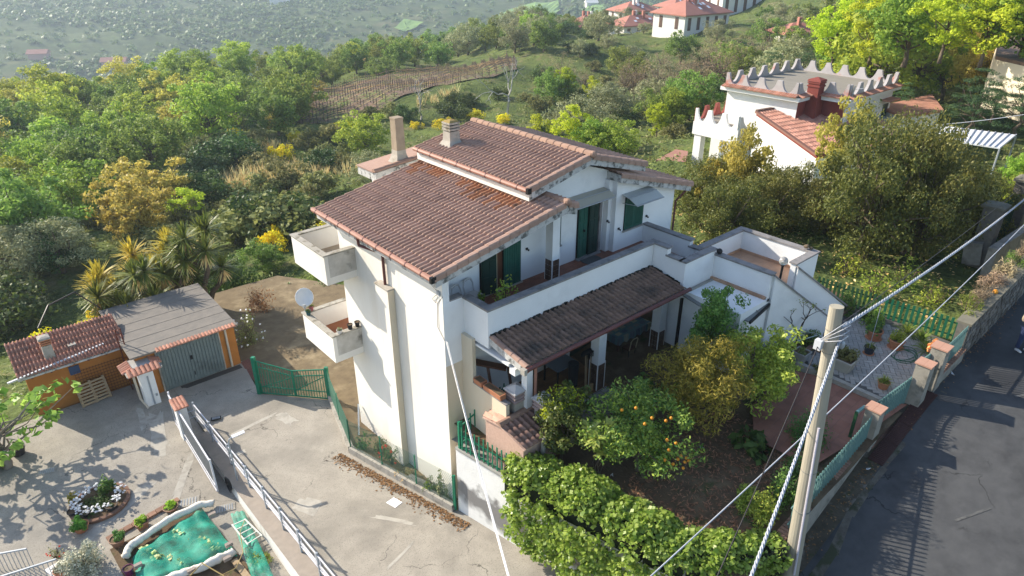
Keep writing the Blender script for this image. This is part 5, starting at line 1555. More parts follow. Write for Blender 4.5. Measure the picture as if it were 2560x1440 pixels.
def twigs(root, seed, n, h, r, m=BARK, tr=0.02, local=True):
    rng = np.random.RandomState(seed); g = MB()
    for i in range(n):
        a = rng.uniform(0, 2 * pi); q = r * rng.uniform(0.3, 1)
        pts = wobble((0.04 * cos(a), 0.04 * sin(a), -0.05), (q * cos(a), q * sin(a), h * rng.uniform(0.6, 1)), 3, h * 0.05, rng)
        g.tube(pts, [tr, tr * 0.8, tr * 0.5, tr * 0.2], 4)
    return g.build('stems', m, root, local=local)

def shrub(x, y, z, rx, ry, h, lm, label, name='shrub', cat='shrub', n=26, per=45, leaf=0.09, seed=None, group=None, aspect=0.5, flowers=None, nfl=60, fl=0.06, up=0.3, stems=6):
    seed = seed if seed is not None else int(abs(x * 31 + y * 17) * 10) % 9999
    o = thing(name, (x, y, z), label, cat, group)
    twigs(o, seed, stems, h * 0.85, max(rx, ry) * 0.6)
    link('foliage', bush_mesh(seed, rx, ry, h, n, per, leaf, lm, aspect, up=up), None, o, local=True)
    if flowers:
        rng = np.random.RandomState(seed + 1)
        d = rng.normal(size=(nfl, 3)); d /= np.linalg.norm(d, axis=1)[:, None]; d[:, 2] = np.abs(d[:, 2])
        cen = d * np.array([rx, ry, h]) * 1.0
        link('flowers', crown_mesh('flowers', flowers, leaf_quads(cen, np.full(nfl, fl * 0.4), 5, fl, rng, 0.8, 0.8)), None, o, local=True)
    return o

def blades(cen, n, ln, w, rng, spread=0.8, up=0.5, droop=0.3):
    "arching strap leaves from a point: two quads each"
    vs, fs = [], []
    for i in range(n):
        a = rng.uniform(0, 2 * pi); e = rng.uniform(up - spread, up + spread)
        d = np.array([cos(a) * cos(e), sin(a) * cos(e), sin(e)]); s = np.cross(d, [0, 0, 1]); s /= np.linalg.norm(s) + 1e-6
        L = ln * rng.uniform(0.7, 1.1); c = np.asarray(cen)
        p0, p1 = c, c + d * L * 0.55 + np.array([0, 0, -droop * L * 0.08]); p2 = c + d * L + np.array([0, 0, -droop * L * 0.4])
        k = len(vs)
        vs += [p0 - s * w * 0.3, p0 + s * w * 0.3, p1 + s * w * 0.5, p1 - s * w * 0.5, p2 + s * w * 0.06, p2 - s * w * 0.06]
        fs += [(k, k + 1, k + 2, k + 3), (k + 3, k + 2, k + 4, k + 5)]
    return np.array(vs), np.array(fs)

def merge(cl):
    vs, fs, n = [], [], 0
    for v, f in cl:
        vs.append(v); fs.append(f + n); n += len(v)
    return np.concatenate(vs), np.concatenate(fs)

def pot(x, y, z, r, h, m, label, plant=None, sq=False, saucer=False, name='flower_pot', cat='potted plant', group=None):
    "thing > pot, soil and whatever grows in it"
    o = thing(name, (x, y, z), label, cat, group)
    prof = [(r * 0.72, 0), (r * 0.95, h * 0.86), (r * 1.04, h * 0.86), (r * 1.04, h), (r * 0.92, h), (r * 0.9, h * 0.9)]
    g = MB().lathe(prof, 16, sq=sq)
    g.f = g.f[:-1]
    g.build('pot', m, o, local=True)
    MB().lathe([(r * 0.9, h * 0.86), (r * 0.9, h * 0.9)], 12, sq=sq).build('soil', SOIL, o, local=True)
    if saucer:
        MB().lathe([(r * 0.9, 0), (r * 1.1, 0.03), (r * 1.0, 0.035)], 14).build('saucer', TERRA, o, local=True)
    if plant:
        kind, lm, w, ht, leaf, n = plant
        rng = np.random.RandomState(int(abs(x * 91 + y * 53)))
        if kind == 'bush':
            me = bush_mesh(int(abs(x * 7 + y * 13)), w, w, ht, 12, n, leaf, lm)
            me.transform(Matrix.Translation((0, 0, h * 0.85)))
        else:
            v, f = blades((0, 0, h * 0.88), n, ht, leaf, rng, 0.6, 0.8, 0.6)
            me = crown_mesh('foliage', lm, (v, f))
        link('foliage', me, None, o, local=True)
    return o

# ------------------------------------------------------------------ street front: low wall, railings, pillars, gates
fl = thing('front_wall', (7.2, -9.5, 3.0), 'low rendered front wall with brick coping below the grey green railing', 'wall')
PILL = mat('grey_pillar_render', (0.33, 0.30, 0.25), (0.25, 0.23, 0.19), 3, 0.95, 0.006, 30, c3=(0.15, 0.14, 0.115), s3=2.2, lo3=0.52, hi3=0.66)
a0, a1 = Vector((3.6, -9.62, 0)), Vector((8.72, -9.47, 0))
g = MB()
def zc(t): return lerp(3.45, 3.90, t)
n = 6
for i in range(n):
    p, q = a0.lerp(a1, i / n), a0.lerp(a1, (i + 1) / n)
    w2 = Vector((0, 0.13, 0))
    g.add([p - w2 + Vector((0, 0, 1.2)), q - w2 + Vector((0, 0, 1.2)), q - w2 + Vector((0, 0, zc((i + 1) / n))), p - w2 + Vector((0, 0, zc(i / n))), p + w2 + Vector((0, 0, 1.2)), q + w2 + Vector((0, 0, 1.2)), q + w2 + Vector((0, 0, zc((i + 1) / n))), p + w2 + Vector((0, 0, zc(i / n)))], [(0, 1, 2, 3), (7, 6, 5, 4), (0, 3, 7, 4), (1, 5, 6, 2), (3, 2, 6, 7)])
g.build('wall', PILL, fl)
for i in range(42):
    t0, t1 = i / 42 + 0.002, (i + 1) / 42 - 0.002
    p, q = a0.lerp(a1, t0), a0.lerp(a1, t1)
    MB().beam(p + Vector((0, 0, zc(t0) + 0.03)), q + Vector((0, 0, zc(t1) + 0.03)), 0.30, 0.06).build('cap_brick', BRICK, fl)
fr = thing('front_railing', (6.5, -9.5, 3.8), 'grey green picket railing standing on the front wall beside the road', 'railing')
pickets(fr, (4.05, -9.60, 3.56), (8.72, -9.47, 3.97), 34, 0.92, TEAL, 0.042, 0.03, (0.15, 0.78), top='round')
def pillar(x, y, z0, h, w2, label):
    p = thing('gate_pillar', (x, y, z0), label, 'gate pillar', 'pillars along the street front')
    MB().box(-w2, w2, -w2, w2, -0.6, h).build('pillar', PILL, p, local=True)
    MB().box(-w2 - 0.04, w2 + 0.04, -w2 - 0.04, 0.0, h + 0.001, h + 0.05).build('cap_tile', mat('pink_cap_tile', (0.48, 0.27, 0.19), (0.42, 0.23, 0.16), 6, 0.9), p, local=True)
    MB().box(-w2 - 0.04, w2 + 0.04, 0.005, w2 + 0.04, h + 0.001, h + 0.048).build('cap_tile', MATS['pink_cap_tile'], p, local=True)
    return p
pillar(8.95, -9.46, 3.7, 1.30, 0.21, 'grey rendered gate pillar nearest the concrete pole, left of the car gate')
pillar(11.35, -9.78, 4.2, 1.52, 0.21, 'grey rendered gate pillar between the car gate and the foot gate')
pillar(12.35, -9.82, 4.42, 1.52, 0.22, 'grey rendered gate pillar right of the foot gate')
cg_ = thing('car_gate', (10.1, -9.6, 3.9), 'grey green tubular sliding car gate between two pillars', 'gate')
pickets(cg_, (8.8, -9.28, 3.86), (11.4, -9.58, 4.12), 22, 1.14, TEAL, 0.05, 0.04, (0.1, 0.9), top='round', name='gate_bar')
gp_ = thing('gantry_post', (8.5, -9.2, 3.7), 'dark green steel guide frame behind the nearest gate pillar', 'gate frame')
MB().box(8.32, 8.40, -9.2, -9.12, 3.7, 5.0).build('post', GREEN_OLD, gp_)
MB().beam((8.36, -9.16, 4.98), (8.80, -9.2, 5.0), 0.08, 0.06).build('arm', TEAL, gp_)
fg = thing('foot_gate', (11.85, -9.75, 4.3), 'narrow grey green foot gate between the two right pillars', 'gate')
pickets(fg, (11.55, -9.55, 4.42), (12.15, -9.6, 4.45), 7, 1.25, TEAL, 0.06, 0.03, (0.12, 0.85), top='round', name='gate_bar')
structure(MB().add([(11.45, -10.0, 4.30), (12.2, -10.05, 4.36), (12.2, -9.3, 4.43), (11.45, -9.3, 4.40)], [(0, 1, 2, 3)]), 'gate_threshold', mat('pale_grey_stone', (0.38, 0.38, 0.37), (0.3, 0.3, 0.29), 3, 0.8))
# brick paved apron and rusty grate in front of the car gate
structure(MB().add([(8.85, -9.72, 3.66), (11.2, -9.85, 4.20), (11.2, -9.3, 4.14), (8.85, -9.2, 3.84)], [(0, 1, 2, 3)]), 'gate_apron', tilemat('apron_brick', (0.27, 0.15, 0.10), (0.22, 0.12, 0.08), 0.25, 0.06, (0.17, 0.10, 0.07)))
gt = thing('drain_grate', (10.2, -9.9, 3.9), 'long rusty brown steel drain grate across the car gate entrance', 'grate')
for k in range(4):
    xa, xb = 8.5 + k * 0.9 + 0.006, 8.5 + (k + 1) * 0.9 - 0.006
    ya, yb = -9.98 - 0.0 * k, -9.98
    q = MB().beam((xa, -9.98, road_z(xa) + 0.02), (xb, -9.98, road_z(xb) + 0.02), 0.44, 0.03).build('panel', RUST, gt)
    for j in range(14):
        x = lerp(xa, xb, (j + 0.5) / 14)
        MB().beam((x, -10.19, road_z(x) + 0.04), (x, -9.77, road_z(x) + 0.04), 0.02, 0.012).build('bar', RUST, q)
# section of railing and low wall beyond the foot gate
f2 = thing('front_railing', (13.5, -9.85, 4.9), 'short grey green railing right of the foot gate with planters behind', 'railing')
pickets(f2, (12.6, -9.86, 4.95), (14.2, -9.92, 5.15), 13, 0.95, TEAL, 0.042, 0.03, (0.15, 0.8), top='round')
w3 = thing('front_wall', (13.4, -9.88, 4.3), 'short low front wall with brick coping right of the foot gate', 'wall')
MB().beam((12.58, -9.88, 4.55), (14.25, -9.95, 4.82), 0.26, 0.70).build('wall', PILL, w3)
for i in range(13):
    p, q = Vector((12.58, -9.88, 4.93)).lerp(Vector((14.25, -9.95, 5.20)), i / 13 + 0.004), Vector((12.58, -9.88, 4.93)).lerp(Vector((14.25, -9.95, 5.20)), (i + 1) / 13 - 0.004)
    MB().beam(p, q, 0.32, 0.05).build('cap_brick', BRICK, w3)
# stone wall climbing with the road
st = thing('stone_wall', (20, -10.2, 4.8), 'grey rubble stone garden wall climbing beside the shaded road', 'wall')
s0, s1 = Vector((14.2, -9.98, 0)), Vector((40, -11.0, 0))
def stz(x): return road_z(x)
g = MB(); g2 = MB()
for i in range(12):
    p, q = s0.lerp(s1, i / 12), s0.lerp(s1, (i + 1) / 12)
    for off, z0, z1, mb in ((0.0, -0.3, 1.34, g),):
        y2 = Vector((0, 0.35, 0))
        mb.add([p + Vector((0, 0, stz(p.x) + z0)), q + Vector((0, 0, stz(q.x) + z0)), q + Vector((0, 0, stz(q.x) + z1)), p + Vector((0, 0, stz(p.x) + z1)), p + y2 + Vector((0, 0, stz(p.x) + z0)), q + y2 + Vector((0, 0, stz(q.x) + z0)), q + y2 + Vector((0, 0, stz(q.x) + z1)), p + y2 + Vector((0, 0, stz(p.x) + z1))], [(0, 1, 2, 3), (7, 6, 5, 4), (0, 3, 7, 4), (1, 5, 6, 2)])
    e = Vector((0, -0.05, 0)); y2 = Vector((0, 0.42, 0))
    g2.add([p + e + Vector((0, 0, stz(p.x) + 1.34)), q + e + Vector((0, 0, stz(q.x) + 1.34)), q + e + Vector((0, 0, stz(q.x) + 1.42)), p + e + Vector((0, 0, stz(p.x) + 1.42)), p + y2 + Vector((0, 0, stz(p.x) + 1.34)), q + y2 + Vector((0, 0, stz(q.x) + 1.34)), q + y2 + Vector((0, 0, stz(q.x) + 1.42)), p + y2 + Vector((0, 0, stz(p.x) + 1.42))], [(0, 1, 2, 3), (7, 6, 5, 4), (0, 3, 7, 4), (1, 5, 6, 2), (3, 2, 6, 7)])
g.build('wall_core', MORTAR, st)
g2.build('coping', mat('mossy_wall_coping', (0.19, 0.175, 0.13), (0.14, 0.13, 0.10), 3, 0.95, 0.005, 25), st)
rs_ = random.Random(9)
rows = 6
for r_ in range(rows):
    x = 14.2 + rs_.uniform(0, 0.15)
    while x < 24.5:
        w2 = rs_.uniform(0.18, 0.42); h2 = 1.3 / rows
        t = (x - 14.2) / 25.8; y = lerp(-9.98, -11.0, t)
        zb = stz(x) + 0.02 + r_ * h2
        pts = []
        for (u, v) in ((0.06, 0.1), (0.5, 0.02), (0.95, 0.12), (1.0, 0.55), (0.9, 0.93), (0.45, 1.0), (0.03, 0.88)):
            pts.append((x + (u + rs_.uniform(-.05, .05)) * (w2 - 0.02), zb + (v + rs_.uniform(-.06, .06)) * (h2 - 0.02)))
        dpt = rs_.uniform(0.02, 0.05)
        MB().prism(pts, 'y', y - dpt, y + 0.01).build('stone', STONE, st)
        x += w2

# patio of herringbone pavers above a kerb
PATB = mat('patio_joint', (0.13, 0.12, 0.11), (0.09, 0.085, 0.08), 6, 0.95)
pt = structure(MB().add([(10.6, -6.6, 4.385), (10.62, -9.45, 4.385), (14.4, -9.62, 4.385), (16.0, -9.2, 4.385), (16.2, -5.3, 4.385), (13.0, -5.6, 4.385), (12.3, -6.0, 4.385), (10.9, -6.2, 4.385)], [tuple(range(8))]), 'patio', PATB)
PAV = mat('pale_paver', (0.37, 0.35, 0.32), (0.31, 0.29, 0.265), 5, 0.85, 0.002, 50, island=0.10, c3=(0.42, 0.31, 0.26), s3=0.35, lo3=0.52, hi3=0.6)
pw, pl_ = 0.155, 0.31
c45, s45 = cos(R(45 - 12)), sin(R(45 - 12))
def herring():
    out = []
    for i in range(-30, 30):
        for j in range(-16, 16):
            u0 = j * 4 * pw + i * pw; v0 = i * pw
            out.append((u0 + pl_ / 2, v0 + pw / 2, 0))
            out.append((u0 + pl_ + pw / 2, v0, 1))
    return out
def inside(x, y):
    return 10.75 < x < 15.6 and -9.35 < y < -6.0 and (x < 14.2 or y > -9.0 - 0 * x) and not (x < 12.6 and y > -6.3)
cell = []
for u, v, o_ in herring():
    x = 13.0 + u * c45 - v * s45; y = -7.8 + u * s45 + v * c45
    if inside(x, y):
        cell.append((x, y, o_))
cell.sort(key=lambda q: (q[0] - CAM[0]) ** 2 + (q[1] - CAM[1]) ** 2)
def paver_mesh():
    g = MB(); a, b = pl_ / 2 - 0.006, pw / 2 - 0.006
    g.add([(-a, -b, 0), (a, -b, 0), (a, b, 0), (-a, b, 0), (-a + .004, -b + .004, .012), (a - .004, -b + .004, .012), (a - .004, b - .004, .012), (-a + .004, b - .004, .012)], [(4, 5, 6, 7), (0, 1, 5, 4), (1, 2, 6, 5), (2, 3, 7, 6), (3, 0, 4, 7)])
    me = bpy.data.meshes.new('paver'); me.from_pydata(g.v, [], g.f); me.materials.append(PAV); return me
pme = paver_mesh(); rest = MB(); rp_ = random.Random(2)
for k, (x, y, o_) in enumerate(cell):
    M = Matrix.Translation((x, y, 4.386 + rp_.uniform(0, 0.003))) @ Matrix.Rotation(R(33) + (pi / 2 if o_ else 0), 4, 'Z')
    if k < 300:
        o = bpy.data.objects.new('paver', pme); COL.objects.link(o); o.parent = pt; o.matrix_basis = M
    else:
        rest.add([M @ v.co for v in pme.vertices], [tuple(p.vertices) for p in pme.polygons])
if rest.v: rest.build('pavers', PAV, pt, kind='stuff')
kb = MB(); kb.box(10.42, 10.60, -9.4, -6.2, 3.9, 4.40)
structure(kb, 'patio_kerb', CONC2)
bedw = MB().box(12.9, 15.7, -5.75, -5.6, 4.35, 4.52).box(10.7, 12.0, -6.2, -6.05, 4.2, 4.55)
structure(bedw, 'bed_edging', BRICK)
structure(MB().add([(10.4, -6.1, 4.38), (12.5, -6.05, 4.45), (12.3, -5.8, 4.6), (10.3, -4.9, 4.5), (8.7, -3.3, 3.75), (8.7, -6.0, 3.95)], [tuple(range(6))]), 'stair_bed_soil', SOIL)
structure(MB().add([(12.5, -5.7, 4.4), (16.4, -5.6, 4.43), (17.4, -2.5, 4.3), (13.2, -2.0, 4.2)], [(0, 1, 2, 3)]), 'patio_bed_soil', SOIL)
# green picket fence round the patio
pk = thing('patio_fence', (16, -7, 4.3), 'dark and bright green wooden picket fence behind the patio pots', 'fence')
pickets(pk, (15.85, -4.05, 4.30), (15.95, -6.6, 4.35), 15, 0.92, GREEN_OLD, 0.09, 0.03, (0.2, 0.78), top='flat')
pickets(pk, (15.98, -6.7, 4.36), (16.2, -9.5, 4.4), 15, 0.88, mat('green_picket_paint', (0.008, 0.10, 0.05), (0.012, 0.13, 0.07), 5, 0.6), 0.09, 0.03, (0.2, 0.78), top='flat')

# garden lamp by the terrace
gl = thing('globe_lamp', (10.6, -4.98, 6.2), 'black post lamp with clear glass globe beside the terrace corner', 'lamp')
MB().tube([(10.55, -4.98, 4.4), (10.6, -4.98, 7.62)], 0.04, 8).build('post', BLACK, gl)
MB().lathe([(0.05, 0), (0.07, 0.05), (0.05, 0.08)], 10, (10.6, -4.98, 7.6)).build('collar', BLACK, gl)
GLB = bpy.data.materials.new('smoked_globe'); GLB.use_nodes = True
_b = GLB.node_tree.nodes['Principled BSDF']; _b.inputs['Base Color'].default_value = (0.62, 0.60, 0.56, 1); _b.inputs['Roughness'].default_value = 0.12; _b.inputs['Transmission Weight'].default_value = 0.6
MB().ball((10.6, -4.98, 7.80), 0.15, 16, 12).build('globe', GLB, gl, smooth=True)
sl = thing('spot_lamp', (10.25, -2.68, 7.4), 'small black bulkhead lamp on the corner of the landing wall', 'lamp')
MB().ball((10.27, -2.72, 7.50), 0.11, 10, 7).build('shade', BLACK, sl, smooth=True)
MB().tube([(10.22, -2.62, 7.3), (10.27, -2.70, 7.42)], 0.025, 6).build('bracket', GREY_MT, sl)
ct = MB(); ct.ball((13.05, -4.55, 7.50), 0.10, 8, 6, 0.7); ct.ball((12.98, -4.62, 7.55), 0.07, 8, 6); ct.ball((13.1, -4.72, 7.47), 0.07, 8, 6, 0.7)
tag(ct.build('driftwood', mat('brown_grey_wood', (0.16, 0.12, 0.08), (0.1, 0.08, 0.05), 20, 1.0)), 'lumpy brown weathered root lying on the far terrace corner coping', 'driftwood')

# pots on the patio
pot(11.25, -7.5, 4.39, 0.30, 0.46, mat('cream_pot', (0.42, 0.39, 0.33), (0.36, 0.33, 0.28), 5, 0.8), 'square cream planter with a spiky brown green succulent by the patio kerb', ('bush', L_SCRUB, 0.42, 0.55, 0.12, 55), True, name='square_planter')
pot(12.9, -7.6, 4.39, 0.18, 0.30, mat('slate_pot', (0.03, 0.035, 0.045), rough=0.6), 'small slate grey pot with a thin stake and grassy plant', ('blade', L_GRASS, 0.2, 0.35, 0.02, 40), saucer=True)
tag(MB().tube([(12.85, -7.6, 4.6), (12.86, -7.6, 6.3)], 0.012, 5).build('garden_cane', GREY_MT), 'thin grey cane standing in the slate pot', 'cane')
pot(14.1, -7.25, 4.39, 0.27, 0.36, TERRA, 'terracotta pot with a leafy plant nearest the green fence', ('bush', L_BOX, 0.34, 0.5, 0.10, 50), saucer=True)
pot(14.05, -8.05, 4.39, 0.26, 0.34, TERRA, 'terracotta pot on a saucer with a bright green bush', ('bush', L_CITRUS2, 0.33, 0.5, 0.08, 60), saucer=True)
pot(11.15, -8.85, 4.40, 0.19, 0.25, TERRA, 'small terracotta pot of fine grassy plant behind the car gate', ('blade', L_GRASS, 0.3, 0.36, 0.012, 130))
pot(10.75, -6.2, 4.30, 0.24, 0.42, mat('grey_cement_pot', (0.34, 0.33, 0.31), (0.28, 0.27, 0.25), 4, 0.9), 'square grey cement planter with a low plant beside the stair bed', ('bush', L_SCRUB, 0.24, 0.25, 0.08, 30), True, name='square_planter')
pot(13.2, -9.55, 5.15, 0.22, 0.20, mat('brown_box', (0.16, 0.07, 0.05)), 'brown balcony box with rust coloured dry plant on the front railing', ('bush', leafmat('rusty_leaf', (0.25, 0.10, 0.04), (0.36, 0.19, 0.08), 0.3), 0.45, 0.45, 0.09, 80), True, name='rail_planter')
for k, (x, y) in enumerate(((14.6, -8.9), (15.2, -8.5), (15.4, -7.9))):
    o = thing('agapanthus', (x, y, 4.39), ['strappy green clump behind the front railing', 'strappy green clump in the patio corner', 'strappy green clump beside the bright green fence'][k], 'plant', 'strap leaved clumps on the patio')
    rng = np.random.RandomState(k); link('foliage', crown_mesh('foliage', L_GRASS, blades((0, 0, 0), 80, 0.75, 0.035, rng, 0.7, 0.75, 0.9)), None, o, local=True)
# hose on the patio
hp = []
for k in range(56):
    a = k * 0.36; r_ = 0.42 + 0.1 * sin(k * 0.5)
    hp.append((13.6 + r_ * cos(a) * 1.2 + k * 0.004, -8.5 + r_ * sin(a) * 0.8, 4.41 + 0.002 * k * 0.2))
tag(MB().tube(hp, 0.012, 5).build('garden_hose', mat('green_hose', (0.02, 0.13, 0.06), rough=0.4)), 'thin green garden hose looped on the patio paving', 'hose')
tf = thing('drying_frame', (11.3, -5.4, 4.9), 'pale green metal frame lying over the flower bed by the stairs', 'frame')
PGM = mat('pale_green_metal', (0.38, 0.45, 0.42), rough=0.4)
for a, b in (((9.6, -5.6, 4.85), (11.2, -5.2, 5.05)), ((11.2, -5.2, 5.05), (11.9, -6.2, 4.95)), ((11.0, -5.9, 4.9), (11.9, -6.2, 4.95)), ((11.1, -5.25, 5.04), (11.0, -5.9, 4.9))):
    MB().tube([a, b], 0.018, 5).build('bar', PGM, tf)

# ------------------------------------------------------------------ concrete pole and its cables
pb = Vector((3.78, -10.12, 2.2)); ptop = Vector(spot(2092, 766, 10.2))
po = thing('utility_pole', pb, 'leaning round concrete utility pole beside the front wall', 'utility pole')
MB().tube([pb - Vector((0, 0, 0.6)), pb.lerp(ptop, 0.5), ptop], [0.215, 0.185, 0.152], 18).build('shaft', POLE, po, smooth=False)
for t in (0.93, 0.86, 0.78, 0.45, 0.3):
    c = pb.lerp(ptop, t); dd = (ptop - pb).normalized()
    MB().tube([c - dd * 0.012, c + dd * 0.012], 0.219 - 0.06 * t, 18).build('band', mat('steel_band', (0.22, 0.21, 0.18), rough=0.5), po)
pax = (ptop - pb).normalized()
side = Vector((-0.6, -0.55, 0))
jb = pb.lerp(ptop, 0.885) + Vector((-0.24, 0.16, 0))
MB().beam(jb - Vector((0.0, 0, 0.12)), jb + Vector((0, 0, 0.12)), 0.16, 0.14, (1, 0, 0)).build('junction_box', mat('pale_grey_box', (0.55, 0.56, 0.57), rough=0.5), po)
MB().tube([pb.lerp(ptop, 0.06) + Vector((-0.16, -0.14, 0)), pb.lerp(ptop, 0.62) + Vector((-0.15, -0.13, 0))], 0.03, 7).build('conduit', mat('lilac_conduit', (0.50, 0.47, 0.52), rough=0.4), po)
for k in range(4):
    c0_ = pb.lerp(ptop, 0.90 + 0.012 * k)
    MB().tube([jb + Vector((0.02, 0, 0.05 + 0.02 * k)), c0_ + Vector((-0.10, -0.26, 0.10 + 0.05 * k)), c0_ + Vector((0.12, -0.30, 0.16 + 0.04 * k)), c0_ + Vector((0.22, -0.12, 0.04))], 0.012, 5).build('wire_loop', WIRE if k % 2 else mat('white_loop', (0.62, 0.6, 0.6), rough=0.5), po, smooth=True)
MB().ball(pb.lerp(ptop, 0.885) + Vector((0.14, -0.2, 0)), 0.07, 8, 6, 1.6).build('cable_clamp', GREY_MT, po)
def catenary(a, b, sag, n=26):
    a = Vector(a); b = Vector(b)
    return [a.lerp(b, i / n) - Vector((0, 0, sag * 4 * (i / n) * (1 - i / n))) for i in range(n + 1)]
def twisted(name, pts, r, label, turns):
    t = thing(name, pts[0], label, 'cable')
    N = len(pts)
    fine = []
    m_ = turns * 10
    for i in range(m_ + 1):
        f = i / m_ * (N - 1); k = min(int(f), N - 2)
        fine.append(pts[k].lerp(pts[k + 1], f - k))
    for s_ in range(3):
        q = []
        for i, p in enumerate(fine):
            d = (fine[min(i + 1, m_)] - fine[max(i - 1, 0)]).normalized()
            x = d.cross(Vector((0, 0, 1))).normalized(); y = x.cross(d)
            a = 2 * pi * (i / 10 + s_ / 3)
            q.append(p + (x * cos(a) + y * sin(a)) * r * 0.62)
        MB().tube(q, r * 0.6, 5).build('strand', WIRE, t, smooth=True)
    return t
k0 = pb.lerp(ptop, 0.935) + Vector((0.13, -0.12, 0))
def along(px, py, dist):
    d = ray(px, py); return Vector(CAM + d / np.linalg.norm(d) * dist)
twisted('twisted_cable', catenary(k0, along(2640, 430, 44), 0.35), 0.035, 'thick twisted grey cable from the pole up to the right', 46)
far_l = along(1868, 1440, 13.2); q = far_l + (far_l - k0).normalized() * 6
twisted('twisted_cable', catenary(pb.lerp(ptop, 0.90) + Vector((0.10, -0.15, 0)), q, 0.30), 0.030, 'thick twisted pale cable falling from the pole towards the viewer', 40)
def cable(pts, r, m, label, name='cable'):
    return tag(MB().tube(pts, r, 5).build(name, m, smooth=True), label, 'cable')
ca_, cb_ = along(1600, 1460, 14.0), along(2700, 420, 40)
cable(catenary(ca_ + (ca_ - cb_) * 0.05, cb_, 0.35, 40), 0.016, WIRE, 'straight grey overhead cable passing in front of the pole')
DKW = mat('dark_cable', (0.035, 0.03, 0.03), rough=0.5)
cable(catenary(jb, along(1780, 1470, 14.2), 0.1), 0.013, DKW, 'thin dark cable falling left from the junction box on the pole')
cable(catenary(pb.lerp(ptop, 0.93), along(2620, 410, 46), 0.25), 0.011, DKW, 'thin dark cable running from the pole towards the upper right')
hw = Vector((-0.02, -0.1, 6.62)); hb = along(1275, 1460, 13.0)
WPL = mat('white_cable', (0.75, 0.74, 0.72), rough=0.5)
wc = thing('service_cable', hw, 'pair of white service cables hanging from the villa corner towards the viewer', 'cable')
for o_ in (0, 0.05):
    MB().tube(catenary(hw + Vector((o_, 0, -o_)), hb + Vector((o_ * 0.6, o_ * 0.2, 0)), 0.12), 0.010, 5).build('strand', WPL, wc)
hg = MB()
hg.tube([(0.0, -0.02, 8.1), (-0.02, 0.25, 7.8), (-0.03, 0.3, 6.95), (-0.02, -0.02, 6.6)], 0.008, 4)
hg.tube([(-0.03, 0.15, 8.15), (-0.05, 0.35, 8.0), (-0.04, 0.5, 7.85), (-0.05, 0.3, 7.8), (-0.04, 0.2, 8.05)], 0.008, 4)
hg.tube([(-0.03, 0.15, 8.2), (-0.03, 0.9, 8.42), (-0.03, 1.35, 8.5)], 0.006, 4)
tag(hg.build('wall_wiring', DKW, HS))
MB().box(-0.07, -0.01, 0.08, 0.2, 8.12, 8.25).build('cable_bracket', GREY_MT, HS)
MB().box(-0.07, -0.01, 1.3, 1.4, 8.45, 8.6).build('cable_bracket', GREY_MT, HS)
tag(MB().tube(catenary(along(2200, 318, 50), along(2600, 280, 48), 0.2), 0.02, 4).build('overhead_line', WIRE), 'thin pale line crossing above the white sheet roof', 'cable')

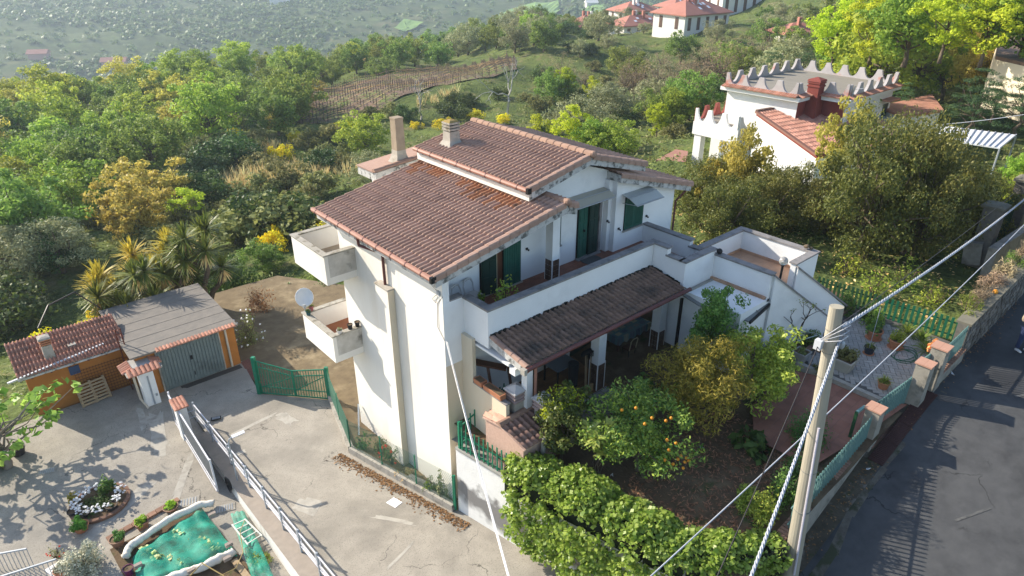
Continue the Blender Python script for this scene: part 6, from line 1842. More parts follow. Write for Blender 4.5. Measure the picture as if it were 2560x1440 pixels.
# ------------------------------------------------------------------ pedestrian at the edge of the picture
def person(base, face, label):
    "standing figure, hands held together in front"
    P = thing('person', base, label, 'person')
    c, s = cos(face), sin(face)
    def w(x, y, z): return (x * c - y * s, x * s + y * c, z)
    def skin(name, verts, edges, rad, m, lv=2):
        me = bpy.data.meshes.new(name); me.from_pydata([w(*v) for v in verts], edges, [])
        o = link(name, me, m, P, local=True)
        sk = o.modifiers.new('skin', 'SKIN'); sk.use_smooth_shade = True
        for i, r_ in enumerate(rad):
            q = me.skin_vertices[0].data[i]
            q.radius = r_ if isinstance(r_, tuple) else (r_, r_)
        me.skin_vertices[0].data[0].use_root = True
        sb = o.modifiers.new('sub', 'SUBSURF'); sb.levels = lv; sb.render_levels = lv
        return o
    SKN = mat('skin', (0.45, 0.27, 0.19), rough=0.6)
    JK = mat('beige_jacket', (0.34, 0.27, 0.185), (0.27, 0.21, 0.14), 6, 0.85, 0.006, 14)
    JN = mat('dark_blue_jeans', (0.018, 0.028, 0.075), (0.03, 0.045, 0.10), 6, 0.9, 0.004, 20)
    SH = mat('white_trainer', (0.62, 0.62, 0.62), (0.5, 0.5, 0.5), 9, 0.6)
    body = skin('body', [(0, 0, 1.0), (0, 0, 1.25), (0, 0.0, 1.50), (0, 0.01, 1.60), (0, 0.03, 1.72), (0, 0.03, 1.82),
                  (0.2, 0, 1.50), (0.27, -0.02, 1.22), (0.10, 0.20, 1.14), (-0.2, 0, 1.50), (-0.27, -0.02, 1.22), (-0.08, 0.20, 1.12)],
         [(0, 1), (1, 2), (2, 3), (3, 4), (4, 5), (2, 6), (6, 7), (7, 8), (2, 9), (9, 10), (10, 11)],
         [0.14, 0.13, 0.14, 0.06, 0.085, 0.07, 0.06, 0.045, 0.03, 0.06, 0.045, 0.03], SKN)
    skin('jacket', [(0, 0, 0.95), (0, 0, 1.15), (0, 0, 1.35), (0, 0, 1.53), (0, 0, 1.59), (0.21, 0, 1.51), (0.30, -0.02, 1.22), (0.12, 0.19, 1.13), (-0.21, 0, 1.51), (-0.30, -0.02, 1.22), (-0.10, 0.19, 1.11)],
         [(0, 1), (1, 2), (2, 3), (3, 4), (3, 5), (5, 6), (6, 7), (3, 8), (8, 9), (9, 10)],
         [(0.21, 0.17), (0.20, 0.16), (0.21, 0.16), (0.18, 0.13), 0.075, 0.085, 0.07, 0.055, 0.085, 0.07, 0.055], JK)
    skin('jeans', [(0, 0, 0.97), (0.1, 0, 0.85), (0.12, 0.02, 0.48), (0.13, 0.0, 0.10), (-0.1, 0, 0.85), (-0.13, 0.08, 0.48), (-0.15, 0.06, 0.10)],
         [(0, 1), (1, 2), (2, 3), (0, 4), (4, 5), (5, 6)], [(0.17, 0.13), 0.10, 0.078, 0.068, 0.10, 0.078, 0.068], JN)
    for x, y in ((0.13, 0.06), (-0.15, 0.12)):
        skin('shoe', [(x, y - 0.12, 0.05), (x, y, 0.055), (x, y + 0.15, 0.04)], [(0, 1), (1, 2)], [0.045, 0.052, 0.036], SH, 1)
    skin('hair', [(0, 0.0, 1.76), (0, 0.0, 1.83), (0, 0.04, 1.86)], [(0, 1), (1, 2)], [0.088, 0.092, 0.06], mat('grey_hair', (0.12, 0.11, 0.10), rough=0.8))
    for k in range(5):
        x0 = 0.06 - k * 0.022
        skin('finger', [(x0, 0.215, 1.15 - 0.012 * k), (x0 - 0.03, 0.25, 1.13 - 0.012 * k), (x0 - 0.065, 0.24, 1.12 - 0.012 * k)], [(0, 1), (1, 2)], [0.010, 0.009, 0.007], SKN, 1)
    MB().add([w(0.03, 0.11, 1.75), w(0.012, 0.135, 1.70), w(-0.012, 0.135, 1.70), w(-0.03, 0.11, 1.75), w(0, 0.12, 1.77)], [(0, 1, 4), (1, 2, 4), (2, 3, 4)]).build('nose', SKN, P, local=True)
    for sx in (-1, 1):
        MB().ball(w(sx * 0.035, 0.112, 1.765), 0.011, 6, 5).build('eye', BLACK, P, local=True)
        MB().ball(w(sx * 0.09, 0.03, 1.73), 0.025, 6, 5).build('ear', SKN, P, local=True)
    MB().beam(w(-0.025, 0.118, 1.675), w(0.025, 0.118, 1.675), 0.01, 0.008).build('mouth', mat('lip', (0.3, 0.12, 0.1)), P, local=True)
person((15.95, -11.22, road_z(15.95)), R(150), 'person in beige jacket, dark jeans and white trainers walking on the road')

# ------------------------------------------------------------------ vegetable yard on the left
YZ = -0.75
def ys_(px, py): return spot(px, py, YZ)
dp_ = thing('daisy_bed', (-9.3, 8.95, YZ), 'round raised bed of white daisies in the concrete yard', 'flower bed')
MB().lathe([(0.98, 0), (1.0, 0.12), (0.88, 0.14), (0.88, 0.09)], 20).build('rim', BRICK, dp_, local=True)
MB().lathe([(0.88, 0.0), (0.88, 0.10)], 18).build('soil', SOIL, dp_, local=True)
link('foliage', bush_mesh(77, 0.9, 0.8, 0.42, 26, 60, 0.08, L_DARK), None, dp_, local=True)
rng = np.random.RandomState(8)
fc = []
for k in range(150):
    a = rng.uniform(0, 2 * pi); r_ = 0.88 * rng.uniform(0.45, 1) ** 0.6
    if 0.4 < a < 1.2 and r_ < 0.8: continue
    fc.append((r_ * cos(a), r_ * sin(a) * 0.9, rng.uniform(0.28, 0.48)))
link('daisies', crown_mesh('daisies', L_WHITE, leaf_quads(fc, np.full(len(fc), 0.03), 4, 0.085, rng, 0.9, 1.5)), None, dp_, local=True, kind='stuff')
gb = bush_mesh(78, 0.34, 0.34, 0.75, 14, 50, 0.11, L_BOX); gb.transform(Matrix.Translation((0.35, 0.35, 0.1))); link('shrub', gb, None, dp_, local=True)
DKP = mat('dark_plastic_pot', (0.03, 0.03, 0.032), (0.05, 0.045, 0.04), 4, 0.6)
TEP = ('bush', L_BOX, 0.26, 0.34, 0.07, 50)
q = ys_(185, 1290); pot(q[0], q[1], YZ, 0.17, 0.24, DKP, 'black pot of bare soil at the left front of the daisy bed', None)
q = ys_(218, 1292); pot(q[0], q[1], YZ, 0.18, 0.26, DKP, 'black pot of seedlings at the front of the daisy bed', ('bush', L_SCRUB, 0.12, 0.08, 0.05, 12))
q = ys_(190, 1258); pot(q[0], q[1], YZ, 0.16, 0.24, TERRA, 'terracotta pot with yellowing plant at the left of the daisy bed', ('bush', L_GOLD, 0.24, 0.4, 0.08, 30))
q = ys_(282, 1275); pot(q[0], q[1], YZ, 0.2, 0.25, DKP, 'dark pot with pale rim at the right front of the daisy bed', ('bush', L_DARK, 0.14, 0.12, 0.06, 12))
q = ys_(205, 1325); pot(q[0], q[1], YZ, 0.26, 0.24, TERRA, 'terracotta trough overflowing with a dense green mound left of the silver shrub', ('bush', leafmat('fine_green', (0.03, 0.09, 0.012), (0.09, 0.17, 0.025), 0.3), 0.46, 0.42, 0.05, 240), name='trough_planter')
q = ys_(297, 1362); pot(q[0], q[1], YZ, 0.24, 0.30, mat('tan_plastic_pot', (0.24, 0.13, 0.085), (0.28, 0.16, 0.10), 4, 0.6), 'tan pot with green mound and one orange bloom beside the net', ('bush', L_BOX, 0.30, 0.34, 0.06, 70))
q = ys_(357, 1318); pot(q[0], q[1], YZ, 0.20, 0.30, MATS['tan_plastic_pot'], 'square tan pot of bright leafy basil beside the net', ('bush', leafmat('basil_leaf', (0.06, 0.17, 0.015), (0.15, 0.29, 0.03), 0.35), 0.26, 0.26, 0.09, 45), True, name='square_planter')
q = ys_(428, 1273); pot(q[0], q[1], YZ, 0.26, 0.14, MATS['tan_plastic_pot'], 'shallow tan bowl of green leaves near the drain slab', ('bush', MATS['basil_leaf'], 0.28, 0.22, 0.08, 55), name='bowl_planter')
q = ys_(158, 1440); pot(q[0], q[1], YZ, 0.22, 0.30, TERRA, 'terracotta pot with a pale plant behind the grey balustrade', ('bush', L_SILV, 0.26, 0.35, 0.07, 30))
q = ys_(325, 1436); pot(q[0], q[1], YZ, 0.16, 0.30, mat('blue_pot', (0.02, 0.025, 0.10), (0.25, 0.02, 0.05), 2.5, 0.4), 'small blue and red pot at the lower edge of the vegetable bed', None)
q = ys_(48, 1135); pot(q[0], q[1], YZ, 0.28, 0.34, DKP, 'large black pot under the fig tree', ('bush', L_DARK, 0.3, 0.3, 0.1, 40))
q = ys_(212, 1425)
shrub(q[0], q[1], YZ, 0.75, 0.7, 1.25, L_SILV, 'silver leaved round shrub in front of the vegetable bed', n=40, per=110, leaf=0.085, stems=8)
q = ys_(140, 1395); shrub(q[0], q[1], YZ, 0.25, 0.25, 0.6, L_OLIVE, 'small rose bush with dull red blooms by the silver shrub', n=10, per=20, leaf=0.07, flowers=L_REDF, nfl=6)
# vegetable plot: soil, edging, net, fleece
c4 = [ys_(495, 1262), ys_(640, 1440), ys_(560, 1500), ys_(330, 1480), ys_(275, 1375)]
vb = structure(MB().add([(p[0], p[1], YZ + 0.03) for p in c4] , [tuple(range(5))]), 'vegetable_bed_soil', SOIL)
e0, e1 = ys_(268, 1352), ys_(448, 1250)
eb = thing('tile_edging', (e0[0], e0[1], YZ), 'row of flat pinkish edging tiles between yard and vegetable bed', 'edging')
for i in range(9):
    a, b = Vector(e0).lerp(Vector(e1), i / 9 + 0.004), Vector(e0).lerp(Vector(e1), (i + 1) / 9 - 0.004)
    MB().beam((a.x, a.y, YZ + 0.04), (b.x, b.y, YZ + 0.04), 0.22, 0.08).build('tile', BRICK, eb)
NET = bpy.data.materials.new('teal_garden_net'); NET.use_nodes = True
nn = NET.node_tree; nb = nn.nodes['Principled BSDF']; nb.inputs['Base Color'].default_value = (0.0, 0.34, 0.23, 1); nb.inputs['Roughness'].default_value = 0.7
ntp = nn.nodes.new('ShaderNodeBsdfTransparent'); nms = nn.nodes.new('ShaderNodeMixShader'); nno = nn.nodes.new('ShaderNodeTexNoise'); nno.inputs['Scale'].default_value = 2.2; nno.inputs['Detail'].default_value = 7
ngp = nn.nodes.new('ShaderNodeNewGeometry'); nn.links.new(ngp.outputs['Position'], nno.inputs['Vector'])
nmr = nn.nodes.new('ShaderNodeMapRange'); nmr.inputs['From Min'].default_value = 0.3; nmr.inputs['From Max'].default_value = 0.7; nmr.inputs['To Min'].default_value = 0.32; nmr.inputs['To Max'].default_value = 0.85
nn.links.new(nno.outputs['Fac'], nmr.inputs['Value']); nn.links.new(nmr.outputs['Result'], nms.inputs[0]); nn.links.new(ntp.outputs[0], nms.inputs[1]); nn.links.new(nb.outputs[0], nms.inputs[2]); nn.links.new(nms.outputs[0], nn.nodes['Material Output'].inputs['Surface'])
NA, NB_, NC, ND = [Vector(spot(*p, -0.45)) for p in ((505, 1262), (588, 1362), (335, 1450), (328, 1372))]
NA, NB_, NC, ND = Vector(spot(500, 1258, -0.45)), Vector(spot(590, 1375, -0.45)), Vector(spot(345, 1470, -0.45)), Vector(spot(325, 1378, -0.45))
def sheet(a, b, c, d, nu, nv, amp, seed, sag=0.0):
    rng = np.random.RandomState(seed); v = []
    hh = rng.normal(size=(nu + 1, nv + 1)) * amp
    for i in range(nu + 1):
        for j in range(nv + 1):
            s_, t_ = i / nu, j / nv
            p = a.lerp(b, s_).lerp(d.lerp(c, s_), t_)
            fold = 0.05 * sin(s_ * 17 + t_ * 5) * (0.3 + abs(t_ - 0.5)) + 0.04 * sin(t_ * 23 + 3 * s_)
            edge = min(s_, 1 - s_, t_, 1 - t_)
            v.append((p.x, p.y, p.z + hh[i, j] + fold - sag * (1 - sstep(0, 0.12, edge)) - 0.08 * sin(pi * s_) * sin(pi * t_)))
    f = [(i * (nv + 1) + j, (i + 1) * (nv + 1) + j, (i + 1) * (nv + 1) + j + 1, i * (nv + 1) + j + 1) for i in range(nu) for j in range(nv)]
    g = MB(); g.add(v, f); return g
nt_ = sheet(NA, NB_, NC, ND, 22, 30, 0.010, 3, 0.22).build('garden_net', NET, smooth=True)
tag(nt_, 'teal netting stretched over the vegetable bed', 'net')
FLEECE = leafmat('white_fleece', (0.66, 0.60, 0.50), (0.78, 0.74, 0.66), 0.3, 0.9, 0.0)
FLW = mat('fleece_cloth', (0.66, 0.60, 0.50), (0.76, 0.72, 0.64), 5, 0.9, 0.02, 6)
def roll(name, pts, r, label, seed):
    rng = np.random.RandomState(seed); P = []; rr_ = []
    pts = [Vector(p) for p in pts]
    for i in range(len(pts) - 1):
        for k in range(7):
            P.append(pts[i].lerp(pts[i + 1], k / 7) + Vector(rng.normal(size=3)) * r * 0.09); rr_.append(r * rng.uniform(0.85, 1.1))
    P.append(pts[-1]); rr_.append(r * 0.5)
    return tag(MB().tube(P, rr_, 9).build(name, FLW, smooth=True), label, 'fleece')
roll('fleece_roll', [spot(535, 1258, -0.55), spot(500, 1262, -0.5), spot(420, 1300, -0.5), spot(355, 1345, -0.5), spot(322, 1368, -0.55), spot(312, 1395, -0.62)], 0.13, 'cream fleece rolled along the upper edge of the teal net', 4)
roll('fleece_roll', [spot(585, 1378, -0.6), spot(550, 1395, -0.55), spot(505, 1418, -0.55), spot(440, 1440, -0.55), spot(380, 1462, -0.6)], 0.14, 'white fleece bunched along the lower edge of the teal net', 5)
for k, (px, py) in enumerate(((345, 1412), (478, 1425), (568, 1395), (572, 1360), (530, 1285))):
    q = spot(px, py, -0.42); g = MB(); g.box(q[0] - 0.12, q[0] + 0.12, q[1] - 0.06, q[1] + 0.06, -0.5, -0.38)
    tag(g.build('brick', mat('grey_brick', (0.33, 0.27, 0.23), (0.26, 0.22, 0.19), 6, 0.9)), ['pale brick holding down the left end of the net', 'brown brick on the lower fleece', 'grey brick at the right end of the lower fleece', 'stone on the right border of the net', 'stone at the top right corner of the net'][k], 'brick', 'bricks and stones weighing down the net')
for k in range(14):
    s_, t_ = (k * 0.37) % 0.8 + 0.1, (k * 0.61) % 0.8 + 0.1
    p = NA.lerp(NB_, s_).lerp(ND.lerp(NC, s_), t_)
    o = thing('vegetable_plant', (p.x, p.y, YZ + 0.03), 'pale squash seedling under the teal net, ' + ORD[k] + ' from its upper edge', 'seedling', 'seedlings under the net')
    rng = np.random.RandomState(k); link('foliage', crown_mesh('foliage', leafmat('squash_leaf', (0.18, 0.26, 0.12), (0.32, 0.40, 0.22), 0.3), leaf_quads([(0, 0, 0.14)], np.array([0.16]), 16, 0.14, rng, 0.8, 0.8)), None, o, local=True)
# white ladder and folded net by the ramp wall
la = thing('small_ladder', (-5.9, 4.9, YZ), 'white wooden ladder lying on green netting at the foot of the ramp wall', 'ladder')
l0, l1, l2, l3 = [Vector(spot(*p, -0.45)) for p in ((580, 1312), (612, 1298), (655, 1340), (620, 1362))]
CRW = mat('cream_paint', (0.66, 0.66, 0.58), rough=0.6)
MB().beam(l0, l3, 0.04, 0.05).build('rail', CRW, la); MB().beam(l1, l2, 0.04, 0.05).build('rail', CRW, la)
for k in range(5):
    MB().beam(l0.lerp(l3, (k + 0.1) / 4.3), l1.lerp(l2, (k + 0.1) / 4.3), 0.03, 0.03).build('rung', CRW, la)
n2 = sheet(Vector(spot(575, 1280, -0.55)), Vector(spot(610, 1272, -0.5)), Vector(spot(690, 1450, -0.45)), Vector(spot(630, 1445, -0.5)), 8, 24, 0.015, 9, 0.1).build('green_netting', NET, smooth=True)
tag(n2, 'narrow green netting over herbs along the foot of the ramp wall', 'net')
shrub(*spot(650, 1395, -0.7)[:2], YZ, 0.4, 0.9, 0.3, L_GRASS, 'low green herbs under the narrow netting by the ramp wall', name='herb_patch', cat='herbs', n=20, per=60, leaf=0.06)
tag(MB().tube([spot(475, 1440, -0.4), spot(505, 1408, -0.35), spot(560, 1440, -0.5)], 0.02, 5).build('bent_cane', mat('yellow_cane', (0.42, 0.30, 0.11))), 'bent yellow cane arching over the lower fleece', 'cane')
tag(MB().tube([spot(540, 1445, -0.6), spot(590, 1420, -0.55), spot(608, 1380, -0.5), spot(600, 1330, -0.3), spot(612, 1300, -0.1)], 0.014, 5).build('garden_hose', MATS['yellow_cane']), 'yellow garden hose trailing beside the net and ladder', 'hose')
tag(MB().beam(spot(585, 1400, -0.68), spot(640, 1470, -0.68), 0.2, 0.05).build('plank', WOOD), 'grey brown plank along the right end of the vegetable bed', 'plank')
for nm, (px, py), w2, lab in (('yard_drain', (118, 1178), 0.3, 'small pale drain grate in the left of the yard'), ('drain_slab', (468, 1256), 0.42, 'cement slab with square grate beside the net'), ('floor_hatch', (562, 1271), 0.36, 'grey metal hatch at the foot of the ramp wall'), ('drive_drain', (540, 1046), 0.2, 'small dark drain in the upper driveway')):
    zq_ = YZ if nm != 'drive_drain' else -0.6
    q = spot(px, py, zq_)
    d_ = thing(nm, (q[0], q[1], zq_), lab, 'drain')
    MB().box(-w2, w2, -w2 * 0.55, w2 * 0.55, 0, 0.02).build('frame', CONC2 if nm != 'drive_drain' else DARK, d_, local=True)
    for k in range(7):
        x = lerp(-w2 * 0.7, w2 * 0.7, k / 6); MB().box(x - 0.012, x + 0.012, -w2 * 0.4, w2 * 0.4, 0.02, 0.032).build('bar', GREY_MT, d_, local=True)
    d_.rotation_euler = (0, 0, -0.35)
# grey balustrade at the lower left corner
bs = thing('balustrade', (-12, 5, YZ), 'grey iron balustrade at the lower left corner of the yard', 'railing')
b0, b1, b2 = Vector(spot(-40, 1455, -0.05)), Vector(spot(140, 1398, -0.05)), Vector(spot(72, 1372, -0.05))
for a, b, n in ((b0, b1, 15), (Vector(spot(-60, 1395, 0.0)), Vector(spot(66, 1372, 0.0)), 12)):
    MB().beam(a, b, 0.05, 0.05).build('rail', GREY_MT, bs)
    MB().beam(a - Vector((0, 0, 0.85)), b - Vector((0, 0, 0.85)), 0.03, 0.03).build('rail', GREY_MT, bs)
    for k in range(n + 1):
        p = a.lerp(b, k / n); MB().box(p.x - 0.01, p.x + 0.01, p.y - 0.01, p.y + 0.01, p.z - 0.85, p.z).build('baluster', GREY_MT, bs)
wp = spot(150, 1425, YZ); structure(MB().add([tuple(spot(110, 1425, YZ + .004)), tuple(spot(160, 1395, YZ + .004)), tuple(spot(205, 1425, YZ + .004)), tuple(spot(160, 1470, YZ + .004))], [(0, 1, 2, 3)]), 'white_step', mat('white_marble', (0.66, 0.65, 0.63), rough=0.5))

# ------------------------------------------------------------------ neighbour's house
NH = thing('neighbour_house', (47, 13, 0), 'white neighbouring house with scalloped roof parapets, red tiled wing and red chimney', 'house')
NWH = mat('neighbour_white', (0.80, 0.79, 0.77), (0.74, 0.73, 0.71), 0.8, 0.9)
NRED = mat('oxblood_paint', (0.24, 0.055, 0.04), (0.20, 0.045, 0.035), 2, 0.8)
NPAR = mat('parapet_grey_pink', (0.46, 0.43, 0.42), (0.36, 0.33, 0.33), 0.8, 0.9, c3=(0.42, 0.20, 0.16), s3=0.6, lo3=0.56, hi3=0.66)
DECK = mat('roof_deck', (0.26, 0.235, 0.195), (0.21, 0.19, 0.16), 0.6, 0.95, stretch=(3, 0.4, 1))
MB().box(42.6, 54, 11.6, 18.0, -1, 6.2).build('wall', NWH, NH)
MB().box(45.0, 53.4, 8.8, 11.598, -1, 6.2).build('wall', NWH, NH)
MB().box(42.62, 45.0, 11.55, 11.6, 3.0, 6.2).build('red_wall', NRED, NH)
MB().box(44.95, 45.0, 8.9, 11.55, 3.0, 6.2).build('red_wall', NRED, NH)
for b in ((42.1, 54.4, 11.3, 18.4), (44.5, 53.9, 8.4, 11.298)):
    MB().box(*b, 6.2, 6.5).build('cornice', NWH, NH)
    MB().box(b[0] + 0.2, b[1] - 0.2, b[2] + 0.2, b[3] - 0.001 - (0.2 if b[3] > 12 else -0.2), 6.501, 6.62).build('deck', DECK, NH)
def eave_tiles(a, b, n, out):
    a = Vector(a); b = Vector(b); out = Vector(out)
    g = MB()
    for i in range(n):
        p = a.lerp(b, (i + 0.5) / n)
        h = half_tile(p + Vector((0, 0, 0.16)), p + out * 0.5 + Vector((0, 0, 0.0)), 0.10, 4); g.add(h.v, h.f)
    g.build('eave_tiles', TILE_RED, NH, kind='stuff')
eave_tiles((42.4, 11.5, 6.52), (42.4, 18.2, 6.52), 34, (-1, 0, 0)); eave_tiles((42.3, 11.6, 6.52), (44.6, 11.6, 6.52), 11, (0, -1, 0))
eave_tiles((44.8, 8.7, 6.52), (44.8, 11.4, 6.52), 13, (-1, 0, 0)); eave_tiles((44.7, 8.7, 6.52), (53.7, 8.7, 6.52), 44, (0, -1, 0))
def scallop(p, q, n, h, th, m, name='scalloped_parapet', base=0.12):
    "parapet dipping in a round bite between horns"
    p = Vector(p); q = Vector(q); L = (q - p).length; d = (q - p).normalized(); nrm = Vector((-d.y, d.x, 0)) * th / 2
    for i in range(n):
        prof = []
        for k in range(13):
            u = k / 12
            z = base + (h - base) * (1 - (1 - abs(2 * u - 1) ** 2) ** 0.75)
            prof.append((u, z))
        prof = [(0, 0)] + [(0, h)] + [(0.13, h)] + [(0.13 + 0.74 * u, z) for u, z in prof] + [(1, h), (1, 0)]
        g = MB(); k = len(prof)
        v = []
        for s_ in (-1, 1):
            for u, z in prof:
                v.append(p + d * ((i + u) * L / n) + nrm * s_ + Vector((0, 0, z)))
        g.add(v, [tuple(range(k)), tuple(range(2 * k - 1, k - 1, -1))] + [(a, a + k, (a + 1) % k + k, (a + 1) % k) for a in range(k)])
        g.build(name, m, NH)
z_ = 6.62
scallop((42.5, 11.7, z_), (42.5, 18.1, z_), 4, 0.95, 0.22, NPAR); scallop((42.5, 18.1, z_), (54, 18.1, z_), 6, 0.95, 0.22, NPAR)
scallop((54, 18.1, z_), (53.6, 8.8, z_), 6, 0.95, 0.22, NPAR); scallop((42.5, 11.7, z_), (44.9, 11.65, z_), 1, 0.95, 0.22, NPAR)
scallop((44.9, 11.6, z_), (44.9, 8.8, z_), 2, 0.95, 0.22, NPAR); scallop((44.9, 8.8, z_), (53.6, 8.8, z_), 5, 0.95, 0.22, NPAR)
nc_ = MB().lathe([(0.62, 0), (0.46, 2.6), (0.46, 3.6)], sq=True, c=(44.3, 11.2, 4.0)).build('chimney', NRED, NH)
for k in range(2):
    MB().lathe([(0.52, 0), (0.52, 0.1)], sq=True, c=(44.3, 11.2, 7.2 + k * 0.25)).build('chimney_band', NRED, nc_)
MB().lathe([(0.55, 0), (0.5, 0.15), (0.1, 0.3)], sq=True, c=(44.3, 11.2, 7.6)).build('chimney_cap', NRED, nc_)
# lower deck with scallops
MB().box(41.4, 48, 15.7, 20.2, 2.2, 3.3).build('lower_block', NWH, NH)
MB().box(41.5, 42.2, 16.0, 16.7, -1, 2.2).build('porch_pillar', NWH, NH); MB().box(41.5, 42.2, 19.3, 20.0, -1, 2.2).build('porch_pillar', NWH, NH)
MB().box(44.2, 48, 15.8, 20.0, -1, 2.2).build('wall', NWH, NH)
MB().box(41.6, 47.9, 15.9, 20.0, 3.301, 3.4).build('deck', DECK, NH)
scallop((41.5, 15.8, 3.3), (41.5, 20.1, 3.3), 3, 1.15, 0.22, NWH); scallop((41.5, 20.1, 3.3), (47.9, 20.1, 3.3), 4, 1.15, 0.22, NRED); scallop((41.5, 15.8, 3.3), (43.4, 15.0, 3.3), 1, 1.1, 0.22, NWH)
# red tiled wing
TLq, TRq, BLq, BRq = Vector((41.2, 14.2, 5.15)), Vector((49.2, 11.0, 5.75)), Vector((39.3, 7.7, 3.35)), Vector((47.4, 4.3, 3.7))
wg = MB().add([TLq, TRq, BRq, BLq, TLq - Vector((0, 0, .3)), TRq - Vector((0, 0, .3)), BRq - Vector((0, 0, .3)), BLq - Vector((0, 0, .3))], [(3, 2, 1, 0), (4, 5, 6, 7), (0, 1, 5, 4), (1, 2, 6, 5), (2, 3, 7, 6), (3, 0, 4, 7)]).build('wing_roof', NRED, NH)
g = MB(); nr_, ncs = 13, 34
tile4 = MB()
for r_ in range(nr_):
    for c_ in range(ncs):
        u0, u1 = c_ / ncs, (c_ + 1) / ncs; v0, v1 = r_ / nr_, (r_ + 1.05) / nr_
        P = lambda u, v, dz: TLq.lerp(TRq, u).lerp(BLq.lerp(BRq, u), v) + Vector((0, 0, dz))
        uu = [u0, u0 + (u1 - u0) * 0.4, u0 + (u1 - u0) * 0.7, u1]; hh = [0.03, 0.03, 0.11, 0.04]
        vs_ = [P(uu[k], v0, hh[k]) for k in range(4)] + [P(uu[k], v1, hh[k] + 0.05) for k in range(4)] + [P(uu[k], v1, hh[k] - 0.02) for k in range(4)]
        tile4.add(vs_, [(k, k + 1, k + 5, k + 4) for k in range(3)] + [(k + 4, k + 5, k + 9, k + 8) for k in range(3)])
tile4.build('wing_tiles', mat('pink_red_tile', (0.36, 0.16, 0.115), (0.44, 0.24, 0.18), 3, 0.85, island=0.22), wg, kind='stuff')
MB().add([TLq - Vector((0, .1, .32)), BLq - Vector((0, 0, .32)), BLq * 1 - Vector((0, 0, 4.5)), TLq - Vector((0, 0.1, 6))] + [TRq - Vector((0, 0, .32)), BRq - Vector((0, 0, .32)), BRq - Vector((0, 0, 4.5)), TRq - Vector((0, 0, 6))], [(0, 3, 2, 1), (1, 2, 6, 5), (4, 5, 6, 7)]).build('wing_wall', NWH, NH)
MB().beam(TLq + Vector((-.06, 0, 0.02)), BLq + Vector((-.06, 0, 0.02)), 0.3, 0.14).build('verge_board', mat('brown_verge', (0.24, 0.12, 0.09)), wg)
MB().beam(TLq + Vector((0, 0, 0.08)), TRq + Vector((0, 0, 0.08)), 0.3, 0.12).build('ridge', mat('dark_ridge', (0.12, 0.07, 0.055)), wg)
MB().box(52.0, 52.9, 8.74, 8.8, 4.0, 5.1).build('window', GREEN_DK, NH); MB().box(51.4, 53.3, 8.0, 8.79, 5.45, 5.6).build('window_canopy', TILE_RED, NH)
nd = thing('satellite_dish', (50.2, 8.0, 6.6), 'white satellite dish on the parapet of the neighbouring house', 'satellite dish')
dm = sd_.children[0].data.copy(); dm.transform(Matrix.Translation((1.05, -7.7, -(ztop_l + 0.66)))); dm.transform(Matrix.Scale(1.5, 4)); dm.transform(Matrix.Translation((0, 0, 0.7)))
link('reflector', dm, None, nd, local=True); MB().tube([(0, 0.1, 0.5), (0, 0.2, -0.6)], 0.04, 6).build('mast', GREY_MT, nd, local=True)
nd.location = tuple(spot(2138, 232, 7.0))
# white sheet roof and red roof to the right of it
shc = [Vector(spot(*p, 5.2)) for p in ((2340, 312), (2541, 337), (2500, 370), (2335, 345))]
wsr = thing('sheet_roof', tuple(shc[0]), 'white ribbed sheet roof of a carport under dark conifers', 'carport')
MB().add([p for p in shc] + [p - Vector((0, 0, .08)) for p in shc], [(3, 2, 1, 0), (4, 5, 6, 7), (0, 1, 5, 4), (1, 2, 6, 5), (2, 3, 7, 6), (3, 0, 4, 7)]).build('roof', mat('white_sheet', (0.74, 0.75, 0.78), rough=0.5), wsr)
for k in range(13):
    a, b = shc[0].lerp(shc[1], k / 12), shc[3].lerp(shc[2], k / 12)
    MB().beam(a + Vector((0, 0, 0.03)), b + Vector((0, 0, 0.03)), 0.05, 0.07).build('rib', mat('rib_grey', (0.42, 0.43, 0.47), rough=0.5), wsr)
for p in shc:
    MB().tube([p - Vector((0, 0, 0.1)), p - Vector((0, 0, 2.8))], 0.06, 6).build('post', GREY_MT, wsr)
rr3 = [Vector(spot(*p, 4.6)) for p in ((2195, 265), (2330, 235), (2360, 275), (2260, 290))]
rro = thing('outbuilding', tuple(rr3[0]), 'low outbuilding with brown tiled roof behind the neighbouring house', 'outbuilding')
MB().add(rr3 + [p - Vector((0, 0, .2)) for p in rr3], [(3, 2, 1, 0), (4, 5, 6, 7), (0, 1, 5, 4), (1, 2, 6, 5), (2, 3, 7, 6), (3, 0, 4, 7)]).build('roof', TILE_RED, rro)
MB().add([p.lerp((rr3[0] + rr3[2]) / 2, 0.1) - Vector((0, 0, .2)) for p in rr3] + [p.lerp((rr3[0] + rr3[2]) / 2, 0.1) - Vector((0, 0, 4)) for p in rr3], [(0, 1, 5, 4), (1, 2, 6, 5), (2, 3, 7, 6), (3, 0, 4, 7)]).build('wall', NWH, rro)
# small red roof patch behind the villa and small tiled roof at the wall
pkr = [Vector(spot(*p, 0.5)) for p in ((1640, 400), (1690, 373), (1720, 378), (1715, 405))]
o_ = thing('little_roof', tuple(pkr[0]), 'small pink tiled roof half hidden by bushes behind the villa', 'hut')
MB().add(pkr + [p - Vector((0, 0, .15)) for p in pkr], [(3, 2, 1, 0), (4, 5, 6, 7), (0, 1, 5, 4), (1, 2, 6, 5), (2, 3, 7, 6), (3, 0, 4, 7)]).build('roof', MATS['pink_red_tile'], o_)
MB().add([p - Vector((0, 0, .15)) for p in pkr] + [p - Vector((0, 0, 3)) for p in pkr], [(0, 1, 5, 4), (1, 2, 6, 5), (2, 3, 7, 6), (3, 0, 4, 7)]).build('wall', NWH, o_)
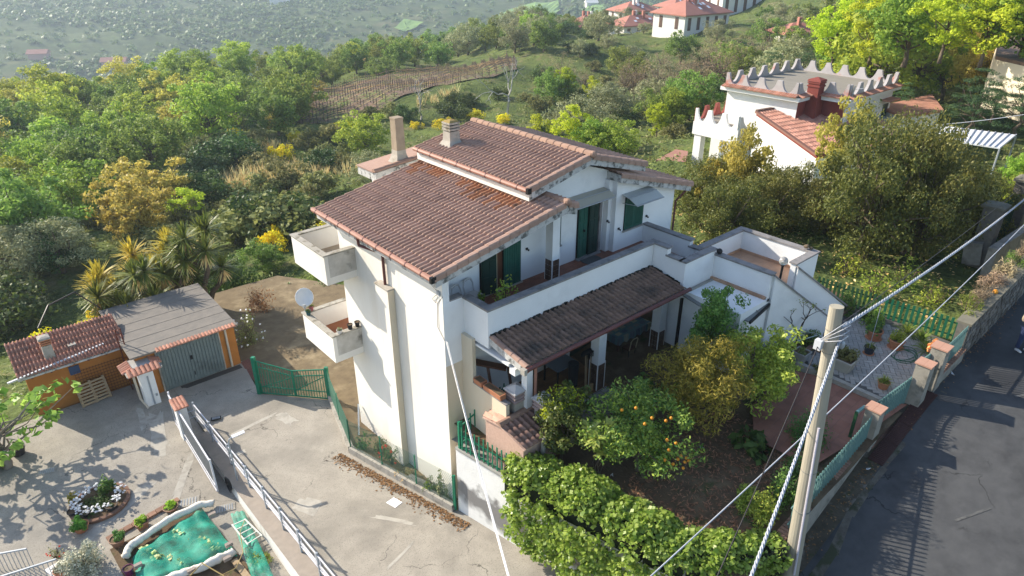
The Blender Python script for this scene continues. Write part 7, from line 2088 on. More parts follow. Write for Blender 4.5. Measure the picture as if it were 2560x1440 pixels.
# stone gateway up the lane
sgx = thing('stone_gateway', (24, -8, 4.6), 'brown stone gate piers with green iron gate up the lane', 'gateway')
for q, h in ((spot(2448, 640, 4.9), 2.3), (spot(2520, 590, 5.0), 2.7)):
    pz = MB().box(q[0] - 0.35, q[0] + 0.35, q[1] - 0.35, q[1] + 0.35, q[2] - 0.6, q[2] + h).build('pier', STONE, sgx)
    MB().lathe([(0.45, 0), (0.45, 0.12), (0.3, 0.2)], sq=True, c=(q[0], q[1], q[2] + h)).build('cap', MATS['mossy_wall_coping'], pz)
qa, qb = Vector(spot(2462, 630, 4.95)), Vector(spot(2508, 600, 5.0))
for k in range(10):
    p = qa.lerp(qb, k / 9); MB().box(p.x - 0.02, p.x + 0.02, p.y - 0.02, p.y + 0.02, p.z, p.z + 2.2).build('gate_bar', GREEN_OLD, sgx)
MB().beam(qa + Vector((0, 0, 2.0)), qb + Vector((0, 0, 2.0)), 0.05, 0.06).build('gate_rail', GREEN_OLD, sgx)
for a, b, h in (((2400, 655), (2446, 660), 1.0), ((2460, 690), (2560, 620), 1.3)):
    qa, qb = Vector(spot(*a, 4.6)), Vector(spot(*b, 4.7))
    MB().beam(qa + Vector((0, 0, h / 2)), qb + Vector((0, 0, h / 2)), 0.35, h).build('side_wall', CONC2, sgx)
rps = [Vector(spot(*p, 9.5)) for p in ((2500, 60), (2600, 20), (2600, 165), (2490, 140))]
o_ = thing('hill_house', tuple(rps[0]), 'old tiled roof showing through trees at the upper right edge', 'house')
MB().add(rps + [p - Vector((0, 0, .25)) for p in rps], [(3, 2, 1, 0), (4, 5, 6, 7), (0, 1, 5, 4), (1, 2, 6, 5), (2, 3, 7, 6), (3, 0, 4, 7)]).build('roof', TILE_OLD, o_)
MB().add([p - Vector((0, 0, .25)) for p in rps] + [p - Vector((0, 0, 4)) for p in rps], [(0, 1, 5, 4), (1, 2, 6, 5), (2, 3, 7, 6), (3, 0, 4, 7)]).build('wall', BEIGE, o_)

# ------------------------------------------------------------------ village on the ridge
VT = mat('village_roof', (0.43, 0.19, 0.14), (0.37, 0.155, 0.115), 0.4, 0.9)
VW = mat('village_wall', (0.74, 0.71, 0.66), (0.68, 0.65, 0.60), 0.3, 0.9)
def vhouse(px, py, w, dpt, hw, hr, rz, label, chim=3, sky_l=4, roofm=VT, seed=0):
    p = at(px, py)
    h = thing('village_house', tuple(p), label, 'house', 'houses on the ridge')
    h.rotation_euler = (0, 0, rz)
    MB().box(-w / 2, w / 2, -dpt / 2, dpt / 2, -3, hw).build('wall', VW, h, local=True)
    e = 0.7; a, b = w / 2 + e, dpt / 2 + e; rd = max(0.3, a - b)
    v = [(-a, -b, hw), (a, -b, hw), (a, b, hw), (-a, b, hw), (-rd, 0, hw + hr), (rd, 0, hw + hr), (-a, -b, hw - .25), (a, -b, hw - .25), (a, b, hw - .25), (-a, b, hw - .25)]
    r = MB().add(v, [(0, 1, 5, 4), (1, 2, 5), (2, 3, 4, 5), (3, 0, 4), (0, 6, 7, 1), (1, 7, 8, 2), (2, 8, 9, 3), (3, 9, 6, 0), (9, 8, 7, 6)]).build('roof', roofm, h, local=True)
    rn = random.Random(seed)
    for k in range(chim):
        x, y = rn.uniform(-rd, rd), rn.uniform(-b * .4, b * .4)
        MB().box(x - .35, x + .35, y - .35, y + .35, hw + hr * .4, hw + hr + 1.1).build('chimney', VW if k % 2 else VT, r, local=True)
    for k in range(sky_l):
        x = rn.uniform(-rd, rd); t = rn.uniform(0.35, 0.75)
        MB().add([(x - .4, -b * t, hw + hr * (1 - t) + .12), (x + .4, -b * t, hw + hr * (1 - t) + .12), (x + .4, -b * (t - .16), hw + hr * (1.16 - t) + .12), (x - .4, -b * (t - .16), hw + hr * (1.16 - t) + .12)], [(0, 1, 2, 3)]).build('skylight', mat('skylight', (0.7, 0.7, 0.72), rough=0.3), r, local=True)
    for k in range(int(w / 3)):
        x = -w / 2 + 1.5 + k * 3
        if x > w / 2 - 1: break
        MB().box(x - .5, x + .5, -dpt / 2 - .06, -dpt / 2 - .005, 0.4, hw - 0.7).build('window', mat('brown_window', (0.12, 0.07, 0.05), rough=0.4), h, local=True)
    for k in range(2):
        y = -dpt / 4 + k * dpt / 2
        MB().box(-w / 2 - .06, -w / 2 - .005, y - .5, y + .5, 0.6, hw - 0.6).build('window', MATS['brown_window'], h, local=True)
    return h
RZ = -YAW
vhouse(1468, 82, 11, 9, 2.6, 2.6, RZ + 0.5, 'low village house with dark red hipped roof behind the cypresses', 3, 4, mat('village_roof_dark', (0.30, 0.13, 0.10), (0.25, 0.11, 0.085), 0.4, 0.9), 1)
vhouse(1582, 54, 12, 9, 3.4, 2.4, RZ + 0.45, 'village house with broad red roof and white flues, left of the middle', 5, 5, VT, 2)
vhouse(1592, 76, 13, 8, 1.8, 2.2, RZ + 0.4, 'village house with red roof hidden by a yellow green tree', 3, 3, VT, 3)
vhouse(1725, 72, 15, 10, 3.8, 2.8, RZ + 0.6, 'largest white village house with wide red roof, rightmost in front', 4, 5, VT, 4)
vhouse(1700, 46, 15, 10, 4.2, 2.6, RZ + 0.5, 'white village house with red roof standing behind the largest one', 5, 4, VT, 5)
vhouse(1830, 30, 13, 9, 5.0, 0.5, RZ + 0.3, 'white flat topped village house among olives at the top', 0, 0, VW, 6)
vhouse(1985, 112, 8, 6, 2.6, 1.6, RZ + 0.2, 'half hidden house with pink terrace behind bright green trees', 1, 0, VT, 7)
def farhouse(px, py, w, dpt, hw, label, roof):
    p = at(px, py); h = thing('farmhouse', tuple(p), label, 'farmhouse', 'far farmhouses in the valley'); h.rotation_euler = (0, 0, RZ + 0.2)
    MB().box(-w / 2, w / 2, -dpt / 2, dpt / 2, -3, hw).build('wall', mat('pinkish_wall', (0.5, 0.27, 0.23), rough=0.9) if roof == 1 else VW, h, local=True)
    MB().prism([(-dpt / 2 - 1, hw), (dpt / 2 + 1, hw), (0, hw + 3)], 'x', -w / 2 - 1, w / 2 + 1).build('roof', VT if roof else VW, h, local=True)
farhouse(290, 168, 18, 9, 5, 'pink and white farmhouse down in the valley', 1)
farhouse(100, 145, 14, 9, 4, 'small reddish farmhouse at the far left foot of the hill', 1)
farhouse(700, 8, 22, 14, 8, 'pale farmhouse high on the opposite hill', 0)
farhouse(1478, 15, 14, 9, 4, 'tiny pale farmhouse in the green fields behind the ridge', 0)

# ------------------------------------------------------------------ vineyard
VC = [(38, 110), (93, 106), (79, 86.5), (35, 81)]
vsm = scrubmat('vineyard_soil', [((0.22, 0.155, 0.115), 1, 0, 1), ((0.15, 0.19, 0.06), 0.25, 0.46, 0.60), ((0.17, 0.12, 0.09), 1.2, 0.5, 0.6)], 1.0)
NUv, NVv = 40, 24
v = []
for i in range(NUv + 1):
    for j in range(NVv + 1):
        s_, t_ = i / NUv, j / NVv
        x = lerp(lerp(VC[0][0], VC[1][0], s_), lerp(VC[3][0], VC[2][0], s_), t_); y = lerp(lerp(VC[0][1], VC[1][1], s_), lerp(VC[3][1], VC[2][1], s_), t_)
        v.append((x, y, ground_z(x, y) + 0.14))
link('vineyard_ground', (lambda me: me)(npmesh('vineyard_ground', v, [(i * (NVv + 1) + j, (i + 1) * (NVv + 1) + j, (i + 1) * (NVv + 1) + j + 1, i * (NVv + 1) + j + 1)[::-1] for i in range(NUv) for j in range(NVv)])), vsm, kind='structure')
VPOST = mat('vine_post', (0.11, 0.085, 0.065), (0.15, 0.12, 0.09), 3, 0.9)
for r_ in range(17):
    t_ = (r_ + 0.4) / 17
    A_ = Vector((lerp(VC[0][0], VC[3][0], t_), lerp(VC[0][1], VC[3][1], t_), 0)); B_ = Vector((lerp(VC[1][0], VC[2][0], t_), lerp(VC[1][1], VC[2][1], t_), 0))
    o = thing('vine_row', (A_.x, A_.y, ground_z(A_.x, A_.y)), 'bare vine row on stakes, ' + ORD[r_] + ' from the far edge of the vineyard', 'vine row', 'vine rows of the vineyard')
    g = MB(); n = 24; g2 = MB(); last = None
    for k in range(n + 1):
        p = A_.lerp(B_, k / n); z = ground_z(p.x, p.y)
        g.box(p.x - .05, p.x + .05, p.y - .05, p.y + .05, z - .1, z + 1.65)
        if last:
            g2.beam(last, (p.x, p.y, z + 1.0), 0.05, 0.05)
        last = (p.x, p.y, z + 1.0)
    g.build('posts', VPOST, o, kind='stuff'); g2.build('canes', L_VINE, o, kind='stuff')
p = at(916, 170); tr_ = thing('yellow_digger', tuple(p), 'small yellow tracked machine parked at the top of the vineyard', 'machine')
YEL = mat('tan_yellow_paint', (0.45, 0.29, 0.12), (0.38, 0.24, 0.10), 1, 0.6)
MB().box(-1.2, 1.2, -.8, .8, .5, 1.3).build('body', YEL, tr_, local=True); MB().box(-.3, .8, -.6, .6, 1.3, 2.5).build('cab', YEL, tr_, local=True)
MB().box(-1.4, 1.4, -1, -.7, 0, .6).build('track', BLACK, tr_, local=True); MB().box(-1.4, 1.4, .7, 1, 0, .6).build('track', BLACK, tr_, local=True); MB().beam((1.1, 0, 1.2), (2.2, 0, .8), .2, .3).build('arm', YEL, tr_, local=True)

# ------------------------------------------------------------------ garden planting
def gz(x, y): return garden_z(x)
T_OR = tree_proto('orange_tree', 101, 3.4, 1.7, 0.5, 80, 130, 0.13, L_ORANGE, limbs=12, tr=0.09, aspect=0.45, clr=0.26, up=0.35, label='orange tree hung with ripe oranges in the front garden', cat='tree')
OB = Vector((2.95, -5.45, 3.35))
place(T_OR, USED, tuple(OB), 0.86)
rng = np.random.RandomState(12)
ORM = mat('ripe_orange', (0.62, 0.22, 0.012), (0.66, 0.30, 0.02), 9, 0.5, spec=0.4)
ball = bpy.data.meshes.new('orange'); _g = MB().ball((0, 0, 0), 0.055, 8, 6); ball.from_pydata(_g.v, [], _g.f); ball.polygons.foreach_set('use_smooth', [True] * len(ball.polygons)); ball.materials.append(ORM)
for px, py in ((1690, 1108), (1672, 1125), (1702, 1140), (1716, 1145), (1712, 1155), (1662, 1150), (1695, 1148), (1708, 1170), (1668, 1100), (1683, 1160), (1722, 1152), (1630, 1045), (1612, 1060), (1590, 1020), (1555, 1025), (1678, 1045), (1665, 1052)):
    o = bpy.data.objects.new('orange', ball); COL.objects.link(o); o.parent = T_OR
    w = Vector(spot(px, py, 4.15 + 0.1 * sin(px))); 
    c = OB + Vector((0, 0, 1.65)); toward = (Vector(CAM) - c).normalized()
    d = Vector(ray(px, py)).normalized(); t = (c - Vector(CAM)).dot(d); near = Vector(CAM) + d * t
    off = near - c; rr_ = min(1.0, off.length / 1.5); near = near - d * (1.28 * sqrt(max(0.05, 1 - rr_ * rr_)))
    o.location = (near - OB) / 0.86
T_SM = tree_proto('laurel_tree', 102, 2.7, 0.85, 0.5, 46, 110, 0.11, L_LAUREL, limbs=8, tr=0.06, clr=0.34, label='small dark dense tree beside the barbecue', cat='tree')
place(T_SM, USED, (1.72, -3.5, 3.25))
link('young_leaves', crown_mesh('young_leaves', L_SPRING, leaf_quads([(-0.15, 0.1, 2.35), (0.2, -0.1, 2.25), (-0.4, 0.2, 1.9)], np.array([0.42, 0.4, 0.3]), 170, 0.10, np.random.RandomState(3), 0.5, 0.4)), None, T_SM, local=True)
o = thing('loquat', (1.95, -4.75, 3.3), 'young loquat with large pale leaves in front of the orange tree', 'shrub')
twigs(o, 5, 5, 1.3, 0.5)
rng = np.random.RandomState(4); cl = []
for k in range(11):
    a = rng.uniform(0, 6.28); r_ = rng.uniform(0, 0.55); cl.append(blades((r_ * cos(a), r_ * sin(a), rng.uniform(0.9, 1.75)), 15, 0.42, 0.14, rng, 0.6, 0.5, 0.5))
link('foliage', crown_mesh('foliage', L_LOQ, merge(cl)), None, o, local=True)
T_BB = tree_proto('bottlebrush_tree', 103, 3.5, 1.95, 0.5, 95, 150, 0.16, L_GOLD, limbs=16, tr=0.08, aspect=0.22, clr=0.27, up=0.5, label='large golden green bottlebrush bush in the middle of the garden', cat='tree', trunks=2)
place(T_BB, USED, (5.95, -5.5, 3.65), (0.84, 0.84, 0.9))
T_CT = tree_proto('lemon_tree', 104, 3.2, 1.35, 0.5, 60, 120, 0.15, L_CITRUS2, limbs=10, tr=0.07, aspect=0.42, clr=0.3, up=0.3, label='bright green lemon tree right of the golden bottlebrush', cat='tree')
place(T_CT, USED, (7.8, -6.35, 3.85), (0.95, 0.95, 0.88))
T_CN = tree_proto('mandarin_tree', 105, 3.4, 1.15, 0.6, 62, 130, 0.11, L_BOX, limbs=8, tr=0.06, shape='round', clr=0.3, up=0.3, label='upright dark green mandarin tree in front of the grey canopy', cat='tree')
place(T_CN, USED, (8.02, -4.3, 3.75), (0.78, 0.78, 1.05))
shrub(5.35, -3.55, 3.5, 0.7, 0.7, 1.5, L_BOX, 'broad leaved green shrub between the porch edge and the bottlebrush', n=16, per=40, leaf=0.2)
shrub(4.6, -4.2, 3.5, 0.45, 0.45, 1.5, L_ORANGE, 'dark glossy shrub behind the orange tree', n=14, per=50, leaf=0.13)
shrub(6.0, -7.35, 3.75, 0.8, 0.7, 0.7, L_DARK, 'dark arum clump under the golden bottlebrush', name='arum_clump', cat='plant', n=12, per=12, leaf=0.32, aspect=0.6)
shrub(7.35, -8.3, 3.85, 0.85, 0.75, 1.35, L_BOX, 'clipped round privet bush beside the concrete pole', n=50, per=90, leaf=0.06)
for k, (x, y, r_, h, lab) in enumerate(((4.9, -8.95, 0.8, 1.35, 'green privet behind the front railing, nearest the pole'), (5.9, -8.85, 0.8, 1.2, 'green privet behind the front railing, second from the pole'), (4.0, -8.95, 0.65, 1.05, 'yellow green euonymus at the foot of the pole'), (4.1, -8.4, 0.5, 0.7, 'low yellow green bush inside the ivy corner'))):
    shrub(x, y, 3.5, r_, r_ * 0.8, h, L_BOX if k < 2 else L_CITRUS2, lab, n=34, per=70, leaf=0.075, group='shrubs along the front railing')
# ivy hedge over the garden wall
o = thing('ivy_hedge', (1.6, -6.5, 3.4), 'thick bright green ivy mass spilling over the garden wall', 'ivy')
rng = np.random.RandomState(31)
path = np.array([(0.30, -2.75), (0.62, -3.8), (0.95, -5.0), (1.2, -6.2), (1.35, -7.2), (1.7, -8.2), (2.4, -9.0), (3.2, -9.45), (3.55, -9.75)])
seg = np.linalg.norm(np.diff(path, axis=0), axis=1); cum = np.r_[0, np.cumsum(seg)]
def ivy_pts(n):
    t = rng.random_sample(n) * cum[-1]
    x = np.interp(t, cum, path[:, 0]); y = np.interp(t, cum, path[:, 1])
    dx = np.gradient(path[:, 0], cum); dy = np.gradient(path[:, 1], cum)
    nx = -np.interp(t, cum, dy); ny = np.interp(t, cum, dx); l_ = np.hypot(nx, ny); nx /= l_; ny /= l_
    return t, x, y, nx, ny
n = 1150
t, x, y, nx, ny = ivy_pts(n)
a = rng.uniform(-1.25, 2.2, n)                       # angle round the section: 0 top, + towards the driveway
wid = np.interp(t, [0, 1.2, 3, 5, 7, cum[-1]], [0.42, 0.62, 0.75, 0.66, 0.6, 0.5]); ht = np.interp(t, [0, 1.0, 2.5, 4.5, 7, cum[-1]], [0.75, 1.1, 1.1, 0.95, 0.75, 0.75])
lump = 1 + 0.09 * np.sin(t * 3.1) + 0.07 * np.sin(t * 7 + a * 2)
sx = np.where(np.abs(a) < 1.57, np.sin(a), np.sign(a)); sz = np.where(a < 1.57, np.cos(a), 0)
drop = np.where(a > 1.15, rng.random_sample(n) * 2.1, 0)
cx = x - nx * (sx * wid * lump); cy = y - ny * (sx * wid * lump); cz = 2.85 + ht * lump * sz - drop
# driveway side is -n
ivy = leaf_quads(np.stack([cx, cy, cz], 1) - np.array([1.6, -6.5, 3.4]), np.full(n, 0.2), 26, 0.12, rng, 0.85, out=0.4, up=0.8, droop=0.6)
link('foliage', crown_mesh('foliage', L_IVY, ivy), None, o, local=True)
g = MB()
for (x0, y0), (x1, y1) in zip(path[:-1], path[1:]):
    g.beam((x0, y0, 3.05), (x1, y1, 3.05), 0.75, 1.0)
g.build('hedge_core', mat('dark_hedge_core', (0.015, 0.02, 0.008), rough=1.0), o)  # solid dark core running inside the leaf mass
tag(MB().beam((1.0, -3.4, 2.9), (1.0, -3.4, 4.42), 0.10, 0.10, (1, 0, 0)).build('concrete_post', CONC2), 'grey concrete post sticking out of the ivy near the barbecue', 'post')
# stair bed
o = thing('quince_tree', (11.1, -5.75, 4.45), 'small bare branching tree against the white stair wall', 'tree')
rng = np.random.RandomState(44); g = MB()
def branch(p, d, L, r_, lv):
    q = p + d * L
    g.tube(wobble(p, q, 3, L * 0.05, rng), [r_, r_ * .85, r_ * .7, r_ * .55], 5)
    if lv == 0: tips.append(q); return
    for k in range(3 if lv > 1 else 2):
        nd = d + rng.normal(size=3) * 0.55 + np.array([0, 0, 0.12]); nd /= np.linalg.norm(nd)
        branch(q, nd, L * rng.uniform(0.6, 0.85), r_ * 0.55, lv - 1)
tips = []
branch(np.array([0, 0, -0.1]), np.array([0.05, 0, 1.0]), 0.75, 0.055, 3)
g.build('branches', mat('dark_bark', (0.06, 0.05, 0.04), rough=0.95), o, local=True)
link('leaves', crown_mesh('leaves', L_OAKM, leaf_quads(tips, np.full(len(tips), 0.10), 5, 0.08, rng, 0.5, 0.3)), None, o, local=True)
for x, y, z, r_, h, lm, lab in ((9.9, -5.35, 4.2, 0.5, 0.85, L_DARK, 'purplish dark shrub under the grey canopy edge'), (10.5, -5.5, 4.35, 0.5, 0.7, L_SCRUB, 'dusty green shrub left of the bare tree'), (11.75, -6.0, 4.45, 0.5, 0.7, L_BOX, 'green shrub at the foot of the stair wall'), (9.4, -5.9, 4.1, 0.45, 0.5, L_SCRUB, 'low trailing plant in the stair bed'), (11.9, -6.5, 4.4, 0.3, 0.5, leafmat('red_brown_leaf', (0.16, 0.06, 0.03), (0.25, 0.11, 0.06), 0.3), 'rust coloured shrub at the corner of the stair bed'), (10.6, -7.0, 4.3, 0.35, 0.45, L_SCRUB, 'greyish plant by the kerb left of the cream planter')):
    shrub(x, y, z, r_, r_, h, lm, lab, n=18, per=50, leaf=0.09)
for x, y, r_, h, lab, lm in ((13.6, -5.3, 0.5, 0.8, 'dark green shrub beside the stair foot', L_DARK), (14.4, -5.0, 0.55, 0.9, 'glossy shrub in the patio bed, second from the stairs', L_LAUREL), (15.2, -5.6, 0.55, 1.0, 'leafy shrub in the patio bed before the dark fence', L_BOX), (15.35, -6.5, 0.5, 0.9, 'leafy green shrub behind the terracotta pots', L_LAUREL), (14.9, -6.9, 0.45, 0.8, 'light green shrub between pots and fence', L_CITRUS2)):
    shrub(x, y, 4.4, r_, r_, h, lm, lab, n=22, per=55, leaf=0.09)
# veranda plant, side bed roses
shrub(2.25, -0.2, 6.9, 0.65, 0.5, 1.35, L_CITRUS2, 'straggly green potted shrub in the veranda corner', n=14, per=30, leaf=0.10)
shrub(1.75, 0.35, 7.3, 0.22, 0.2, 0.25, L_CITRUS2, 'small green plant standing on the second plastic chair', name='small_plant', cat='plant', n=8, per=16, leaf=0.09)
for x, y, rx, h, lm, fl_, lab in ((-0.45, 4.15, 0.42, 0.75, L_SCRUB, None, 'thorny green bush in the side bed against the villa'), (-0.55, 3.2, 0.5, 0.9, L_DARK, L_REDF, 'dark rose bush with red bloom in the side bed'), (-0.85, 4.75, 0.45, 0.9, L_BOX, None, 'green climber on the wire fence corner'), (-0.2, 0.35, 0.33, 1.25, L_OLIVE, None, 'tall thin rose at the villa corner behind the wire fence'), (-0.33, 0.95, 0.3, 0.8, L_OAKM, None, 'pale rose shoots beside the villa corner'), (-0.6, 2.2, 0.4, 0.35, L_DRY, None, 'dry grass tuft in the side bed')):
    shrub(x, y, drive_z(y) + 0.1, rx, rx, h, lm, lab, n=13, per=26, leaf=0.08, flowers=fl_, nfl=8, fl=0.09)
tag(MB().beam((-0.5, 2.0, 0.12), (-0.25, 0.9, 0.2), 0.18, 0.08).build('grey_beam', CONC2), 'pale broken beam lying in the side bed', 'beam')
tag(MB().beam((-0.55, 5.6, -0.2), (-0.1, 6.25, 0.75), 0.05, 0.12).build('leaning_board', WHITE), 'white board leaning against the back corner of the villa', 'board')
for k, (px, py, z, lm) in enumerate(((774, 770, ztop_l, L_DARK), (793, 760, ztop_l, L_SCRUB), (851, 822, ztop_l, L_OLIVE), (879, 812, ztop_l, None), (900, 805, ztop_l, None), (862, 800, 3.9, L_SCRUB))):
    q = spot(px, py, z)
    x_, y_ = (-1.1, 7.45) if k == 0 else (-0.85, 7.72) if k == 1 else (-0.85, 5.47) if k == 2 else (-0.42, 5.47) if k == 3 else (-0.12, 5.47) if k == 4 else (-0.3, 6.3)
    pot(x_, y_, z, 0.10 if k != 2 else 0.11, 0.2 if k != 2 else 0.13, [mat('teal_pot', (0.03, 0.10, 0.11), rough=0.5), mat('pink_pot', (0.36, 0.12, 0.12), rough=0.6), mat('white_pot', (0.6, 0.58, 0.55), rough=0.5), BLACK, BLACK, mat('blue_grey_pot', (0.14, 0.26, 0.32), rough=0.5)][k], ['teal trough pot under the satellite dish', 'pink pot on the far coping of the lower balcony', 'small white bowl on the near coping of the lower balcony', 'black empty pot on the lower balcony coping, middle one', 'black empty pot on the lower balcony coping next to the wall', 'blue pot with herbs on the lower balcony floor'][k], ('bush', lm, 0.13, 0.14, 0.06, 10) if lm else None, group='pots on the lower balcony')
# scattered paper
for k, (px, py, z) in enumerate(((1755, 1123, 3.6), (2048, 1318, 2.55), (2005, 1378, 2.35), (2175, 1175, 3.45), (2380, 935, 4.75), (1530, 1192, 3.4))):
    q = spot(px, py, z); g = MB(); rn = random.Random(k)
    g.add([(q[0] + rn.uniform(-.1, .1), q[1] + rn.uniform(-.1, .1), q[2] + rn.uniform(0.01, .07)) for _ in range(5)], [(0, 1, 2), (0, 2, 3), (1, 3, 4)])
    tag(g.build('paper_scrap', mat('paper', (0.62, 0.62, 0.62), rough=0.9)), ['white paper scrap on the bare garden soil', 'white scrap in the gutter right of the pole', 'white scrap at the foot of the pole', 'pale scrap by the drain grate corner', 'white scrap in the gutter below the stone wall', 'white disc beside the ivy'][k], 'litter')
# fallen leaves along the fence kerb
rng = np.random.RandomState(6); P = []
for k in range(1500):
    t_ = rng.random_sample(); y_ = lerp(-1.3, 5.2, t_); x0 = lerp(-0.35, -1.5, (y_ + 0.4) / 5.4); s_ = abs(rng.normal()) * 0.22
    P.append((x0 - s_ - 0.05, y_, drive_z(y_) + 0.02))
link('fallen_leaves', crown_mesh('fallen_leaves', L_DEAD, leaf_quads(P, np.full((len(P), 3), 0.03), 1, 0.085, rng, 0.6, 2.0)), None, kind='stuff')
P = [(rng.uniform(4.0, 25), 0, 0) for k in range(900)]
P = [(x, -9.78 - abs(rng.normal()) * 0.2 - (0.25 if x > 14 else 0), road_z(x) + 0.01) for x, _, _ in P]
link('gutter_leaves', crown_mesh('gutter_leaves', L_DEAD, leaf_quads(P, np.full((len(P), 3), 0.03), 1, 0.07, rng, 0.6, 2.0)), None, kind='stuff')
# dry garden litter and grass tufts
P = [(rng.uniform(2.2, 7.0), rng.uniform(-9.0, -5.5)) for k in range(1600)]
P = [(x, y, garden_z(x) + 0.03) for x, y in P]
link('garden_litter', crown_mesh('garden_litter', leafmat('straw_litter', (0.12, 0.08, 0.04), (0.26, 0.19, 0.10), 0.2), leaf_quads(P, np.full((len(P), 3), 0.04), 2, 0.14, rng, 0.16, 1.6)), None, kind='stuff')

# fig tree at the left edge
T_FIG = tree_proto('fig_tree', 120, 3.1, 2.3, 0.7, 44, 11, 0.30, leafmat('fig_leaf', (0.05, 0.13, 0.02), (0.16, 0.26, 0.06), 0.45, 0.5, 0.0), bark=mat('pale_fig_bark', (0.22, 0.18, 0.14), (0.30, 0.26, 0.21), 5, 0.9), limbs=24, tr=0.12, aspect=0.8, clr=0.16, up=0.5, label='fig tree with pale branches and broad leaves at the left edge', cat='tree')
place(T_FIG, USED, (-11.6, 13.4, YZ), (1.15, 1.15, 1.0))
shrub(-12.0, 13.7, YZ, 0.9, 0.9, 1.0, L_DARK, 'dark potted greenery massed under the fig tree', n=22, per=45, leaf=0.13)

# yuccas behind the garage
def yucca(x, y, z, H, heads, seed, label, spread):
    rng = np.random.RandomState(seed)
    o = thing('yucca', (x, y, z), label, 'yucca', 'yucca cluster behind the garage')
    g = MB(); gl_, yl, dl_ = [], [], []
    for k in range(heads):
        a = rng.uniform(0, 2 * pi); r_ = spread * rng.uniform(0.2, 1) ** 0.7; h = H * rng.uniform(0.55, 1.0) * (1 - 0.25 * r_ / spread)
        tip = np.array([r_ * cos(a), r_ * sin(a), h])
        g.tube(wobble((0.2 * cos(a), 0.2 * sin(a), -0.2), tip, 4, 0.12, rng), [0.20, 0.17, 0.14, 0.12, 0.10], 7)
        v, f = blades(tip, 110, 1.15, 0.09, rng, 1.05, 0.55, 0.35)
        west = tip[0] * -0.65 + tip[1] * 0.5 > 0.15 * spread  # heads towards the sun mostly get the blades coloured as sunlit
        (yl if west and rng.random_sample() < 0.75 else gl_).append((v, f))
        dl_.append(blades(tip - np.array([0, 0, 0.15]), 40, 0.8, 0.07, rng, 0.35, -1.0, 0.2))
    g.build('stems', BARK, o, local=True)
    for nm, m_, L in (('rosettes', L_YUC, gl_), ('sunlit_rosettes', L_YUCY, yl), ('dead_skirts', L_DRY, dl_)):
        if L:
            link(nm, crown_mesh(nm, m_, merge(L)), None, o, local=True, kind='stuff')
    return o
yucca(-1.3, 22.2, -1.2, 5.6, 12, 3, 'tall dark yucca with many rosettes right of the cluster', 1.9)
yucca(-3.2, 22.0, -1.2, 5.0, 13, 4, 'broad yucca in the middle of the cluster behind the garage roof', 2.0)
yucca(-5.2, 21.8, -1.3, 4.0, 11, 5, 'leaning yucca with rosettes painted sunlit yellow at the left of the cluster', 2.1)
o_ = MB().tube([(-8.9, 18.6, 2.2), (-8.2, 19.6, 2.7), (-7.0, 20.3, 2.7), (-6.2, 19.9, 1.7)], 0.035, 6); tag(o_.build('black_pipe', DKW), 'dark pipe arching from shed chimney to garage roof', 'pipe')

# ------------------------------------------------------------------ tree and bush stock for the slope
ST = {}
def stock(key, *a, **k):
    ST.setdefault(key, []).append(tree_proto(*a, **k))
for s_ in (1, 2, 3):
    stock('oakb', 'bright_oak', 200 + s_, 8.0, 4.0, 1.2, 75, 95, 0.36, L_OAKB, limbs=18, tr=0.24, clr=0.25)
    stock('oakm', 'green_oak', 210 + s_, 7.5, 4.0, 1.0, 75, 95, 0.36, L_OAKM, limbs=18, tr=0.24, clr=0.25)
    stock('scrub', 'scrub_bush', 220 + s_, 2.2, 1.9, 0.1, 40, 60, 0.26, L_SCRUB, limbs=6, tr=0.06, clr=0.33, trunks=2)
for s_ in (1, 2):
    stock('oaky', 'yellow_oak', 230 + s_, 7.0, 3.6, 1.2, 65, 80, 0.34, L_OAKY, limbs=18, tr=0.2, clr=0.23)
    stock('olive', 'olive_tree', 240 + s_, 5.0, 2.9, 0.9, 70, 110, 0.26, L_OLIVE, limbs=12, tr=0.2, clr=0.27, aspect=0.32)
    stock('spring', 'spring_tree', 250 + s_, 8.5, 3.0, 1.0, 70, 90, 0.30, L_SPRING, limbs=16, tr=0.16, clr=0.25)
    stock('grey', 'bare_tree', 260 + s_, 5.5, 2.8, 0.8, 70, 32, 0.24, L_GREY, limbs=40, tr=0.13, clr=0.24, aspect=0.14)
    stock('dark', 'dark_shrub', 270 + s_, 3.2, 2.3, 0.2, 44, 75, 0.26, L_DARK, limbs=6, tr=0.08, clr=0.34)
    stock('cedar', 'cedar_tree', 280 + s_, 10.0, 4.8, 1.0, 100, 110, 0.34, L_CEDAR, limbs=20, tr=0.3, clr=0.24, shape='layer', aspect=0.22, up=0.6)
    stock('holm', 'holm_oak', 290 + s_, 7.0, 4.4, 1.0, 110, 190, 0.19, L_HOLM, limbs=26, tr=0.22, clr=0.22, aspect=0.5, trunks=2)
stock('broom', 'broom_bush', 301, 1.7, 1.3, 0.1, 26, 60, 0.20, L_BROOM, limbs=5, tr=0.04, clr=0.34)
stock('cypress', 'cypress_tree', 302, 10.0, 2.2, 0.4, 70, 70, 0.34, L_CEDAR, limbs=6, tr=0.18, clr=0.26, shape='cone')
CAT = {'oakb': ('tree', 'bright spring green oak'), 'oakm': ('tree', 'mid green oak'), 'oaky': ('tree', 'yellowish budding oak'), 'olive': ('olive tree', 'grey green olive tree'), 'spring': ('tree', 'vivid yellow green spring tree'), 'grey': ('tree', 'greyish leafless tree'), 'dark': ('shrub', 'dark evergreen shrub'), 'cedar': ('conifer', 'dark layered conifer'), 'holm': ('tree', 'dense olive green holm oak'), 'broom': ('shrub', 'yellow flowering broom bush'), 'cypress': ('cypress', 'dark pointed cypress'), 'scrub': ('bush', 'dull green scrub bush')}
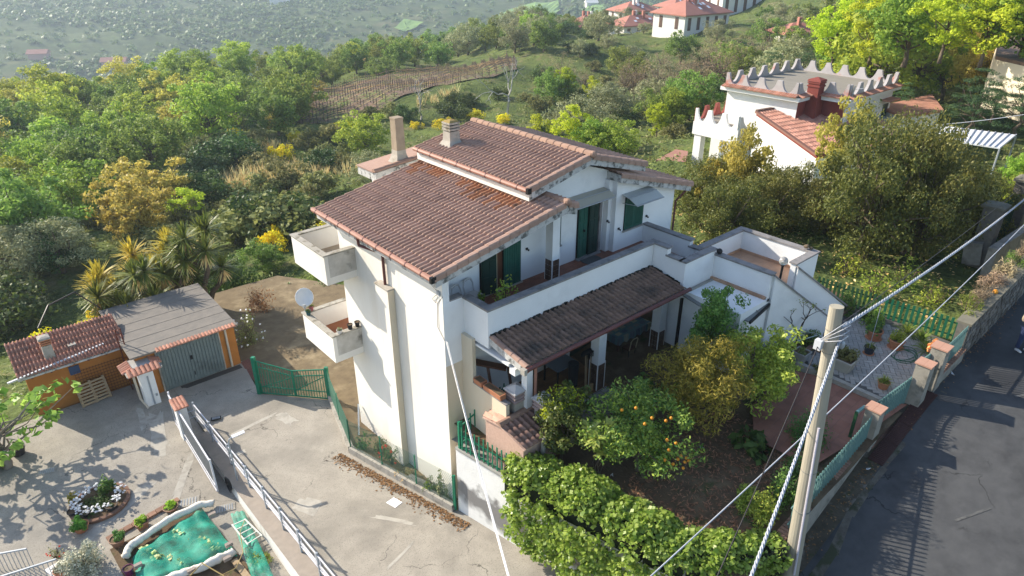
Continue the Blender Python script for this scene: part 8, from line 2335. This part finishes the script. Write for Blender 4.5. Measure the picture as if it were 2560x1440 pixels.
BASE_H = {'oakb': 8.0, 'oakm': 7.5, 'oaky': 7.0, 'olive': 5.0, 'spring': 8.5, 'grey': 5.5, 'dark': 3.2, 'cedar': 10.0, 'holm': 7.0, 'broom': 1.7, 'cypress': 10.0, 'scrub': 2.2}
rnd = random.Random(77)
for k_, L_ in ST.items():
    for q in L_:
        q['category'] = CAT[k_][0]
def put(kind, x, y, z, h, wide=1.0, label=None, group=None):
    pr0 = ST[kind][rnd.randrange(len(ST[kind]))]
    s_ = h / BASE_H[kind]
    return place(pr0, USED, (x, y, z), (s_ * wide, s_ * wide, s_), rnd.uniform(0, 6.28), label, group)
def plant(kind, px, py, ptop_, label, wide=1.0, dist_add=0.0, z=None):
    "tree whose foot is seen at (px, py) and whose top reaches photo row ptop_"
    p = at(px, py) if z is None else spot(px, py, z)
    d = hypot(p[0] - CAM[0], p[1] - CAM[1]); r2 = ray(px, ptop_)
    ht = CAM[2] + r2[2] * d / hypot(r2[0], r2[1]) - p[2]
    return put(kind, p[0], p[1], p[2] - 0.1, max(0.6, ht), wide, label)
for a in (
    ('oakb', 130, 300, 165, 'tallest bright green oak at the left, standing above its neighbours', 1.15),
    ('oakm', 215, 290, 195, 'bright oak leaning out right of the tallest left oak', 1.0),
    ('oaky', 30, 330, 225, 'yellow green oak at the left edge below the valley', 1.2),
    ('grey', 150, 320, 235, 'brownish half bare tree in front of the tallest left oak', 1.1),
    ('oakm', 330, 285, 200, 'grey green oak left of the middle clump', 1.25), ('oaky', 395, 270, 205, 'yellowish oak crown behind the middle clump', 1.1),
    ('oakb', 460, 305, 235, 'bright oak in the middle of the left slope', 1.0), ('oaky', 545, 300, 195, 'yellow brown oak in the middle clump', 1.1),
    ('oakb', 500, 262, 190, 'large bright oak behind the middle clump', 1.4), ('oakm', 610, 262, 200, 'bright green oak at the right of the middle clump', 1.1),
    ('oakb', 680, 270, 215, 'fresh green tree before the vineyard corner', 0.9), ('oaky', 770, 275, 195, 'thin yellow green tree against the vineyard', 1.0),
    ('oaky', 700, 335, 265, 'pale olive coloured tree below the vineyard', 1.0), ('oakm', 310, 385, 290, 'broad pale oak with dark gnarled trunk on the left slope', 1.5),
    ('oakm', 90, 430, 320, 'grey green oak on the lower left slope', 1.3), ('oakb', 60, 520, 390, 'bright oak with dark branches on the left, nearest the edge', 1.2), ('oakb', 200, 540, 395, 'bright oak with spreading dark limbs behind the olive', 1.25),
    ('oaky', 330, 600, 525, 'pale yellow green bush left of the yellow shrub', 1.2), ('spring', 480, 560, 465, 'bright yellow green shrub above the yuccas', 1.5), ('scrub', 700, 600, 495, 'brownish green round bush left of the upper balcony', 1.3),
    ('oakm', 590, 610, 520, 'fresh green bush between the bright shrub and the round bush', 1.1), ('dark', 575, 420, 330, 'dark round shrub on the open slope', 1.2),
    ('dark', 520, 455, 395, 'dark low thicket in the middle of the slope', 1.5), ('oakb', 915, 395, 280, 'young bright tree with bare dark forked trunk behind the chimneys', 1.05),
    ('olive', 60, 690, 560, 'large feathery grey olive on the left above the shed', 1.25), ('olive', 160, 680, 545, 'second feathery grey olive left of the yuccas', 1.15), ('olive', 30, 830, 715, 'silvery olive at the left edge behind the shed', 1.0),
    ('dark', 590, 760, 640, 'dark slender evergreen between garage and villa', 0.7), ('oakm', 660, 680, 600, 'leafy green shrub behind the balcony', 1.2), ('spring', 100, 740, 690, 'vivid green bush between the two left olives', 1.1),
    ('olive', 930, 470, 380, 'grey green olive behind the tall flue', 0.9), ('scrub', 850, 640, 560, 'green scrub behind the upper balcony', 1.3),
    ('spring', 1350, 395, 285, 'bright green tree behind the upper roof, left one', 1.0), ('spring', 1430, 400, 265, 'bright green tree behind the upper roof, middle one', 1.1), ('oakb', 1530, 420, 300, 'green bush row behind the right end of the roof', 1.2), ('oakb', 1480, 410, 300, 'leafy green crown just above the ridge tiles', 1.0),
    ('spring', 1410, 262, 165, 'upright lime green tree beyond the villa roof', 0.9), ('spring', 1480, 268, 190, 'smaller lime green tree right of the upright one', 0.9),
    ('oakb', 1680, 330, 225, 'yellow green tree left of the neighbouring house', 1.1), ('spring', 1640, 345, 255, 'bright crown left of the scalloped house', 1.0), ('oaky', 1750, 300, 225, 'sunlit tree touching the scalloped lower deck', 0.9),
    ('grey', 1560, 250, 145, 'tall grey bare tree in the middle distance', 0.9), ('grey', 1640, 250, 135, 'grey bare tree nearer the village', 1.0), ('grey', 1790, 230, 95, 'big grey brown bare tree above the neighbouring house', 1.1), ('grey', 1730, 225, 120, 'thin bare tree left of the big grey one', 0.8),
    ('olive', 1860, 180, 120, 'olive tree above the scalloped house', 1.1), ('olive', 1790, 110, 50, 'dark olive on the village slope', 1.2), ('olive', 1925, 90, 40, 'large round olive below the pale flat house', 1.3), ('olive', 1945, 60, 8, 'olive tree at the top edge', 1.2),
    ('olive', 1450, 145, 100, 'olive tree standing alone on the slope, left one', 0.9), ('olive', 1520, 130, 85, 'olive tree standing alone on the slope, right one', 0.9), ('olive', 1610, 85, 55, 'olive tree in front of the village wall', 1.1), ('olive', 1545, 88, 62, 'olive before the low village house', 1.0),
    ('cypress', 1441, 62, 10, 'tallest pointed cypress by the village', 0.9), ('cypress', 1421, 70, 28, 'pointed cypress left of the tallest one', 0.9), ('cypress', 1458, 66, 22, 'short pointed cypress right of the tallest one', 0.8), ('cypress', 1480, 62, 20, 'stout cypress beside the low village house', 1.1), ('cypress', 1408, 75, 40, 'shortest cypress at the left of the row', 1.1),
    ('holm', 1515, 60, 20, 'dark round pine between the village houses', 0.8), ('oakb', 1320, 72, 33, 'single round green tree on the skyline', 0.8),
    ('spring', 1600, 58, 30, 'yellow green tree between the village houses', 1.0), ('dark', 1690, 75, 52, 'dark bush before the largest village house', 1.0)):
    plant(*a[:5], wide=a[5])
# dark conifers and bright trees on the right slope
for a in (('cedar', 1930, 190, 120, 'dark conifer behind the scalloped house, left end', 1.1, 3.5), ('cedar', 2010, 185, 120, 'dark conifer behind the scalloped house, second', 1.1, 3.5), ('cedar', 2095, 190, 125, 'dark conifer behind the scalloped house, third', 1.1, 3.5), ('cedar', 2180, 200, 135, 'dark conifer behind the scalloped house, right end', 1.2, 4),
          ('cedar', 2250, 290, 205, 'dark flat topped pine right of the scalloped house', 0.9, 3), ('cedar', 2420, 330, 170, 'big dark cedar above the white sheet roof, left one', 0.9, 4.5), ('cedar', 2540, 330, 165, 'big dark cedar at the right edge', 0.95, 5), ('cedar', 2480, 300, 190, 'big dark cedar between the two others', 0.9, 5),
          ('spring', 2080, 160, -10, 'tall bright green tree, left edge of the right hand wood', 1.1, 6), ('spring', 2170, 160, -30, 'tall bright green tree in the right hand wood, second', 1.2, 7), ('oakb', 2260, 160, -40, 'tall green tree in the right hand wood, third', 1.1, 8), ('spring', 2350, 150, -60, 'tall vivid tree at the top right', 1.2, 9), ('spring', 2450, 160, -70, 'tall vivid tree near the right edge', 1.2, 9), ('oakb', 2550, 160, -70, 'tall vivid tree at the right edge', 1.2, 9),
          ('oaky', 2400, 250, 90, 'yellow green thin tree above the white sheet roof', 0.7, 4.2), ('oaky', 2470, 230, 60, 'yellow budding tree beside the old tiled roof', 0.8, 5), ('grey', 2290, 220, 100, 'dark brown bare tree among the bright ones', 1.0, 4.5),
          ('spring', 2050, 110, 30, 'bright green shrub mass by the hidden house', 1.1, 4), ('oakb', 2540, 470, 380, 'bright yellow green bush at the right edge below the white roof', 0.9, 4.5), ('oakb', 2520, 520, 430, 'fresh green bush beside the stone gateway', 0.8, 4.5)):
    plant(a[0], a[1], a[2], a[3], a[4], wide=a[5], z=a[6])
# big evergreen oaks of the neighbour's garden
for px, py, z, pt_, wd, lab in ((2150, 660, 4.0, 285, 0.66, 'biggest holm oak right of the terrace, left half'), (2270, 650, 4.2, 290, 0.62, 'biggest holm oak right of the terrace, right half'), (2200, 590, 4.0, 290, 0.7, 'tall holm oak between the two biggest'), (2420, 610, 4.3, 410, 0.75, 'holm oak beside the stone gateway'), (2050, 610, 3.8, 420, 0.75, 'holm oak just behind the terrace'),
                             (1800, 640, 3.6, 440, 0.85, 'dark oak close behind the villa, left one'), (1900, 600, 3.7, 420, 0.95, 'dark oak close behind the villa, middle one'), (1750, 560, 3.5, 390, 0.8, 'dark oak below the scalloped house'), (1960, 560, 3.7, 400, 0.8, 'dark oak right behind the terrace parapet'), (1830, 540, 3.5, 385, 0.9, 'dark oak in the middle before the white wing wall')):
    plant('holm', px, py, pt_, lab, wide=wd, z=z)
for px, py, z, h, lab in ((1850, 400, 3.5, 5.0, 'thin leafy sapling in front of the white wing wall, left'), (1790, 420, 3.3, 4.6, 'sparse sapling before the neighbour porch'), (2080, 330, 4.0, 5.4, 'thin tree against the red tiled wing')):
    q = spot(px, py + 150, z); put('oaky', q[0], q[1], z, h, 0.6, lab)
for k, (px, py, r_, h) in enumerate(((2180, 740, 0.9, 1.5), (2260, 720, 1.0, 1.6), (2120, 690, 0.8, 1.4), (2330, 760, 0.8, 1.1))):
    q = spot(px, py, 4.2)
    o = shrub(q[0], q[1], 4.2, r_ * 1.3, r_, h, L_OAKB, ['sprawling spring shrub just behind the patio fence', 'sprawling spring shrub on the neighbour lawn', 'fresh shrub behind the dark part of the fence', 'low yellow green shrub behind the bright fence'][k], n=22, per=22, leaf=0.12, stems=14, group='spring shrubs behind the patio fence')
# dry creeper on top of the stone wall
for k in range(12):
    x = 15.2 + k * 0.95; y = lerp(-9.98, -11.0, (x - 14.2) / 25.8) + 0.45
    shrub(x, y, road_z(x) + 1.25, 0.75, 0.5, 0.75, L_GREY if k % 4 else L_OAKM, 'tangled dry grey creeper on the stone wall, ' + ORD[k] + ' clump from the patio end', name='dry_creeper', cat='creeper', n=18, per=55, leaf=0.17, aspect=0.12, group='dry creeper along the stone wall', stems=10)
fr_ = spot(2483, 745, 6.3); tag(MB().ball((fr_[0], fr_[1], road_z(fr_[0]) + 1.46), 0.09, 8, 6).build('orange_fruit', ORM), 'orange fruit lying on the stone wall coping', 'fruit')
q = spot(625, 850, -0.7); shrub(q[0], q[1], -0.8, 0.8, 0.8, 1.9, L_SCRUB, 'white flowered rose bush beside the garage', n=30, per=45, leaf=0.09, flowers=L_WHITE, nfl=26, fl=0.09, stems=12)
q = spot(650, 765, -0.8); shrub(q[0], q[1], -0.9, 1.0, 0.9, 1.7, leafmat('reddish_leaf', (0.11, 0.06, 0.025), (0.17, 0.12, 0.05), 0.3), 'reddish brown shrub behind the rose bush', n=26, per=45, leaf=0.10)
for k in range(7):
    q = spot(640 + k * 30, 700 - (k % 3) * 14, -1.0); shrub(q[0], q[1], ground_z(q[0], q[1]) - 0.05, 1.0, 0.9, 1.0 + 0.3 * (k % 2), (L_BOX, L_OAKM, L_GRASS)[k % 3], 'green shrub in the back yard border, ' + ORD[k] + ' from the left', n=22, per=50, leaf=0.12, group='shrub border of the back yard')
# dead trees
def dead(px, py, ptop_, seed, label):
    p = at(px, py); d = hypot(p[0] - CAM[0], p[1] - CAM[1]); r2 = ray(px, ptop_); H_ = CAM[2] + r2[2] * d / hypot(r2[0], r2[1]) - p[2]
    global g, rng, tips
    o = thing('dead_tree', tuple(p), label, 'dead tree', 'pale dead trees below the vineyard'); g = MB(); rng = np.random.RandomState(seed); tips = []
    branch(np.array([0, 0, -0.2]), np.array([0.06, 0.03, 1.0]), H_ * 0.36, H_ * 0.026, 3)
    g.build('branches', BARK_PALE, o, local=True)
dead(1052, 300, 190, 3, 'white dead tree with few branches below the vineyard'); dead(1270, 290, 140, 8, 'tall grey dead tree forking above the villa roof'); dead(1000, 125, 90, 5, 'small bare tree on the skyline')

# scattered trees and bushes over the slope
ZONES = []
def blocked(x, y, d, az):
    if d < 40 and az > -30: return True
    if x < 13 and y < 24 and x > -14: return True
    if d < 38: return True
    if x > 12 and x < 58 and y > -8 and y < 24: return True
    if 145 < d < 215 and 7 < az < 19: return True
    # vineyard and its margin
    s_ = (x - 38) / 50.0
    if 36 < x < 97 and 80 < y < 116 and y > 84.5 + (x - 40) * 0.04 - 4 : return True
    return False
GRP = {'left': 'trees of the lower left slope', 'mid': 'trees beyond the villa', 'right': 'trees of the right hand slope'}
pts = []
def scatter(n, kinds, d0, d1, a0, a1, hmin, hmax, sep, who, where, filt=None):
    tries = 0; made = 0
    while made < n and tries < n * 30:
        tries += 1
        az = rnd.uniform(a0, a1); d = sqrt(rnd.uniform(d0 * d0, d1 * d1))
        x, y = world_pt(az, d)
        if blocked(x, y, d, az) or (filt and not filt(x, y, d, az)): continue
        if any((x - a) ** 2 + (y - b) ** 2 < sep * sep for a, b in pts): continue
        k = rnd.choice(kinds); pts.append((x, y)); made += 1
        put(k, x, y, ground_z(x, y) - 0.15, rnd.uniform(hmin, hmax) * (1 if k not in ('scrub', 'broom', 'dark') else BASE_H[k] / 7.0), rnd.uniform(0.85, 1.2), CAT[k][1] + ' ' + where, CAT[k][1] + 's ' + where)
low = lambda x, y, d, az: not (-13 < az < -2 and 55 < d < 105)
scatter(60, ['oakb', 'oakm', 'oaky', 'oakm', 'oakb', 'oakm'], 95, 190, -40, -16, 6, 9, 6.0, 'left', 'in the left wood')
scatter(42, ['oakm', 'oakb', 'olive', 'oakm'], 150, 235, -18, 2, 5, 8, 6.0, 'mid', 'on the crest')
scatter(36, ['dark', 'dark', 'dark', 'olive', 'oakm'], 150, 225, 0, 9, 5, 7, 4.5, 'mid', 'on the dark crest')
scatter(10, ['oakm', 'oaky', 'oakb'], 55, 95, -42, -26, 5, 7, 6.5, 'left', 'on the near slope')
scatter(80, ['scrub', 'scrub', 'dark', 'scrub', 'broom'], 42, 110, -42, -8, 5, 9, 2.6, 'left', 'on the left scrub', low)
scatter(36, ['broom', 'scrub', 'scrub', 'dark'], 60, 112, -14, 10, 4, 7, 3.0, 'mid', 'below the vineyard')
scatter(64, ['scrub', 'scrub', 'grey', 'olive', 'dark', 'oakm'], 70, 150, 2, 22, 4, 6.5, 4.0, 'mid', 'below the village')
scatter(30, ['olive', 'scrub', 'oakm', 'grey', 'dark'], 105, 190, 9, 24, 4, 6.5, 5.0, 'mid', 'around the village')
scatter(40, ['spring', 'oakb', 'spring', 'oakm'], 75, 150, 23, 44, 7, 11, 5.0, 'right', 'in the right wood')
scatter(60, ['oakm', 'oakm', 'oakb', 'dark'], 190, 330, -44, -6, 6, 9, 8.0, 'left', 'in the far wood')
for k_, L_ in ST.items():
    for q in L_:
        if q.name not in USED:
            for c_ in list(q.children): bpy.data.objects.remove(c_)
            bpy.data.objects.remove(q)

def ordinal(n):
    return ['first', 'second', 'third', 'fourth', 'fifth', 'sixth', 'seventh', 'eighth', 'ninth', 'tenth'][n]
def screen_x(o):
    v = Vector(o.location) - Vector(CAM); return v.dot(Vector(RT)) / v.dot(Vector(FW))
byg = {}
for o in bpy.data.objects:
    if o.parent is None and o.get('group') and (o['group'].startswith(tuple(c[1] for c in CAT.values()))):
        byg.setdefault(o['group'], []).append(o)
ROWS = ['in front row', 'in second row', 'in third row', 'in fourth row', 'in fifth row', 'in back row']
for gname, L_ in byg.items():
    L_.sort(key=lambda o: (Vector(o.location) - Vector(CAM)).length)
    nrow = max(1, min(6, -(-len(L_) // 9))); per_ = -(-len(L_) // nrow)
    for r_ in range(nrow):
        row = sorted(L_[r_ * per_:(r_ + 1) * per_], key=screen_x)
        for i, o in enumerate(row):
            o['label'] = o['label'] + (', ' + ROWS[r_] if nrow > 1 else ',') + ' ' + (ordinal(i) + ' from left' if i < 10 else 'rightmost')

# reeds
rng = np.random.RandomState(17); cl = []
def reeds(px0, py0, px1, py1, n, wv):
    for k in range(n):
        t_ = rng.random_sample(); p = at(lerp(px0, px1, t_) + rng.normal() * wv, lerp(py0, py1, t_) + rng.normal() * wv * 0.3)
        cl.append(blades((p[0], p[1], p[2] - 0.1), 7, rng.uniform(1.1, 2.2), 0.09, rng, 0.25, 1.25, 0.3))
reeds(610, 400, 685, 370, 90, 18); reeds(400, 510, 880, 425, 260, 22); reeds(560, 455, 860, 410, 120, 16); reeds(1050, 265, 1120, 235, 30, 20)
link('dry_reeds', crown_mesh('dry_reeds', L_DRY, merge(cl)), None, kind='stuff')
# undergrowth: rough grass and low scrub everywhere between the bushes
rng = np.random.RandomState(23)
def under(n, d0, d1, a0, a1, rad, per, leaf, lm, name, asp=0.4):
    C_ = []
    while len(C_) < n:
        az = rng.uniform(a0, a1); d = exp(rng.uniform(log(d0), log(d1))); x, y = world_pt(az, d)
        if x < 12.6 and y < 21 and x > -14.5: continue
        if 12 < x < 17.4 and y < -1.5: continue
        if y < -9: continue
        if 40 < x < 56 and 4 < y < 21: continue
        if 40 < x < 93 and 83 < y < 110 and y > 83.5 and not (x < 44 or x > 91): continue
        C_.append((x, y, ground_z(x, y) + rad * 0.2))
    C_ = np.array(C_); R3 = np.stack([np.full(n, rad), np.full(n, rad), np.full(n, rad * 0.55)], 1) * (0.5 + rng.random_sample((n, 1)))
    link(name, crown_mesh(name, lm, leaf_quads(C_, R3, per, leaf, rng, asp, 0.5)), None, kind='stuff')
under(2600, 34, 130, -45, 45, 0.55, 16, 0.24, leafmat('mixed_undergrowth', (0.045, 0.065, 0.022), (0.11, 0.14, 0.04), 0.3), 'undergrowth')
under(2600, 60, 260, -45, 40, 1.0, 16, 0.42, leafmat('far_undergrowth', (0.05, 0.07, 0.026), (0.12, 0.135, 0.05), 0.3), 'slope_undergrowth')
under(1500, 34, 110, -45, 45, 0.35, 14, 0.28, leafmat('meadow_grass', (0.09, 0.13, 0.03), (0.20, 0.22, 0.08), 0.4), 'meadow_grass', 0.14)
# leaf litter under the neighbour's oaks
P = []
while len(P) < 1500:
    x, y = rng.uniform(13, 27), rng.uniform(-8.5, 8)
    if x < 17.3 and y < -1.5: continue
    P.append((x, y, ground_z(x, y) + 0.03))
link('oak_litter', crown_mesh('oak_litter', leafmat('oak_litter_leaf', (0.20, 0.13, 0.06), (0.36, 0.26, 0.14), 0.1), leaf_quads(P, np.full((len(P), 3), 0.1), 3, 0.13, rng, 0.5, 2.0)), None, kind='stuff')

# forest on the opposite hillside, one mass
rng = np.random.RandomState(29)
def nz2(x, y): return sin(x * 0.011 + 1.3 * sin(y * 0.006)) + sin(y * 0.014 + 2 * sin(x * 0.004)) + 0.6 * sin((x + y) * 0.027)
C_, S_ = [], []
while len(C_) < 9000:
    az = rng.uniform(-42, 26); d = rng.uniform(430, 1150); x, y = world_pt(az, d)
    if nz2(x, y) < -0.2 and rng.random_sample() < 0.8: continue
    C_.append((x, y, ground_z(x, y) + 0.3)); S_.append(rng.uniform(2.4, 5.5))
C_ = np.array(C_); S_ = np.array(S_)
link('far_forest', crown_mesh('far_forest', leafmat('far_tree_leaf', (0.040, 0.062, 0.018), (0.070, 0.105, 0.028), 0.3), leaf_quads(C_, np.stack([S_, S_, S_ * 0.7], 1), 18, 3.0, rng, 0.9, 0.5, out=0.8)), None, kind='stuff')
# pale green fields beyond the ridge
FLD = mat('spring_field', (0.15, 0.26, 0.06), (0.19, 0.30, 0.08), 0.02, 1.0)
for pts_ in ([(1232, 50), (1300, 20), (1395, 5), (1400, 30), (1330, 40), (1270, 62)], [(1440, 30), (1480, 12), (1520, 20), (1500, 45)], [(985, 75), (1010, 52), (1060, 60), (1010, 85)]):
    P = [at(*q) for q in pts_]; c = sum(P) / len(P)
    rings = [[c + (p - c) * f for p in P] for f in (0.02, 0.35, 0.7, 1.0)]
    def den(R_): 
        o = []
        for i in range(len(R_)):
            for k in range(5): o.append(R_[i] + (R_[(i + 1) % len(R_)] - R_[i]) * k / 5)
        return o
    rr5 = [den(R_) for R_ in rings]; k = len(rr5[0]); vv = [(p[0], p[1], ground_z(p[0], p[1]) + 2.2) for R_ in rr5 for p in R_]
    structure(MB().add(vv, [(a * k + i, a * k + (i + 1) % k, (a + 1) * k + (i + 1) % k, (a + 1) * k + i) for a in range(3) for i in range(k)]), 'green_field', FLD)

# ------------------------------------------------------------------ air
HZ = bpy.data.materials.new('haze_air'); HZ.use_nodes = True
hn = HZ.node_tree; hn.nodes.remove(hn.nodes['Principled BSDF'])
pv = hn.nodes.new('ShaderNodeVolumePrincipled'); pv.inputs['Color'].default_value = (0.72, 0.86, 1.0, 1); pv.inputs['Density'].default_value = 0.00030; pv.inputs['Anisotropy'].default_value = 0.25
hn.links.new(pv.outputs[0], hn.nodes['Material Output'].inputs['Volume'])
hz = MB().box(-1300, 1500, -60, 1300, -110, 48).build('haze', HZ); hz['kind'] = 'stuff'
